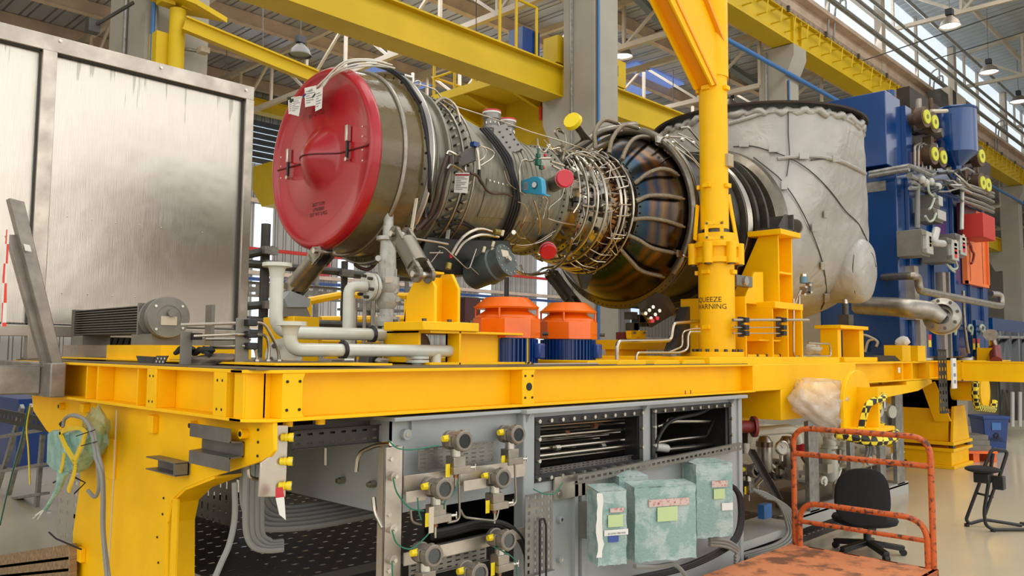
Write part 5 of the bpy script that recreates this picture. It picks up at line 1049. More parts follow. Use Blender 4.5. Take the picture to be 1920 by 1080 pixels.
# ---------------------------------------------------------------- orange fans over blue ribbed motors
def fan(u, vt, Y, W, label, label2, grp):
    zT = PY(u, vt, Y).z; x = PY(u, vt, Y).x; dep = (V((x, Y, zT)) - O).dot(CF); k = dep / 1535
    zm = PY(u, 634 if W > 60 else 636, Y).z
    t = thing('fan_cowl', (x, Y, zm), label, 'fan cowl', grp); n = 8; a0 = PI / 8; R = W * k
    def ring(pr, nn=8): 
        b = MB(); vs = []
        for z, r in pr:
            for i in range(nn): w = a0 + 2 * PI * i / nn + .35; vs.append((x + r * math.cos(w), Y + r * math.sin(w), z))
        fs = [(j * nn + i, j * nn + (i + 1) % nn, (j + 1) * nn + (i + 1) % nn, (j + 1) * nn + i) for j in range(len(pr) - 1) for i in range(nn)]
        b.add(vs, fs); return b
    h = (zT - zm); 
    ring([(zm, R * 1.02), (zm + h * .46, R * 1.02), (zm + h * .49, R * .98), (zm + h * .49, .01)]).out('octagonal_base', M['org'], t, bevel=.004)
    MB().lathe([(0, R * .93), (h * .06, R * .9), (h * .18, R * .66), (h * .3, R * .6)], (x, Y, zm + h * .48), (0, 0, 1), 40).out('inlet_cone', M['org'], t)
    MB().lathe([(0, 0), (0, R * .98), (h * .04, R * 1.02), (h * .06, R * .98), (h * .27, R * .66), (h * .28, R * .62), (h * .28, 0)], (x, Y, zm + h * .70), (0, 0, 1), 12).out('top_hat', M['org'], t, smooth=25)
    for i in range(4):
        w = i * PI / 2 + .55; MB().cyl((x + R * .95 * math.cos(w), Y + R * .95 * math.sin(w), zm + h * .47), (x + R * .95 * math.cos(w), Y + R * .95 * math.sin(w), zm + h * .76), R * .035, n=8).out('hat_pillar', M['org'], t)
    q = V((x + R * .75, Y - R * .8, zm + .03)); MB().cyl(q, q + V((.02, -.03, 0)), .012, n=8).out('cowl_bolt', M['bolt'], t)
    m = thing('ribbed_motor', (x, Y, DK), label2, 'motor', grp.replace('cowls', 'motors')); b = MB().cyl((x, Y, DK + .004), (x, Y, zm), R * .84, n=32)
    for i in range(44): w = 2 * PI * i / 44; c_ = V((x + R * .89 * math.cos(w), Y + R * .89 * math.sin(w), (DK + zm) / 2)); b.obox(c_, (math.cos(w), math.sin(w), 0), (-math.sin(w), math.cos(w), 0), (0, 0, 1), R * .07, R * .018, (zm - DK) / 2 - .006)
    b.out('motor_housing', M['blued'], m)
    c_ = V((x + R * .45, Y - R * .93, (DK + zm) / 2)); MB().obox(c_, (1, .3, 0), (-.3, 1, 0), (0, 0, 1), R * .2, R * .12, .05).out('terminal_box', M['blued'], m, bevel=.01)
fan(950, 557, 3.72, 62, 'larger orange octagonal fan cowl standing next to the yellow box beam', 'blue ribbed motor under the larger orange fan cowl', 'orange fan cowls')
fan(1065, 567, 3.72, 54, 'smaller orange octagonal fan cowl, right of the larger one', 'blue ribbed motor under the smaller orange fan cowl', 'orange fan cowls')
tag(MB().tube([PY(1000, 683, 3.35), PY(1120, 682, 3.35)], .008, 8).out('drain_tube', M['ss']), 'thin steel tube lying along the deck edge in front of the blue motors', 'tube')
p = PY(703 + 195, 640, 4.5); 
tag(MB().box(PY(872, 558, 4.6), PY(884, 605, 4.7)).out('maroon_post', M['maroon2']), 'dark maroon upright box behind the larger orange fan', 'box')
# ---------------------------------------------------------------- yellow mast with jib
YM = 3.6; xm = PY(1344, 600, YM).x; t = thing('crane_mast', (xm, YM, ZD + .055), 'thick yellow tubular mast with clamp collars marked with a squeeze warning', 'mast')
zz = lambda v: PY(1344, v, YM).z; k = 7.0 / 1535
MB().lathe([(0, .2), (0, 49 * k), (.04, 49 * k), (.04, 33.5 * k)], (xm, YM, ZD + .055), (0, 0, 1), 48).out('base_flange', M['yel'], t, bevel=.002)
MB().cyl((xm, YM, ZD + .06), (xm, YM, zz(495)), 33.5 * k, n=64).out('lower_tube', M['yel'], t)
xu = xm - .02; MB().cyl((xu, YM, zz(432)), (xu, YM, 5.6), 26.5 * k, n=56).out('upper_tube', M['yel'], t)
for i in range(16): w = 2 * PI * i / 16 + .1; MB().cyl((xm + 43 * k * math.cos(w), YM + 43 * k * math.sin(w), ZD + .09), (xm + 43 * k * math.cos(w), YM + 43 * k * math.sin(w), ZD + .118), .016, n=12).out('base_bolt', M['bolt'], t)
for v, h, R in ((495, .045, 47), (466, .04, 47)): MB().cyl((xm, YM, zz(v)), (xm, YM, zz(v) + h), R * k * .9, n=48).out('collar_plate', M['yel'], t, bevel=.004)
MB().cyl((xm, YM, zz(495)), (xm, YM, zz(440)), 36 * k, n=48).out('collar_sleeve', M['yel'], t)
MB().cyl((xm, YM, zz(440)), (xm, YM, zz(418)), 25 * k, n=40).out('bearing_ring', M['bolt'], t)
for i in range(6): 
    w = 2 * PI * i / 6 + 2.25; c_ = V((xm + 42 * k * math.cos(w), YM + 43 * k * math.sin(w), 0)); MB().cyl((c_.x, c_.y, zz(497)), (c_.x, c_.y, zz(458)), 9.5 * k, n=24).out('collar_boss', M['yel'], t, bevel=.003)
    MB().cyl((c_.x, c_.y, zz(499)), (c_.x, c_.y, zz(496)), 7 * k, n=20).out('boss_pin', M['bolt'], t)
dc = (O - V((xm, YM, H))).normalized(); dc.z = 0; side = V((-dc.y, dc.x, 0))
c_ = V((xm, YM, zz(440))) + dc * .17 - side * .0
c_ = PY(1339, 432, 3.42); o = MB().lathe([(0, .046), (0, .052), (.015, .052), (.015, .046)], c_, dc, 28); s1, s2, _ = frame(dc)
for sx in (-1, 1): o.obox(c_ + s1 * sx * .062 + dc * .007, s1, s2, dc, .014, .075, .008); o.obox(c_ + s2 * sx * .062 + dc * .007, s1, s2, dc, .075, .014, .008)
o.out('sight_frame', M['yel'], t)
for a in (-1, 1):
    for c2 in (-1, 1): MB().cyl(c_ + s1 * a * .058 + s2 * c2 * .058, c_ + s1 * a * .058 + s2 * c2 * .058 + dc * .022, .009, n=8).out('frame_screw', M['bolt'], t)
def clip(v, du, R):
    p = V((xm if v > 440 else xu, YM, zz(v))); w = math.radians(du); d = dc * math.cos(w) - side * math.sin(w) * -1; s_ = V((-d.y, d.x, 0)); c_ = p + d * (R * k + .012); c = MB().obox(c_, s_, (0, 0, 1), d, .036, .018, .014).out('clip_lug', M['yel'], t, bevel=.003)
for v in (512, 614): clip(v, -32, 33.5); clip(v, 62, 33.5); clip(v, -95, 33.5)
for v in (174, 353): clip(v, -28, 26.5); clip(v, 60, 26.5); clip(v, -92, 26.5)
b = MB().bar(PY(1366, 365, 3.5), PY(1386, 478, 3.5), .05, .012, (0, 1, 0)); b.out('tie_bar', M['yel'], t, bevel=.002)
b = MB().bar(PY(1308, 385, 3.7), PY(1303, 450, 3.7), .04, .012, (0, 1, 0)); b.out('tie_bar', M['yel'], t)
MB().cbox(PY(1361, 302, 3.5), .09, .10, .11).out('sensor_box', M['boxg'], t, bevel=.004)
zb2 = zz(152)
A = [PY(u, v, YM) for u, v in ((1318, 165), (1345, 155), (1300, -40), (1216, -40))]; MB().prism([a - V((0, .09, 0)) for a in A], (0, .02, 0)).out('jib_gusset', M['yel'], t, bevel=.003); MB().prism([a + V((0, .07, 0)) for a in A], (0, .02, 0)).out('jib_gusset', M['yel'], t, bevel=.003)
B0, B1 = PY(1340, 100, YM), PY(1284, -40, YM); MB().bar(B0, B1, .26, .02, (0, 0, 1)).out('jib_flange', M['yelo'], t)
MB().bar(PY(1325, 163, YM), PY(1228, -40, YM), .2, .02, (0, 0, 1)).out('jib_flange', M['yelo'], t)
MB().cyl((xu, YM, zb2), (xu, YM, 5.7), 29 * k, n=56).out('head_tube', M['yel'], t)
a_mid = math.atan2(dc.y, dc.x)
def wrap(x, y):
    r = 33.5 * k + .0015; w = a_mid + (x / r); return V((xm + r * math.cos(w), YM + r * math.sin(w), zw + y))
zw = PY(1335, 563, YM - .15).z
r_ = 33.5 * k; x0 = -r_ * math.radians(80)
text('SQUEEZE\nWARNING', .062, M['ink'], t, (0, 0, 0), (1, 0, 0), (0, 1, 0), align='LEFT', wrap=lambda x, y: wrap(x + x0, y))
# ---------------------------------------------------------------- tower bracket behind the mast
t = thing('mount_tower', (7.4, 3.7, ZD + .055), 'tall tapering yellow bracket tower right of the mast holding the exhaust flange', 'bracket')
z0, z1, z2 = ZD + .055, 2.22, 2.86
for X_ in (7.24, 7.52):
    b = MB().prism([(X_, 3.5, z1), (X_, 3.5, z2), (X_, 3.70, z2), (X_, 4.02, z1)], (.02, 0, 0)); b.out('side_plate', M['yel'], t, bevel=.003)
MB().box((7.26, 3.62, z1), (7.52, 3.64, z2)).out('web_plate', M['yel'], t); b = MB(); b.box((7.26, 3.5, 2.5), (7.52, 3.62, 2.52)); b.out('shelf_plate', M['yel'], t); MB().box((7.18, 3.44, z2), (7.60, 3.78, z2 + .05)).out('top_plate', M['yel'], t, bevel=.004)
MB().box((7.0, 3.42, z1 - .06), (7.58, 4.1, z1)).out('shelf_plate', M['yel'], t, bevel=.004)
b = MB(); b.box((7.0, 3.45, z0), (7.02, 4.1, z1 - .06)); b.box((7.24, 3.42, z0), (7.26, 4.1, z1 - .06)); b.box((7.54, 3.42, z0), (7.56, 4.1, z1 - .06)); b.box((6.5, 3.8, z0), (7.56, 3.82, z1 - .06)); b.box((6.5, 3.5, z0), (7.24, 3.8, z0 + .02)); b.box((6.8, 3.48, z0 + .14), (7.22, 3.8, z0 + .155)); b.box((6.5, 3.45, z0), (6.52, 4.1, z1 + .02)); b.out('base_frame', M['yel'], t, bevel=.002)
MB().prism([PY(u, v, 3.6) for u, v in ((1393, 568), (1432, 572), (1431, 510), (1415, 510))], (0, .02, 0)).out('gusset', M['yel'], t, bevel=.003)
q = PY(1392, 527, 3.6); b = MB().box(q + V((-.13, -.02, -.05)), q + V((.16, .06, .05))); b.out('link_arm', M['gryc'], t, bevel=.01); MB().cyl(q + V((0, -.02, 0)), q + V((0, -.045, 0)), .04, n=24).out('link_pin', M['zinc'], t)
b = MB().prism([(7.25, 3.5, z2 + .05), (7.5, 3.5, z2 + .05), (7.5, 3.5, z2 + .22), (7.42, 3.5, z2 + .22)], (0, .02, 0)); b.box((7.48, 3.46, z2 + .05), (7.5, 3.7, z2 + .22)); b.box((7.2, 3.46, z2 + .05), (7.56, 3.7, z2 + .07)); b.out('steel_bracket', M['gryd'], t)
q = PY(1490, 425, 3.55); MB().cyl(q, q + V((.03, 0, 0)), .075, n=28).out('end_disc', M['ssd'], t)
for i in range(3): q = PY(1466 + i * 6, 441, 3.5); MB().cyl(q, q + V((0, -.02, 0)), .012, n=8).out('plate_bolt', M['zinc'], t)
for u in (1399, 1420, 1437, 1463): q = PY(u, 664, 3.5); MB().cyl((q.x, 3.5, z0), (q.x, 3.5, z0 + .025), .014, n=6).out('anchor_bolt', M['bolt'], t)
# three rods
t = thing('rod_set', PY(1450, 625, 3.3), 'three horizontal steel tubes clamped in black blocks across the base of the yellow tower', 'tube set')
for v, u1, r in ((600, 1516, .012), (614, 1476, .006), (625, 1476, .006)):
    MB().tube([PY(1374, v, 3.32), PY(u1, v, 3.32)], r, 10).out('rod', M['ss'], t)
    for u in (1397, 1468): MB().cbox(PY(u, v, 3.32), .06, .05, .042).out('rod_clamp', M['blk2'], t, bevel=.004)
for u in (1392, 1463): p, q = PY(u, 594, 3.36), PY(u, 632, 3.36); MB().box(p - V((.03, 0, 0)), q + V((.03, .03, 0))).out('clamp_rail', M['gryd'], t)
# tubing loops between the fans and the mast
for i, (uv, Y, r, lb) in enumerate((([(1157, 678), (1157, 640), (1258, 638), (1262, 606), (1310, 602)], 3.7, .016, 'thickest bent stainless tube stepping up to the mast from the deck'), ([(1193, 683), (1193, 661), (1275, 661), (1290, 655), (1290, 622), (1312, 622)], 3.45, .009, 'thin stainless tube looping low in front of the mast foot'), ([(1255, 660), (1280, 650), (1279, 622), (1300, 616), (1312, 616)], 3.5, .007, 'thinnest stainless tube curling up beside the mast foot'), ([(1488, 560), (1488, 668), (1558, 668), (1556, 645), (1515, 643)], 3.45, .010, 'stainless tube running down and along the deck right of the tower'), ([(1490, 572), (1500, 545), (1512, 540)], 3.45, .008, 'short curved tube entering the small blue-topped sensor'), ([(1499, 600), (1499, 548), (1508, 543)], 3.45, .008, 'straight tube rising to the small blue-topped sensor'))):
    tag(MB().tube(fil([PY(u, v, Y) for u, v in uv], .05), r, 10).out('bent_tube', M['ss']), lb, 'tube')
t = thing('pressure_sensor', PY(1508, 535, 3.45), 'small pressure sensor with a blue top and steel manifold in front of the silver blanket', 'sensor')
MB().cyl(PY(1507, 531, 3.45), PY(1507, 519, 3.45), .038, n=16).out('sensor_head', M['teal2'], t); MB().cyl(PY(1507, 519, 3.45), PY(1507, 514, 3.45), .03, n=16).out('sensor_cap', M['zinc'], t)
b = MB().cbox(PY(1510, 545, 3.45), .1, .07, .07); b.cbox(PY(1518, 538, 3.42), .06, .05, .09); b.out('manifold_block', M['ssd'], t)
for u, v in ((1512, 538), (1520, 534), (1522, 548), (1510, 552)): MB().cyl(PY(u, v, 3.42), PY(u, v, 3.36), .012, n=8).out('manifold_valve', M['zinc'], t)
# deck clutter between the mast and the fans
t = thing('hydraulic_block', PY(1210, 650, 4.1), 'dark hydraulic valve block with small red fittings under the turbine', 'valve block')
MB().box(PY(1165, 655, 4.6), PY(1230, 640, 4.9)).box((PY(1175, 655, 4.6).x, 4.65, ZD + .03), (PY(1220, 655, 4.6).x, 4.85, PY(1175, 650, 4.6).z)).out('base', M['yel'], t); MB().prism([PY(u, v, 4.4) for u, v in ((1183, 620), (1213, 620), (1210, 635), (1204, 641), (1201, 632), (1195, 632), (1190, 641), (1184, 634))], (0, .06, 0)).out('yellow_lug', M['yel'], t, bevel=.003)
b = MB()
for i in range(9): b.cbox(PY(1183 + (i * 13) % 37, 592 + (i * 7) % 22, 4.6), .09, .09, .07)
b.out('valve_bodies', M['gryd'], t); MB().cbox(PY(1172, 630, 4.7), .16, .1, .07).out('red_block', M['maroon'], t)
for u, v in ((1190, 624), (1209, 624)): MB().cyl(PY(u, v, 4.38), PY(u, v, 4.36), .014, n=10).out('lug_bolt', M['bolt'], t)
tag(MB().prism([PY(u, v, 4.0) for u, v in ((1262, 660), (1296, 660), (1296, 575), (1291, 575))], (0, .1, 0)).out('grey_gusset', M['gryd']), 'dark grey triangular gusset left of the mast', 'gusset')
t = thing('clamp_stand', PY(1253, 675, 3.55), 'short grey clamp stand with black knob left of the mast foot', 'stand'); q = PY(1253, 662, 3.55); MB().box((q.x - .035, 3.5, ZD + .03), (q.x + .035, 3.58, q.z)).out('stand_body', M['gryc'], t); MB().cyl(q, q + V((0, 0, .03)), .02, n=10).out('knob', M['blk2'], t)
# ---------------------------------------------------------------- exhaust collector
ec = thing('exhaust_collector', (9, AY, 2.1), 'huge exhaust collector wrapped in silver insulating blankets with a dark top rim', 'exhaust duct')
for x, r0, r1, w_, m in ((7.05, .70, .76, .10, 'dark'), (7.2, .72, .80, .03, 'cased'), (7.35, .76, .84, .05, 'dark'), (7.5, .78, .87, .04, 'cased')): MB().lathe([(0, r0), (0, r1), (w_, r1), (w_, r0)], ax(x), AX, 96).out('flange_ring', M[m], ec)
b = MB()
for i in range(7): b.torus(ax(7.24 + i * .014), AX, .80, .006, 96, 6)
b.out('bellows', M['ss'], ec)
MB().lathe([(0, .78), (0, .80), (.22, .80), (.22, .78)], ax(7.55), AX, 96).out('inner_sleeve', M['cased'], ec)
MB().lathe([(0, .80), (-.01, .86), (.03, .93), (.10, .945), (.13, .92), (.14, .8)], ax(7.72), AX, 110).out('inlet_ring', M['manif'], ec)
ringb(7.5, .845, 48, -1, .012, .015).parent = ec
bm = bmesh.new()
for X_, R, z in ((7.88, .90, 3.0), (8.1, .95, 3.02), (9.6, 1.0, 3.08), (10.0, .93, 3.08)):
    for i in range(64): w = 2 * PI * i / 64; bm.verts.new((X_, AY + R * math.cos(w), z + (R if math.sin(w) > 0 else .93 * R) * math.sin(w)))
for i in range(64): w = 2 * PI * i / 64; bm.verts.new((9 + 1.17 * math.cos(w), AY + 1.17 * math.sin(w), 4.33)); bm.verts.new((9 + 1.19 * math.cos(w), AY + 1.19 * math.sin(w), 4.2))
bmesh.ops.convex_hull(bm, input=bm.verts[:]); me = bpy.data.meshes.new('blanket'); bm.to_mesh(me); BV = BVHTree.FromBMesh(bm); bm.free()
bo = bpy.data.objects.new('insulation_blanket', me); C.objects.link(bo); bo.parent = ec; bo.matrix_parent_inverse = Matrix.Translation(-ec.location); me.materials.append(M['blanket'])
for p in me.polygons: p.use_smooth = True
md = bo.modifiers.new('r', 'REMESH'); md.mode = 'VOXEL'; md.voxel_size = .03; md.use_smooth_shade = True
md = bo.modifiers.new('s', 'SMOOTH'); md.iterations = 6; md.factor = .5
tx = bpy.data.textures.new('folds', 'CLOUDS'); tx.noise_scale = .35; tx.noise_depth = 2
md = bo.modifiers.new('d', 'DISPLACE'); md.texture = tx; md.strength = .035; md.mid_level = .5; md.texture_coords = 'OBJECT' if False else 'LOCAL'
def B(u, v, off=.012):
    d = ray(u, v).normalized(); h = BV.ray_cast(O, d)
    if h[0] is None: return None
    return h[0] - d * off
def seam(uv, r, m='seam', w=None):
    pts = [B(u, v, .022) for u, v in crv([V((a, b_, 0)) for a, b_ in uv], 6) for u, v in [(u, v)]] if False else [B(p.x, p.y, .022) for p in crv([V((a, b_, 0)) for a, b_ in uv], 6)]
    pts = [p for p in pts if p is not None]
    return MB().tube(pts, r, 6).out('blanket_seam', M[m], ec) if len(pts) > 2 else None
def strap(uv, r=.03):
    pts = [B(p.x, p.y, .012) for p in crv([V((a, b_, 0)) for a, b_ in uv], 8)]; pts = [p for p in pts if p is not None]
    if len(pts) > 2: MB().tube(pts, r, 8).out('blanket_strap', M['blanket'], ec)
def pad(u, v, hw, hh):
    p = [B(u - hw, v - hh, .035), B(u + hw, v - hh, .035), B(u + hw, v + hh, .035), B(u - hw, v + hh, .035)]
    if all(q is not None for q in p): MB().prism(p, (p[1] - p[0]).cross(p[3] - p[0]).normalized() * -.015).out('strap_pad', M['blanket'], ec, bevel=.003)
for uv in ([(1375, 275), (1410, 274), (1440, 282), (1470, 292), (1500, 307), (1530, 330), (1560, 362), (1585, 395), (1610, 420), (1628, 455)], [(1413, 295), (1445, 320), (1465, 338), (1490, 372), (1512, 412), (1530, 455), (1543, 495), (1549, 535), (1548, 560), (1535, 590)], [(1478, 210), (1478, 250), (1480, 292), (1475, 330)], [(1520, 300), (1545, 298), (1575, 300), (1600, 312), (1624, 325)]): seam(uv, .006)
strap([(1366, 232), (1400, 222), (1440, 210), (1490, 207), (1540, 208), (1575, 218), (1600, 232), (1612, 242)], .022); strap([(1458, 298), (1490, 294), (1520, 293), (1550, 296), (1575, 302), (1600, 313), (1622, 326)], .022)
for u, v, a, c_ in ((1395, 271, 9, 5), (1450, 280, 9, 6), (1507, 293, 9, 6), (1567, 298, 7, 6), (1447, 209, 9, 5), (1496, 206, 9, 5), (1470, 348, 6, 8), (1526, 427, 5, 7), (1543, 498, 5, 7), (1550, 558, 5, 8), (1548, 412 - 10, 4, 6)): pad(u, v, a, c_)
# bunched top edge and rim
b = MB(); n = 220; r3 = random.Random(2)
b.tube([V((9 + (1.17 + .02 * math.sin(i * .9) + r3.uniform(-.012, .012)) * math.cos(2 * PI * i / n), AY + (1.17 + .02 * math.sin(i * .9) + r3.uniform(-.012, .012)) * math.sin(2 * PI * i / n), 4.31 + .02 * math.sin(i * 1.3) + r3.uniform(-.015, .015))) for i in range(n + 1)], .038, 8); b.out('bunched_edge', M['blanket'], ec, smooth=180)
MB().lathe([(0, 1.05), (0, 1.23), (.03, 1.24), (.035, 1.05), (.30, 1.05)] if False else [(0, 1.0), (0, 1.235), (.022, 1.24), (.03, 1.0)], (9, AY, 4.385), (0, 0, 1), 128).out('top_rim', M['rim'], ec)
# side bulge
c_ = PY(1598, 508, 3.72); d = V((.12, -1, -.05)).normalized()
bo2 = MB().lathe([(-.5, .36), (-.2, .38), (.0, .385), (.10, .38), (.17, .345), (.21, .27), (.235, .14), (.24, 0)], c_, d, 56).out('blanket_bulge', M['blanket'], ec, smooth=70)
md = bo2.modifiers.new('s', 'SUBSURF'); md.levels = 1; md.render_levels = 2
md = bo2.modifiers.new('d', 'DISPLACE'); md.texture = tx; md.strength = .04; md.mid_level = .5
q = c_ + d * .25 + V((-.05, 0, .1)); 
b = MB().tube(crv([c_ + d * .17 + V((-.25, 0, .25)), c_ + d * .23 + V((-.05, -.0, .2)), c_ + d * .24 + V((.05, -.0, .05))], 6), .01, 6); b.out('drawstring', M['seam'], ec)
b = MB().torus(c_ + d * .1, d, .365, .006, 48, 6); b.out('blanket_seam', M['seam'], ec)
# ---------------------------------------------------------------- grey tank under the skid
Yt = 3.12; zt6 = 1.432
xa = PY(742, 800, Yt).x; xm6 = PY(985, 780, Yt).x; xr6 = PY(1387, 760, Yt).x
tk = thing('oil_tank', (4.3, 3.6, .1), 'pale grey oil tank hung below the yellow beam with two bolted windows', 'tank')
b = MB().box((xa - .02, Yt - .02, zt6 - .02), (xm6 - .02, 5.6, zt6)); b.box((xm6 - .05, Yt - .06, zt6 - .025), (xr6 + .02, 5.6, zt6)); b.out('top_lip', M['gryt2'], tk, bevel=.004)
zl6 = .98
MB().box((xa, Yt + .04, zl6), (xm6, Yt + .05, zt6)).out('side_wall', M['gryt2'], tk); MB().box((xa, Yt + .04, zl6), (xa + .01, 5.6, zt6)).out('end_wall', M['gryt2'], tk); MB().box((xa, Yt + .04, zl6 - .01), (xm6, 5.6, zl6)).out('bottom_wall', M['gryt2'], tk)
MB().box((xm6 - .03, Yt - .02, .1), (xm6 + .06, Yt + .06, zt6)).out('corner_post', M['gryt2'], tk, bevel=.01)
MB().box((xr6 - .05, Yt - .02, .1), (xr6, Yt + .1, zt6)).out('corner_post', M['gryt2'], tk, bevel=.006); 
# front wall with window openings: built as strips
def wq(u, v): return PY(u, v, Yt)
w1 = (wq(1000, 800).x, wq(1202, 780).x); w2 = (wq(1219, 780).x, wq(1368, 780).x); zA, zB = wq(1100, 775).z, wq(1100, 889).z
x0w, x1w = xm6 + .06, xr6 - .05
b = MB().box((x0w, Yt, .1), (x1w, Yt + .01, zB)); b.box((x0w, Yt, zA), (x1w, Yt + .01, zt6)); b.box((x0w, Yt, zB), (w1[0], Yt + .01, zA)); b.box((w1[1], Yt, zB), (w2[0], Yt + .01, zA)); b.box((w2[1], Yt, zB), (x1w, Yt + .01, zA)); b.out('front_wall', M['gryt2'], tk)
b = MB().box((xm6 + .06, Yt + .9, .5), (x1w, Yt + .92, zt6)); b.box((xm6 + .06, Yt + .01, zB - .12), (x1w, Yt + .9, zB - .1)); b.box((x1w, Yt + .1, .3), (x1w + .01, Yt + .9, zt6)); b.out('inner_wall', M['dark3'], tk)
MB().box((xm6, Yt + .06, .1), (xr6, 5.0, .2)).out('bottom_wall', M['gryd'], tk)
for wn, (a, c_) in enumerate((w1, w2)):
    fr = .042 if wn == 0 else .036; b = MB(); 
    b.box((a, Yt - .016, zB), (c_, Yt - .002, zB + fr)); b.box((a, Yt - .016, zA - fr), (c_, Yt - .002, zA)); b.box((a, Yt - .016, zB + fr), (a + fr, Yt - .002, zA - fr)); b.box((c_ - fr, Yt - .016, zB + fr), (c_, Yt - .002, zA - fr)); b.box((c_ - fr, Yt - .002, zB), (c_, Yt + .10, zA)) if wn == 0 else None
    wf = b.out('window_frame', M['blk2'], tk, bevel=.002)
    n = 10 if wn == 0 else 9; pts = []
    for i in range(n + 1): x = a + fr / 2 + (c_ - a - fr) * i / n; pts += [(x, zA - fr / 2), (x, zB + fr / 2)]
    for i in range(1, 3): z = zB + (zA - zB) * i / 3; pts += [(a + fr / 2, z), (c_ - fr / 2, z)]
    for x, z in pts:
        MB().cyl((x, Yt - .014, z), (x, Yt - .034, z), .0125, .0115, 10).out('frame_bolt', M['zinc'], wf)
# pipes inside the windows
t = thing('tank_tubes', (xm6 + .5, Yt + .3, zB + .1), 'bright steel tubes running behind the wide bolted tank window', 'tube set')
r6 = random.Random(4)
for i, (dz, yy, r) in enumerate(((.30, .10, .007), (.27, .16, .007), (.235, .12, .008), (.205, .2, .007), (.16, .14, .014), (.13, .08, .013), (.10, .12, .008), (.285, .3, .012), (.25, .35, .01), (.18, .3, .01), (.08, .25, .008), (.215, .4, .014), (.06, .3, .01), (.15, .38, .012))):
    MB().tube([(w1[0] - .05, Yt + yy, zB + dz), (w1[1] + .04, Yt + yy, zB + dz - .01)], r, 10).out('steel_tube', M['ss'], t)
for i in range(6):
    x = w1[0] + .3 + .12 * i; MB().cyl((x, Yt + .1 + .03 * (i % 3), zB + (.16, .235, .1, .27, .13, .3)[i]), (x + .04, Yt + .1 + .03 * (i % 3), zB + (.16, .235, .1, .27, .13, .3)[i]), .018, n=6).out('tube_coupling', M['copper'] if i % 2 else M['zinc'], t)
def slotted(name, o, e1, e2, L, W, nx, ny, m, label=None, cat=None, parent=None, lip=.02, sl=(.55, .3), grp=None):
    """sheet with real through-slots: o corner, e1,e2 unit directions, built as a lattice of strips"""
    o = V(o); e1 = V(e1).normalized(); e2 = V(e2).normalized(); n = e1.cross(e2).normalized(); b = MB(); sx = L / nx; sy = W / ny; hx = sx * sl[0]; hy = sy * sl[1]
    def sheet(a0, a1, b0, b1): b.obox(o + e1 * (a0 + a1) / 2 + e2 * (b0 + b1) / 2, e1, e2, n, abs(a1 - a0) / 2, abs(b1 - b0) / 2, .0012)
    for j in range(ny + 1):
        c0 = j * sy - (sy - hy) / 2 if j else 0; c1 = j * sy + (sy - hy) / 2 if j < ny else W; sheet(0, L, max(0, c0), min(W, c1))
    for j in range(ny):
        b0 = j * sy + (sy - hy) / 2; b1 = b0 + hy
        for i in range(nx + 1): sheet(max(0, i * sx - (sx - hx) / 2), min(L, i * sx + (sx - hx) / 2), b0, b1)
    if lip:
        for q in (0, W): b.obox(o + e1 * L / 2 + e2 * q + n * lip / 2, e1, e2, n, L / 2, .0012, lip / 2)
    ob = b.out(name, m, parent)
    return tag(ob, label, cat, grp) if label else ob
def slotY(u0, v0, u1, v1, Y, nx, ny, m, label, sl=(.55, .3), name='cable_tray', lip=.02, grp=None):
    p, q = PY(u0, v0, Y), PY(u1, v1, Y); z0, z1 = min(p.z, q.z), max(p.z, q.z); return slotted(name, (p.x, Y, z0), (1, 0, 0), (0, 0, 1), q.x - p.x, z1 - z0, nx, ny, m, label, 'cable tray', None, lip, sl, grp)
slotY(1010, 888, 1190, 852, Yt + .05, 22, 2, M['tray'], 'slotted grey cable tray lying inside the wide tank window', (.6, .25))
# inside second window
t = thing('tank_pipework', ((w2[0] + w2[1]) / 2, Yt + .3, zB + .1), 'grey upright pipe with flange and bent tubes behind the smaller bolted window', 'pipework')
xp = wq(1290, 800).x; MB().cyl((xp, Yt + .3, zB - .05), (xp, Yt + .3, zA), .035, n=20).out('grey_pipe', M['pipe'], t); MB().cyl((xp, Yt + .3, zB + .03), (xp, Yt + .3, zB + .055), .08, n=24).out('pipe_flange', M['pipe'], t)
for i, uv in enumerate(([(1232, 800), (1262, 790), (1330, 790)], [(1232, 830), (1268, 824), (1325, 818), (1338, 790)], [(1228, 845), (1300, 838), (1350, 830)], [(1235, 815), (1250, 800), (1250, 785), (1330, 778)], [(1300, 800), (1318, 795), (1322, 815), (1350, 800)])):
    MB().tube(fil([PY(u, v, Yt + .1 + .05 * i) for u, v in uv], .05), (.012, .014, .018, .008, .012)[i], 10).out('bent_tube', M['ss' if i != 2 else 'ssd'], t)
MB().tube(crv([PY(u, v, Yt + .08) for u, v in ((1226, 845), (1240, 810), (1262, 787), (1310, 775), (1340, 760))]), .014, 10).out('black_hose', M['blk'], t)
MB().cyl(PY(1228, 838, Yt + .15), PY(1250, 841, Yt + .15), .03, n=16).out('fitting', M['pipe'], t)
slotted('slotted_rail', PY(1083, 908, Yt - .09), (PY(1392, 843, Yt - .09) - PY(1083, 908, Yt - .09)), (0, 0, 1), (PY(1392, 843, Yt - .09) - PY(1083, 908, Yt - .09)).length, .05, 34, 1, M['tray'], 'long slotted grey rail fixed under both tank windows', 'rail', None, -.03, (.6, .3))
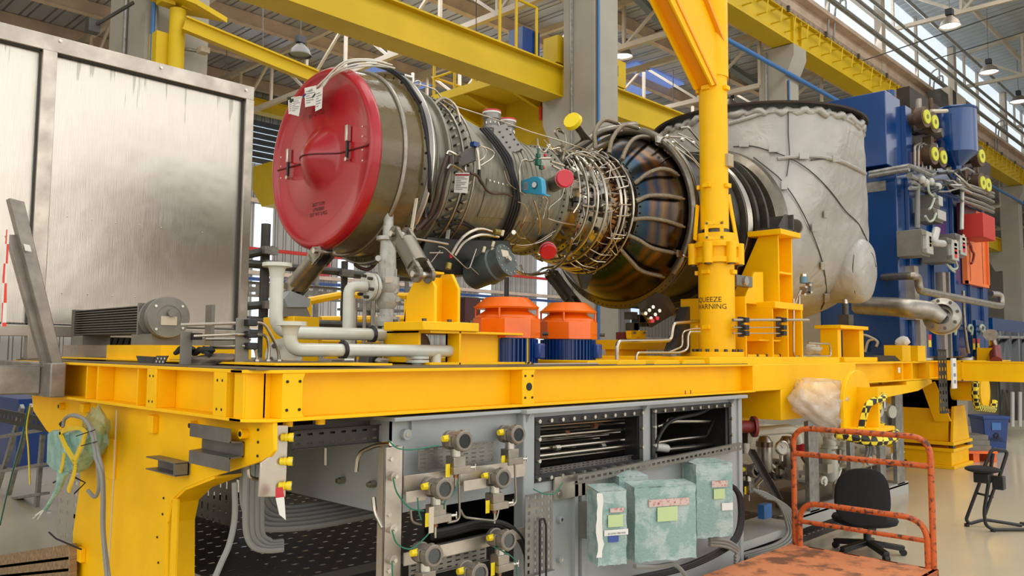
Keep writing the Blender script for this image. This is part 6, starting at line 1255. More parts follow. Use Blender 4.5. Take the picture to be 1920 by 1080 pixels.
# left shaded end of the tank
for u, v in ((645, 900), (703, 907)):
    p = PX(u, v, xa - .002); tag(MB().cyl(p, p + V((-.03, 0, 0)), .018, n=6).cyl(p + V((-.03, 0, 0)), p + V((-.045, 0, 0)), .012, n=10).out('tank_fitting', M['ssd']), ['hexagonal steel fitting on the shaded tank end, nearer the yellow leg', 'hexagonal steel fitting on the shaded tank end, nearer the grey post'][u > 700], 'fitting')
for i, uv in enumerate(([(733, 832), (705, 834), (672, 850), (668, 884)], [(610, 840), (610, 872)], [(700, 932), (703, 960), (718, 990)])):
    tag(MB().tube(fil([PX(u, v, xa - .15) for u, v in uv], .06), .011, 10).out('drain_tube', M['ss']), ['bent steel drain tube beneath the dark tray', 'short straight steel tube stub under the dark tray', 'thin steel tube curling below the tank end'][i], 'tube')
slotted('cable_tray', V((PY(548, 820, 3.25).x, 3.27, 1.36)), (1, 0, 0), (0, 1, 0), xa - .04 - PY(548, 820, 3.25).x, .5, 9, 6, M['trayd'], 'dark slotted cable tray hung under the beam left of the tank', 'cable tray', None, .05)
slotY(548, 808, 730, 826, 3.25, 9, 2, M['trayd'], 'dark slotted tray side running below the yellow beam left of the tank', (.45, .25))
# tank details: gussets, bosses
for u, v in ((756, 815), (938, 762 + 40), (1052, 905), (1049, 925)):
    pass
for i, (u, v) in enumerate(((757, 814), (1042, 925))):
    p = PY(u, v, Yt + .04 if i == 0 else Yt); q = MB().cyl(p, p + V((0, -.03, 0)), .026, n=20).out('earth_boss', M['gryt2'], tk); MB().cyl(p + V((0, -.03, 0)), p + V((0, -.034, 0)), .012, n=12).out('boss_stud', M['zinc'], q)
b = MB().prism([PY(772, 788, Yt + .02), PY(778, 788, Yt + .02), PY(772, 806, Yt + .02)], (.004, .03, 0)); b.out('lip_gusset', M['gryt2'], tk)
for u in (994, 1214, 1378): p = PY(u, 776, Yt - .05); MB().prism([(p.x, Yt, zt6 - .02), (p.x, Yt - .055, zt6 - .02), (p.x, Yt - .01, zt6 - .09), (p.x, Yt, zt6 - .09)], (.01, 0, 0)).out('lip_gusset', M['gryt2'], tk)
# grey instrument rack
rk = thing('instrument_rack', PY(735, 1000, 3.0), 'grey steel rack of channel posts and bars carrying the round transmitters', 'rack')
Yr = 3.0; p0, p1 = PY(722, 840, Yr), PY(757, 840, Yr); b = MB().box((p0.x, Yr, .02), (p0.x + .008, Yr + .05, p0.z)); b.box((p0.x, Yr, .02), (p1.x, Yr + .008, p0.z)); b.box((p1.x - .008, Yr, .02), (p1.x, Yr + .05, p0.z)); b.out('post', M['sfr'], rk, bevel=.002)
for u, v, w, h in ((733, 861, .01, .01), (729, 965, .01, .01), (728, 1070, .01, .01)): p = PY(u, v, Yr); MB().cyl(p, p + V((0, -.01, 0)), .01, n=8).out('post_bolt', M['zinc'], rk)
for u, v in ((733, 892), (731, 990), (731, 1048)):
    p = PY(u, v, Yr); e = MB().cyl(p, p + V((0, -.03, 0)), .022, n=20).out('earth_boss', M['sfr'], rk); MB().cyl(p + V((0, -.03, 0)), p + V((0, -.045, 0)), .009, n=8).out('boss_stud', M['zinc'], e)
def rbar(u0, v0, u1, v1, Y, h, m='sfr'):
    a, c_ = PY(u0, v0, Y), PY(u1, v1, Y); a.z = c_.z = (a.z + c_.z) / 2; return MB().box((a.x, Y, a.z - h), (c_.x, Y + .008, a.z)).out('cross_bar', M[m], rk, bevel=.001)
rbar(758, 890, 985, 865, Yr + .03, .085); rbar(758, 1040, 985, 985, Yr + .05, .06); rbar(762, 922, 800, 918, Yr - .02, .05); rbar(870, 902, 912, 896, Yr - .02, .05)
slotY(783, 882, 925, 826, Yr + .09, 9, 5, M['tray'], 'small slotted tray behind the upper pair of transmitters', (.55, .28), grp=None)
slotY(766, 1085, 912, 1000, Yr + .10, 9, 6, M['tray'], 'slotted tray behind the lowest transmitters', (.55, .28))
slotY(984, 1082, 1036, 920, Yr - .0, 4, 11, M['tray'], 'upright slotted tray column between the transmitters and the wrapped boxes', (.3, .5))
b = MB().tube(fil([PY(1012, 1085, 2.98), PY(1012, 975, 2.98), PY(1020, 972, 2.98), PY(1024, 985, 2.98), PY(1024, 1085, 2.98)], .01), .006, 6); tag(b.out('edge_trim', M['blk']), 'black rubber edging round the notch of the upright slotted tray', 'edging')
def transmitter(u, v, Y, label, yaw=0, sc=1.0, tagm=True):
    """round housing facing the viewer's side, neck, flange, manifold with T handles"""
    c = PY(u, v, Y); t = thing('pressure_transmitter', c, label, 'transmitter', 'round pressure transmitters')
    n = V((-.12, -1, 0.04)).normalized(); k = sc
    hb = MB().lathe([(-.115 * k, 0), (-.115 * k, .034 * k), (-.108 * k, .041 * k), (-.085 * k, .043 * k), (-.083 * k, .038 * k), (-.03 * k, .038 * k), (-.028 * k, .044 * k), (.008 * k, .044 * k), (.012 * k, .040 * k), (.012 * k, .031 * k), (.002 * k, .030 * k)], c, n, 32).out('housing', M['cap2'], t)
    s1, s2, _ = frame(n)
    for i in range(8): w = 2 * PI * i / 8; p = c + (s1 * math.cos(w) + s2 * math.sin(w)) * .044 * k; MB().obox(p - n * .008, s1 * math.cos(w) + s2 * math.sin(w), s1 * -math.sin(w) + s2 * math.cos(w), n, .004, .007, .010).out('housing_rib', M['cap2'], hb)
    MB().cyl(c + n * .003 * k, c + n * .006 * k, .031 * k, n=28).out('dial_glass', M['glassd'], t)
    MB().obox(c - n * .055 * k - s1 * .0, s1, s2, n, .047 * k, .024 * k, .020 * k).out('junction_body', M['cap2'], t, bevel=.004)
    sd = -s1 if (-s1).dot(CR) < 0 else s1
    MB().cyl(c - n * .055 * k + sd * .04 * k + s2 * .012, c - n * .055 * k + sd * .07 * k + s2 * .012, .016 * k, .013 * k, 8).out('yellow_plug', M['ytag'], t)
    z = c - n * .055 * k
    b = MB().cyl(z + V((0, 0, -.035 * k)), z + V((0, 0, -.07 * k)), .024 * k, n=20); b.out('neck', M['zinc'], t)
    b = MB().cbox(z + V((0, 0, -.09 * k)), .07 * k, .055 * k, .045 * k); b.out('sensor_flange', M['ssd'], t, bevel=.003)
    b = MB().cbox(z + V((.01, -.01, -.125 * k)), .10 * k, .05 * k, .032 * k); b.out('manifold', M['ssd'], t, bevel=.002)
    for dx in (.055, ): 
        q = z + V((dx * k, -.02, -.12 * k)); vv = MB().cyl(q, q + V((.035 * k, -.012, 0)), .007, n=8).out('valve_stem', M['zinc'], t); MB().cyl(q + V((.035 * k, -.012, -.016)), q + V((.035 * k, -.012, .016)), .004, n=6).out('t_handle', M['zinc'], t)
    q = z + V((-.01, -.01, -.14 * k)); MB().cyl(q, q + V((0, 0, -.02)), .011, n=6).out('tube_nut', M['copper'], t); MB().cyl(q, q + V((0, 0, -.07)), .006, n=8).out('impulse_stub', M['ss'], t)
    if tagm: p = z + sd * .055 * k + V((0, -.02, -.12 * k)); MB().box(p + V((-.014, 0, -.035)), p + V((.014, .002, .028))).out('yellow_label', M['ytag'], t, bevel=.001)
    return t
TR = ((869, 827, 2.93, 'round transmitter in the upper row, left one'), (970, 815, 3.0, 'topmost round transmitter, nearest the wide tank window'), (832, 917, 2.9, 'round transmitter second from the bottom left, with a white hanging tag'), (942, 897, 2.93, 'round transmitter in the middle row next to the upright slotted tray'), (812, 1042, 2.86, 'round transmitter at the lowest left beside the grey post'), (952, 1013, 2.9, 'round transmitter in the lower row beside the upright slotted tray'), (898, 1076, 2.84, 'lowest round transmitter, cut by the bottom edge'))
for u, v, Y, lb in TR: transmitter(u, v, Y, lb, sc=1.12)
transmitter(1416, 883, 3.25, 'single round transmitter right of the tank before the tilted channel', sc=1.25)
p = PY(809, 974, 2.86); tag(MB().box((p.x - .014, 2.86, p.z - .06), (p.x + .014, 2.862, p.z + .055)).out('white_tag', M['plate']), 'long white plastic tag hanging under the left transmitter of the middle row', 'tag')
# earthing wires
for i, uv in enumerate(([(728, 825), (745, 840), (775, 843), (823, 835)], [(737, 897), (745, 925), (768, 952), (795, 958)], [(735, 995), (745, 1020), (770, 1029), (795, 1010), (812, 990)], [(783, 933), (785, 958), (790, 975)], [(860, 900), (850, 925), (835, 938), (833, 955)], [(1055, 905), (1040, 925), (1018, 925), (1000, 917)], [(735, 1053), (736, 1080)], [(925, 1025), (945, 1035), (965, 1050), (970, 1080)])):
    tag(MB().tube(crv([PY(u, v, 2.93) for u, v in uv]), .0035, 6).out('earth_wire', M['gwire']), ['green earth wire looping over the top of the small slotted tray', 'green earth wire sagging from the upper post boss', 'green earth wire sagging from the middle post boss', 'short green earth wire beside the post boss loop', 'green earth wire curling below the upper left transmitter', 'green earth wire below the window corner', 'green earth wire dropping from the lowest post boss', 'green earth wire beside the lowest right transmitter'][i], 'wire', 'green earth wires on the rack')
# impulse tubes
for i, uv in enumerate(([(860, 880), (862, 975), (840, 980)], [(965, 870), (968, 945), (940, 952)], [(863, 955), (870, 970), (930, 977), (936, 950)], [(770, 955), (772, 980), (790, 983)])):
    tag(MB().tube(fil([PY(u, v, 2.98) for u, v in uv], .03), .006, 8).out('impulse_tube', M['ssd']), ['thin steel tube dropping from the left upper transmitter', 'thin steel tube dropping from the topmost transmitter', 'thin steel tube bent in a shallow U under the middle row', 'short bent steel tube near the grey post'][i], 'tube', 'impulse tubes on the rack')
for i in range(3):
    tag(MB().tube(crv([PY(u, v + i * 5, 3.06 + .02 * i) for u, v in ((810, 998), (850, 990), (900, 978), (940, 980), (970, 998), (985, 1030), (990, 1085))]), .013, 8).out('ribbed_hose', M['blk']), ['upper', 'middle', 'lower'][i] + ' black ribbed hose sweeping behind the lower transmitters', 'hose', 'black ribbed hoses')
# wrapped boxes
def wbox(u0, v0, u1, v1, Y, dep, label, stickers, phi=26):
    p = PY(u0, v0, Y); ph = math.radians(phi); e1 = V((math.cos(ph), -math.sin(ph), 0)); nb = V((math.sin(ph), math.cos(ph), 0))   # nb points into the box
    d = ray(u1, v0); d2 = V((d.x, d.y)); den = d2.x * e1.y - d2.y * e1.x; W = (d2.x * (0 - p.y) - d2.y * (0 - p.x)) / den if abs(den) > 1e-6 else .3; W = abs(W)
    z0, z1 = p.z, PY(u0, v1, Y).z; o0 = V((p.x, p.y, 0)); Hh = z1 - z0
    def Q(fx, dy, z): return o0 + e1 * (fx * W) + nb * dy + V((0, 0, z))
    t = thing('wrapped_box', Q(.5, dep / 2, z0), label, 'wrapped box', 'junction boxes in green bubble wrap')
    MB().hexa([Q(.03, .01, z0 + .01), Q(.97, .01, z0 + .01), Q(.97, dep, z0 + .01), Q(.03, dep, z0 + .01), Q(.03, .01, z1 - .01), Q(.97, .01, z1 - .01), Q(.97, dep, z1 - .01), Q(.03, dep, z1 - .01)]).out('box_body', M['gryc'], t)
    MB().bar(Q(.6, dep, z0 + Hh * .5), V((Q(.6, 0, 0).x + .05, Yt, z0 + Hh * .5)), .06, Hh * .5).out('wall_mount', M['gryc'], t)
    r = random.Random(int(u0)); b = MB(); nx, nz = 12, 14; vs = []
    cols = [(0, dep), (0, dep * .5), (0, .0)] + [(i / nx, 0) for i in range(1, nx)] + [(1, 0), (1, dep * .5), (1, dep)]
    for j in range(nz + 1):
        for (fx, dy) in cols: vs.append(Q(fx + r.uniform(-.006, .006), dy - .006 + r.uniform(-.004, .004), z0 + Hh * j / nz + (r.uniform(-.004, .008) if j in (0, nz) else 0)))
    k = len(cols); b.add(vs, [(j * k + i, j * k + i + 1, (j + 1) * k + i + 1, (j + 1) * k + i) for j in range(nz) for i in range(k - 1)])
    b.add([Q(-.01, -.01, z1 + .002), Q(1.01, -.01, z1 + .002), Q(1.0, dep, z1 + .018), Q(.5, dep * .6, z1 + .03), Q(0, dep, z1 + .02)], [(0, 1, 3), (1, 2, 3), (0, 3, 4)])
    b.out('bubble_wrap', M['film'], t, smooth=60)
    for (su, sv, w_, h_, m) in stickers:
        fx = (su - u0) / (u1 - u0); zz_ = z1 + (z0 - z1) * (sv - v1) / (v0 - v1); a_ = w_ * .62 / W
        MB().hexa([Q(fx - a_, -.016, zz_ - h_ * .6), Q(fx + a_, -.016, zz_ - h_ * .6), Q(fx + a_, -.013, zz_ - h_ * .6), Q(fx - a_, -.013, zz_ - h_ * .6), Q(fx - a_, -.016, zz_ + h_ * .6), Q(fx + a_, -.016, zz_ + h_ * .6), Q(fx + a_, -.013, zz_ + h_ * .6), Q(fx - a_, -.013, zz_ + h_ * .6)]).out('sticker', M[m], t)
    return t, Q, e1
wbox(1160, 1052, 1215, 895, 3.0, .16, 'green wrapped box half hidden between two others', [])
wl, WQ, We = wbox(1120, 1062, 1174, 922, 2.86, .14, 'leftmost green wrapped box with torn white tape down its side', [(1155, 958, .07, .02, 'torn'), (1152, 978, .075, .055, 'lgreen'), (1153, 1000, .12, .026, 'wtag'), (1148, 1012, .05, .028, 'bluel')])
wbox(1190, 1056, 1305, 915, 2.86, .12, 'widest green wrapped box with a red-marked white tape and pale green note', [(1252, 945, .22, .035, 'torn'), (1249, 967, .11, .07, 'lgreen')])
wbox(1306, 1010, 1374, 872, 2.95, .18, 'rightmost green wrapped box with a torn white label near its top', [(1348, 909, .1, .035, 'torn'), (1347, 928, .07, .055, 'lgreen'), (1362, 953, .07, .04, 'wtag')])
o = MB()
vs = []
b = MB(); r = random.Random(8); pts = [PY(1124, 925 + i * 12, 2.83) for i in range(11)]
vs = [p + V((s * (.016 + r.uniform(-.006, .008)) + .006 * math.sin(i), r.uniform(-.006, 0) - s * .008, 0)) for i, p in enumerate(pts) for s in (-1, 0, 1)]; b.add(vs, [(3 * i + j, 3 * i + j + 1, 3 * i + j + 4, 3 * i + j + 3) for i in range(10) for j in (0, 1)]); tag(b.out('torn_tape', M['wtag']), 'torn white tape strip hanging down the leftmost wrapped box', 'tape')
tag(MB().ball(PY(1143, 922, 2.85), .045, 10, (1.1, .6, .35)).out('paper_scrap', M['wtag'], smooth=20), 'crumpled white paper scrap on top of the leftmost wrapped box', 'paper')
# text marks on the wrapped boxes
q = WQ(.62, -.018, PY(1120, 1003, 2.86).z); text('20 GWK-TBE MTR', .014, M['ink'], wl, q, We, (0, 0, 1), name='handwriting')
# black hoses right of boxes, conduits below
for i in range(3): tag(MB().tube(crv([PY(u + i * 3, v + i * 2, 3.0) for u, v in ((1372, 910), (1384, 930), (1387, 970), (1378, 1005), (1350, 1030), (1280, 1062), (1180, 1085))]), .014, 8).out('black_hose', M['blk']), ['outermost', 'middle', 'innermost'][i] + ' black hose curving round the rightmost wrapped box', 'hose', 'black hoses by the wrapped boxes')
for i in range(3): tag(MB().tube(crv([PY(u, v + i * 6, 2.95) for u, v in ((1330, 1010), (1355, 1012), (1372, 1018), (1385, 1030), (1378, 1045))]), .012, 8).out('grey_conduit', M['hose']), ['top', 'middle', 'bottom'][i] + ' short grey conduit leaving the rightmost wrapped box', 'conduit', 'short conduits under the rightmost box')
tag(MB().tube(crv([PY(u, v, 2.82) for u, v in ((1190, 1062), (1230, 1062), (1262, 1058), (1280, 1072), (1290, 1090))]), .014, 8).out('grey_conduit', M['hose']), 'grey conduit bending out below the widest wrapped box', 'conduit')
# stub plate left of boxes
b = MB(); p, q = PY(1040, 905, Yt - .03), PY(1085, 888, Yt - .03); MB().box((p.x, Yt - .03, q.z - .13), (p.x + .42, Yt - .02, q.z)).out('side_bar', M['sfr'], tk)
for u in (1072, 1085): p = PY(u, 960, Yt - .005); MB().box((p.x, Yt - .03, .1), (p.x + .03, Yt, p.z + .18)).out('stiffener_bar', M['gryt2'], tk)
for v in (973, 1048): p = PY(1046, v, Yt); e = MB().cyl(p, p + V((0, -.03, 0)), .02, n=16).out('earth_boss', M['gryt2'], tk); MB().cyl(p + V((0, -.03, 0)), p + V((0, -.034, 0)), .01, n=8).out('boss_stud', M['zinc'], e)
# ---------------------------------------------------------------- trays and cable bundles behind the leg
slotted('cable_tray', PX(440, 1003, 2.6), (0, 1, 0), (0, 0, 1), 1.5, .42, 18, 5, M['trayw'], 'large slotted grey tray panel behind the yellow leg', 'cable tray', None, 0, (.25, .55))
slotted('cable_tray', V((2.55, 3.4, PX(400, 1060, 2.6).z - .03)), (0, 1, 0), V((.25, 0, 1)), 1.6, .2, 18, 3, M['trayd'], 'dark slotted tray below the large slotted panel behind the leg', 'cable tray', None, 0, (.5, .3))
slotted('cable_tray', (1.95, 3.5, .62), (1, 0, 0), (0, 1, 0), 3.6, 2.4, 36, 22, M['trayd'], 'wide dark slotted tray lying low beneath the skid', 'cable tray', None, .04, (.35, .2))  # tray widened as a dark sheet, standing in for shade under the skid
slotted('cable_tray', (2.5, 3.6, .16), (1, 0, 0), (0, 1, 0), 5.2, .6, 50, 5, M['trayd'], 'long dark slotted tray on the floor under the tank', 'cable tray', None, .05, (.45, .3))
for i in range(6):
    o_ = i * 9; uv = [(455 + o_, 830), (455 + o_, 900), (458 + o_, 950 - i * 6), (480 + o_ * .8, 985 - i * 8), (520 + o_ * .5, 992 - i * 8), (600, 985 - i * 8), (720, 962 - i * 7)]
    tag(MB().tube(crv([PY(u, v, 3.7 + .03 * i) for u, v in uv]), .017, 8).out('grey_cable', M['hose']), ['outermost', 'second', 'third', 'fourth', 'fifth', 'innermost'][i] + ' grey cable of the bundle sweeping right under the tank', 'cable', 'grey cables sweeping under the tank')
for i in range(4):
    o_ = i * 10; uv = [(462 + o_, 870), (460 + o_, 950), (462 + o_, 1000), (475 + o_, 1025 - i * 4), (500 + o_ * .4, 1032 - i * 5), (530, 1030 - i * 5)]
    tag(MB().tube(crv([PY(u, v, 3.45 + .02 * i) for u, v in uv]), .014, 8).out('grey_cable', M['hose']), ['outermost', 'second', 'third', 'innermost'][i] + ' grey cable of the bundle dropping behind the leg', 'cable', 'grey cables dropping behind the leg')
tag(MB().tube(crv([PY(u, v, 3.3) for u, v in ((440, 905), (440, 970), (430, 1020), (415, 1055), (400, 1090))]), .013, 8).out('grey_cable', M['hose']), 'lone grey cable hanging right of the yellow leg', 'cable')
tag(MB().tube(crv([PY(u, v, 3.2) for u, v in ((466, 880), (468, 893), (478, 898), (488, 899))]), .008, 8).out('bent_tube', M['ss']), 'small hooked steel tube beside the coupling plate', 'tube')
# ---------------------------------------------------------------- wrapped bundle and cables on the leg
t = thing('wrapped_connector', PX(140, 845, 1.6), 'bundle in green wrap and yellow tape hanging with grey cables on the yellow leg', 'wrapped bundle')
Xw = 1.62
blobc = PX(122, 850, Xw); MB().prism([PX(u, v, Xw) for u, v in ((88, 812), (98, 806), (118, 812), (121, 850), (118, 888), (100, 885), (86, 870))], (.12, 0, 0)).out('wrapped_body', M['film2'], t, bevel=.012)
MB().prism([PX(u, v, Xw + .03) for u, v in ((118, 812), (145, 805), (160, 818), (150, 850), (135, 880), (118, 890))], (.10, 0, 0)).out('wrapped_body', M['film2'], t, bevel=.012)
for k_, uv in enumerate(([(112, 812), (122, 835), (132, 852), (140, 868), (138, 890), (128, 920)], [(160, 808), (155, 830), (146, 850), (138, 868)], [(120, 850), (117, 870), (113, 888)], [(112, 812), (130, 804), (150, 803), (162, 812)])):
    pts = crv([PX(u, v, Xw - .012) for u, v in uv]); b = MB()
    for a, c_ in zip(pts, pts[1:]): b.bar(a, c_ + (c_ - a) * .1, .034 if k_ < 2 else .022, .008, (1, 0, 0))
    b.out('yellow_tape', M['ytape'], t)
r = random.Random(6); b = MB(); n = 18; vs = []
cc = PX(180, 812, Xw + .06)
for j in range(9):
    for i in range(n): w = 2 * PI * i / n; p = PI * j / 8; rr_ = 1 + r.uniform(-.18, .18); vs.append(cc + V((.05 * math.cos(p) * rr_, -.13 * math.sin(p) * math.cos(w) * rr_, .14 * math.sin(p) * math.sin(w) * rr_)))
b.add(vs, [(j * n + i, j * n + (i + 1) % n, (j + 1) * n + (i + 1) % n, (j + 1) * n + i) for j in range(8) for i in range(n)]); b.out('loose_film', M['filmg'], t, smooth=50)
for k_, uv in enumerate(([(118, 800), (122, 785), (138, 778), (155, 784), (170, 805), (178, 840), (184, 880), (185, 915), (178, 932), (165, 920)], [(140, 780), (160, 787), (176, 810), (184, 850), (192, 880), (195, 930), (195, 1000), (205, 1085)], [(130, 779), (150, 782), (165, 795), (174, 820), (180, 860), (190, 890), (192, 940), (192, 990), (200, 1085)])):
    MB().tube(crv([PX(u, v, Xw - .03 - .012 * k_) for u, v in uv]), .0095, 8).out('grey_cable', M['hose'], t)
MB().tube(crv([PX(u, v, Xw) for u, v in ((118, 800), (113, 795), (120, 790))]), .008, 6).out('black_tail', M['blk'], t)
b = MB().tube([PX(u, v, Xw) for u, v in ((118, 885), (110, 915), (98, 935), (85, 955))], [.03, .018, .012, .012], 8); b.out('film_tail', M['film2'], t)
for k_, (u, v) in enumerate(((62, 972), (66, 966), (70, 974), (75, 965))): MB().tube([PX(85, 953, Xw), PX(u, v, Xw)], .003, 5).out('wire_end', M['wtag'], t)
for k_, (a, c_) in enumerate((((143, 818), (178, 806)), ((152, 836), (182, 828)))): MB().tube([PX(*a, Xw - .06), PX(*c_, Xw - .06)], .003, 5).out('cable_tie', M['blk'], t)
tag(MB().tube(crv([PX(u, v, 1.75) for u, v in ((219, 768), (216, 830), (213, 900), (209, 970), (204, 1060))]), .004, 6).out('air_hose', M['plate']), 'thin clear hose running straight down the yellow leg', 'hose')
# perforated tray behind the bundle
slotted('cable_tray', PX(158, 1030, 1.9), (0, 1, 0), (0, 0, 1), .5, .62, 4, 9, M['trayw'], 'pale slotted tray edge left of the yellow leg', 'cable tray', None, .0, (.4, .4))
for i, uv in enumerate((((140, 895), (160, 905), (140, 925)), ((92, 998), (105, 1010), (152, 1030)), ((100, 905), (118, 895), (125, 890)))): tag(MB().tube([PX(u, v, 1.7) for u, v in uv], .005, 6).out('cable_tie', M['blk']), ['black cable tie end sticking out beside the wrapped bundle', 'long black cable tie near the slotted tray edge', 'black cable tie above the wrapped bundle tail'][i], 'cable tie', 'black cable ties')
# ---------------------------------------------------------------- ladder, timber and hoses at far left
t = thing('step_ladder', PZ(60, 1030, .02) if False else PX(40, 1030, 2.6), 'grey aluminium step ladder standing behind the leg at the left', 'ladder')
Xl = 3.0
for uv in (((60, 760), (0, 990)), ((42, 762), (-30, 1000)), ((80, 815), (62, 1030)), ((92, 960), (70, 1030))): a, c_ = PX(*uv[0], Xl), PX(*uv[1], Xl); MB().bar(a, c_, .07, .04, (1, 0, 0)).out('rail', M['galv'], t)
for v in (810, 875, 930): 
    MB().bar(PX(-5, v + 10, Xl), PX(84, v - 5, Xl), .1, .03, (0, 0, 1)).out('step', M['galv'], t)
t = thing('timber_stack', PX(60, 1060, 1.9), 'weathered timber planks stacked low at the bottom left', 'timber')
for i in range(3): a = PX(-60, 1062 + i * 16, 1.75); c_ = PX(137, 1034 + i * 22, 1.75); MB().bar(a - V((0, 0, .0)), c_, .09, .045, (1, 0, 0)).out('plank', M['wood'], t, bevel=.004)
tag(MB().tube(crv([PX(u, v, 1.9) for u, v in ((57, 760), (50, 800), (53, 840), (55, 880), (56, 908))]), .006, 6).out('yellow_hose', M['ytag']), 'thin yellow hose hanging at the far left of the skid', 'hose')
tag(MB().tube(crv([PX(u, v, 1.95) for u, v in ((52, 762), (42, 820), (25, 880), (10, 940), (0, 985))]), .005, 6).out('green_hose', M['gwire']), 'thin green hose slanting at the far left', 'hose')
tag(MB().box(PZ(28, 880, 0), PZ(28, 880, 0) + V((.8, 1.6, 1.0))).out('blue_cabinet', M['blued']), 'blue cabinet behind the ladder at the far left', 'cabinet')
q = PX(10, 745, 2.2); slotted('cable_tray', PX(95, 812, 2.4), (0, 1, 0), (0, 0, 1), 2.4, .12, 18, 1, M['trayd'], 'dark slotted tray crossing behind the ladder', 'cable tray', None, .04, (.4, .3))
# ---------------------------------------------------------------- generator package
XG, YG = 11.66, 3.9
g = thing('generator', (13.7, 5, ZD + .06), 'large deep blue generator enclosure with hatch, ducts and junction boxes', 'generator')
zg0 = ZD + .04; zg1 = PY(1690, 318, YG).z; XE = PY(1850, 500, YG).x
MB().box((XG, YG, zg0), (XE, 6.3, zg1)).out('main_housing', M['blue'], g, bevel=.015)
c1 = PY(1674, 178, 4.05); zc1 = c1.z
MB().box((11.75, 4.05, zg1 + .08), (12.35, 6.2, zc1)).out('upper_housing', M['blue'], g, bevel=.01)
MB().box((12.35, 4.25, zg1 + .0), (XE - .2, 6.2, zc1 - .55)).out('rear_housing', M['blue'], g, bevel=.01)
MB().box((12.35, 3.98, zg1 + .1), (12.6, 4.3, zc1 - .1)).out('duct_flange', M['blue'], g)
MB().cyl(PY(1668, 172, 4.4), PY(1668, 190, 4.4), .09, n=16).out('top_boss', M['blue'], g)
for u in (1700, 1745, 1783, 1812, 1836): x = PY(u, 500, YG).x; MB().box((x, YG - .05, zg0 + .1), (x + .04, YG, zg1 - .1)).out('wall_rib', M['blue'], g, bevel=.006)
for (u, v, n_) in ((1706, 660, 0), (1750, 650, 1), (1790, 655, 2), (1825, 655, 3)):
    x = PY(u, v, YG).x; MB().box((x, YG - .06, zg0 + .02), (x + .45, YG, zg0 + .62)).out('side_cover', M['blue'], g, bevel=.01)
# faint front-face bosses
b = MB()
for u, v in ((1650, 520), (1662, 600), (1682, 598), (1680, 655), (1640, 648)): p = PX(u, v, XG); b.cyl(p, p + V((-.02, 0, 0)), .02, n=8)
b.out('boss', M['blue'], g)
p = PX(1643, 350, XG); MB().obox(p, (0, 1, 0), (0, 0, 1), (1, 0, 0), .13, .07, .006).out('name_plate', M['galv'], g)
# orange hatch
h = PY(1802, 388, YG - .03), PY(1848, 400, YG - .03); xh0, xh1 = h[0].x, PY(1846, 450, YG - .03).x; zh0, zh1 = PY(1808, 532, YG - .03).z, PY(1802, 386, YG - .03).z
hp = MB().box((xh0, YG - .05, zh0), (xh1, YG - .01, zh1)).out('hatch_panel', M['orgp'], g, bevel=.004)
b = MB().box((xh0, YG - .09, zh0), (xh0 + .05, YG - .05, zh1)); b.box((xh1 - .05, YG - .09, zh0), (xh1, YG - .05, zh1)); b.box((xh0, YG - .09, zh1 - .05), (xh1, YG - .05, zh1)); b.box((xh0, YG - .09, zh0), (xh1, YG - .05, zh0 + .05)); b.out('hatch_frame', M['orgp'], hp)
bx = thing('red_box', PY(1840, 422, 3.4), 'plain red box fixed on a bracket in front of the orange hatch', 'box')
p, q = PY(1806, 445, YG - .12), PY(1833, 400, YG - .12)
xb = PY(1833, 420, 3.35).x
MB().box((14.28, 3.5, PY(1851, 446, 3.5).z), (14.98, YG - .1, PY(1851, 402, 3.5).z)).out('box_body', M['redb'], bx, bevel=.004); MB().box((14.2, YG - .1, PY(1840, 452, 3.8).z), (15.1, YG - .05, PY(1840, 398, 3.8).z)).out('back_frame', M['maroon2'], bx)
tag(MB().tube(crv([PY(u, v, 3.8) for u, v in ((1808, 457), (1819, 459), (1822, 470), (1826, 476), (1824, 490), (1821, 494))]), .02, 6).out('hatch_handle', M['maroon']), 'small dangling maroon handle on the orange hatch', 'handle')
# flanges with yellow covers
def fl(u, v, Y, r, label):
    c = PY(u, v, Y); d = V((-.13, -1, 0)).normalized(); t = thing('blanked_flange', c, label, 'flange', 'flanges with yellow covers'); MB().lathe([(-.9, r * .55), (-.12, r * .55), (-.12, r), (0, r), (0, 0)], c, d, 28).out('flange_body', M['rustm'], t)
    MB().cyl(c, c + d * .02, r * .66, n=24).out('yellow_cover', M['ylc'], t); MB().cyl(c + d * .02, c + d * .024, r * .22, n=16).out('cover_centre', M['olive'], t)
FL = ((1737, 219, 3.75, 'highest flange with a yellow cover, left of the blue tank'), (1752, 229, 3.75, 'second highest yellow-covered flange, touching the blue tank'), (1752, 289, 3.75, 'yellow-covered flange in the lower pair, left one'), (1768, 295, 3.75, 'yellow-covered flange in the lower pair, right one under the tank side'), (1840, 293, 3.7, 'yellow-covered flange peeking out right of the blue tank'), (1842, 343, 3.7, 'yellow-covered flange beyond the tank cone, left of the last pair'), (1852, 347, 3.7, 'rightmost yellow-covered flange beyond the tank cone'))
for u, v, Y, lb in FL: fl(u, v, Y, .155 if u < 1800 else .17, lb)
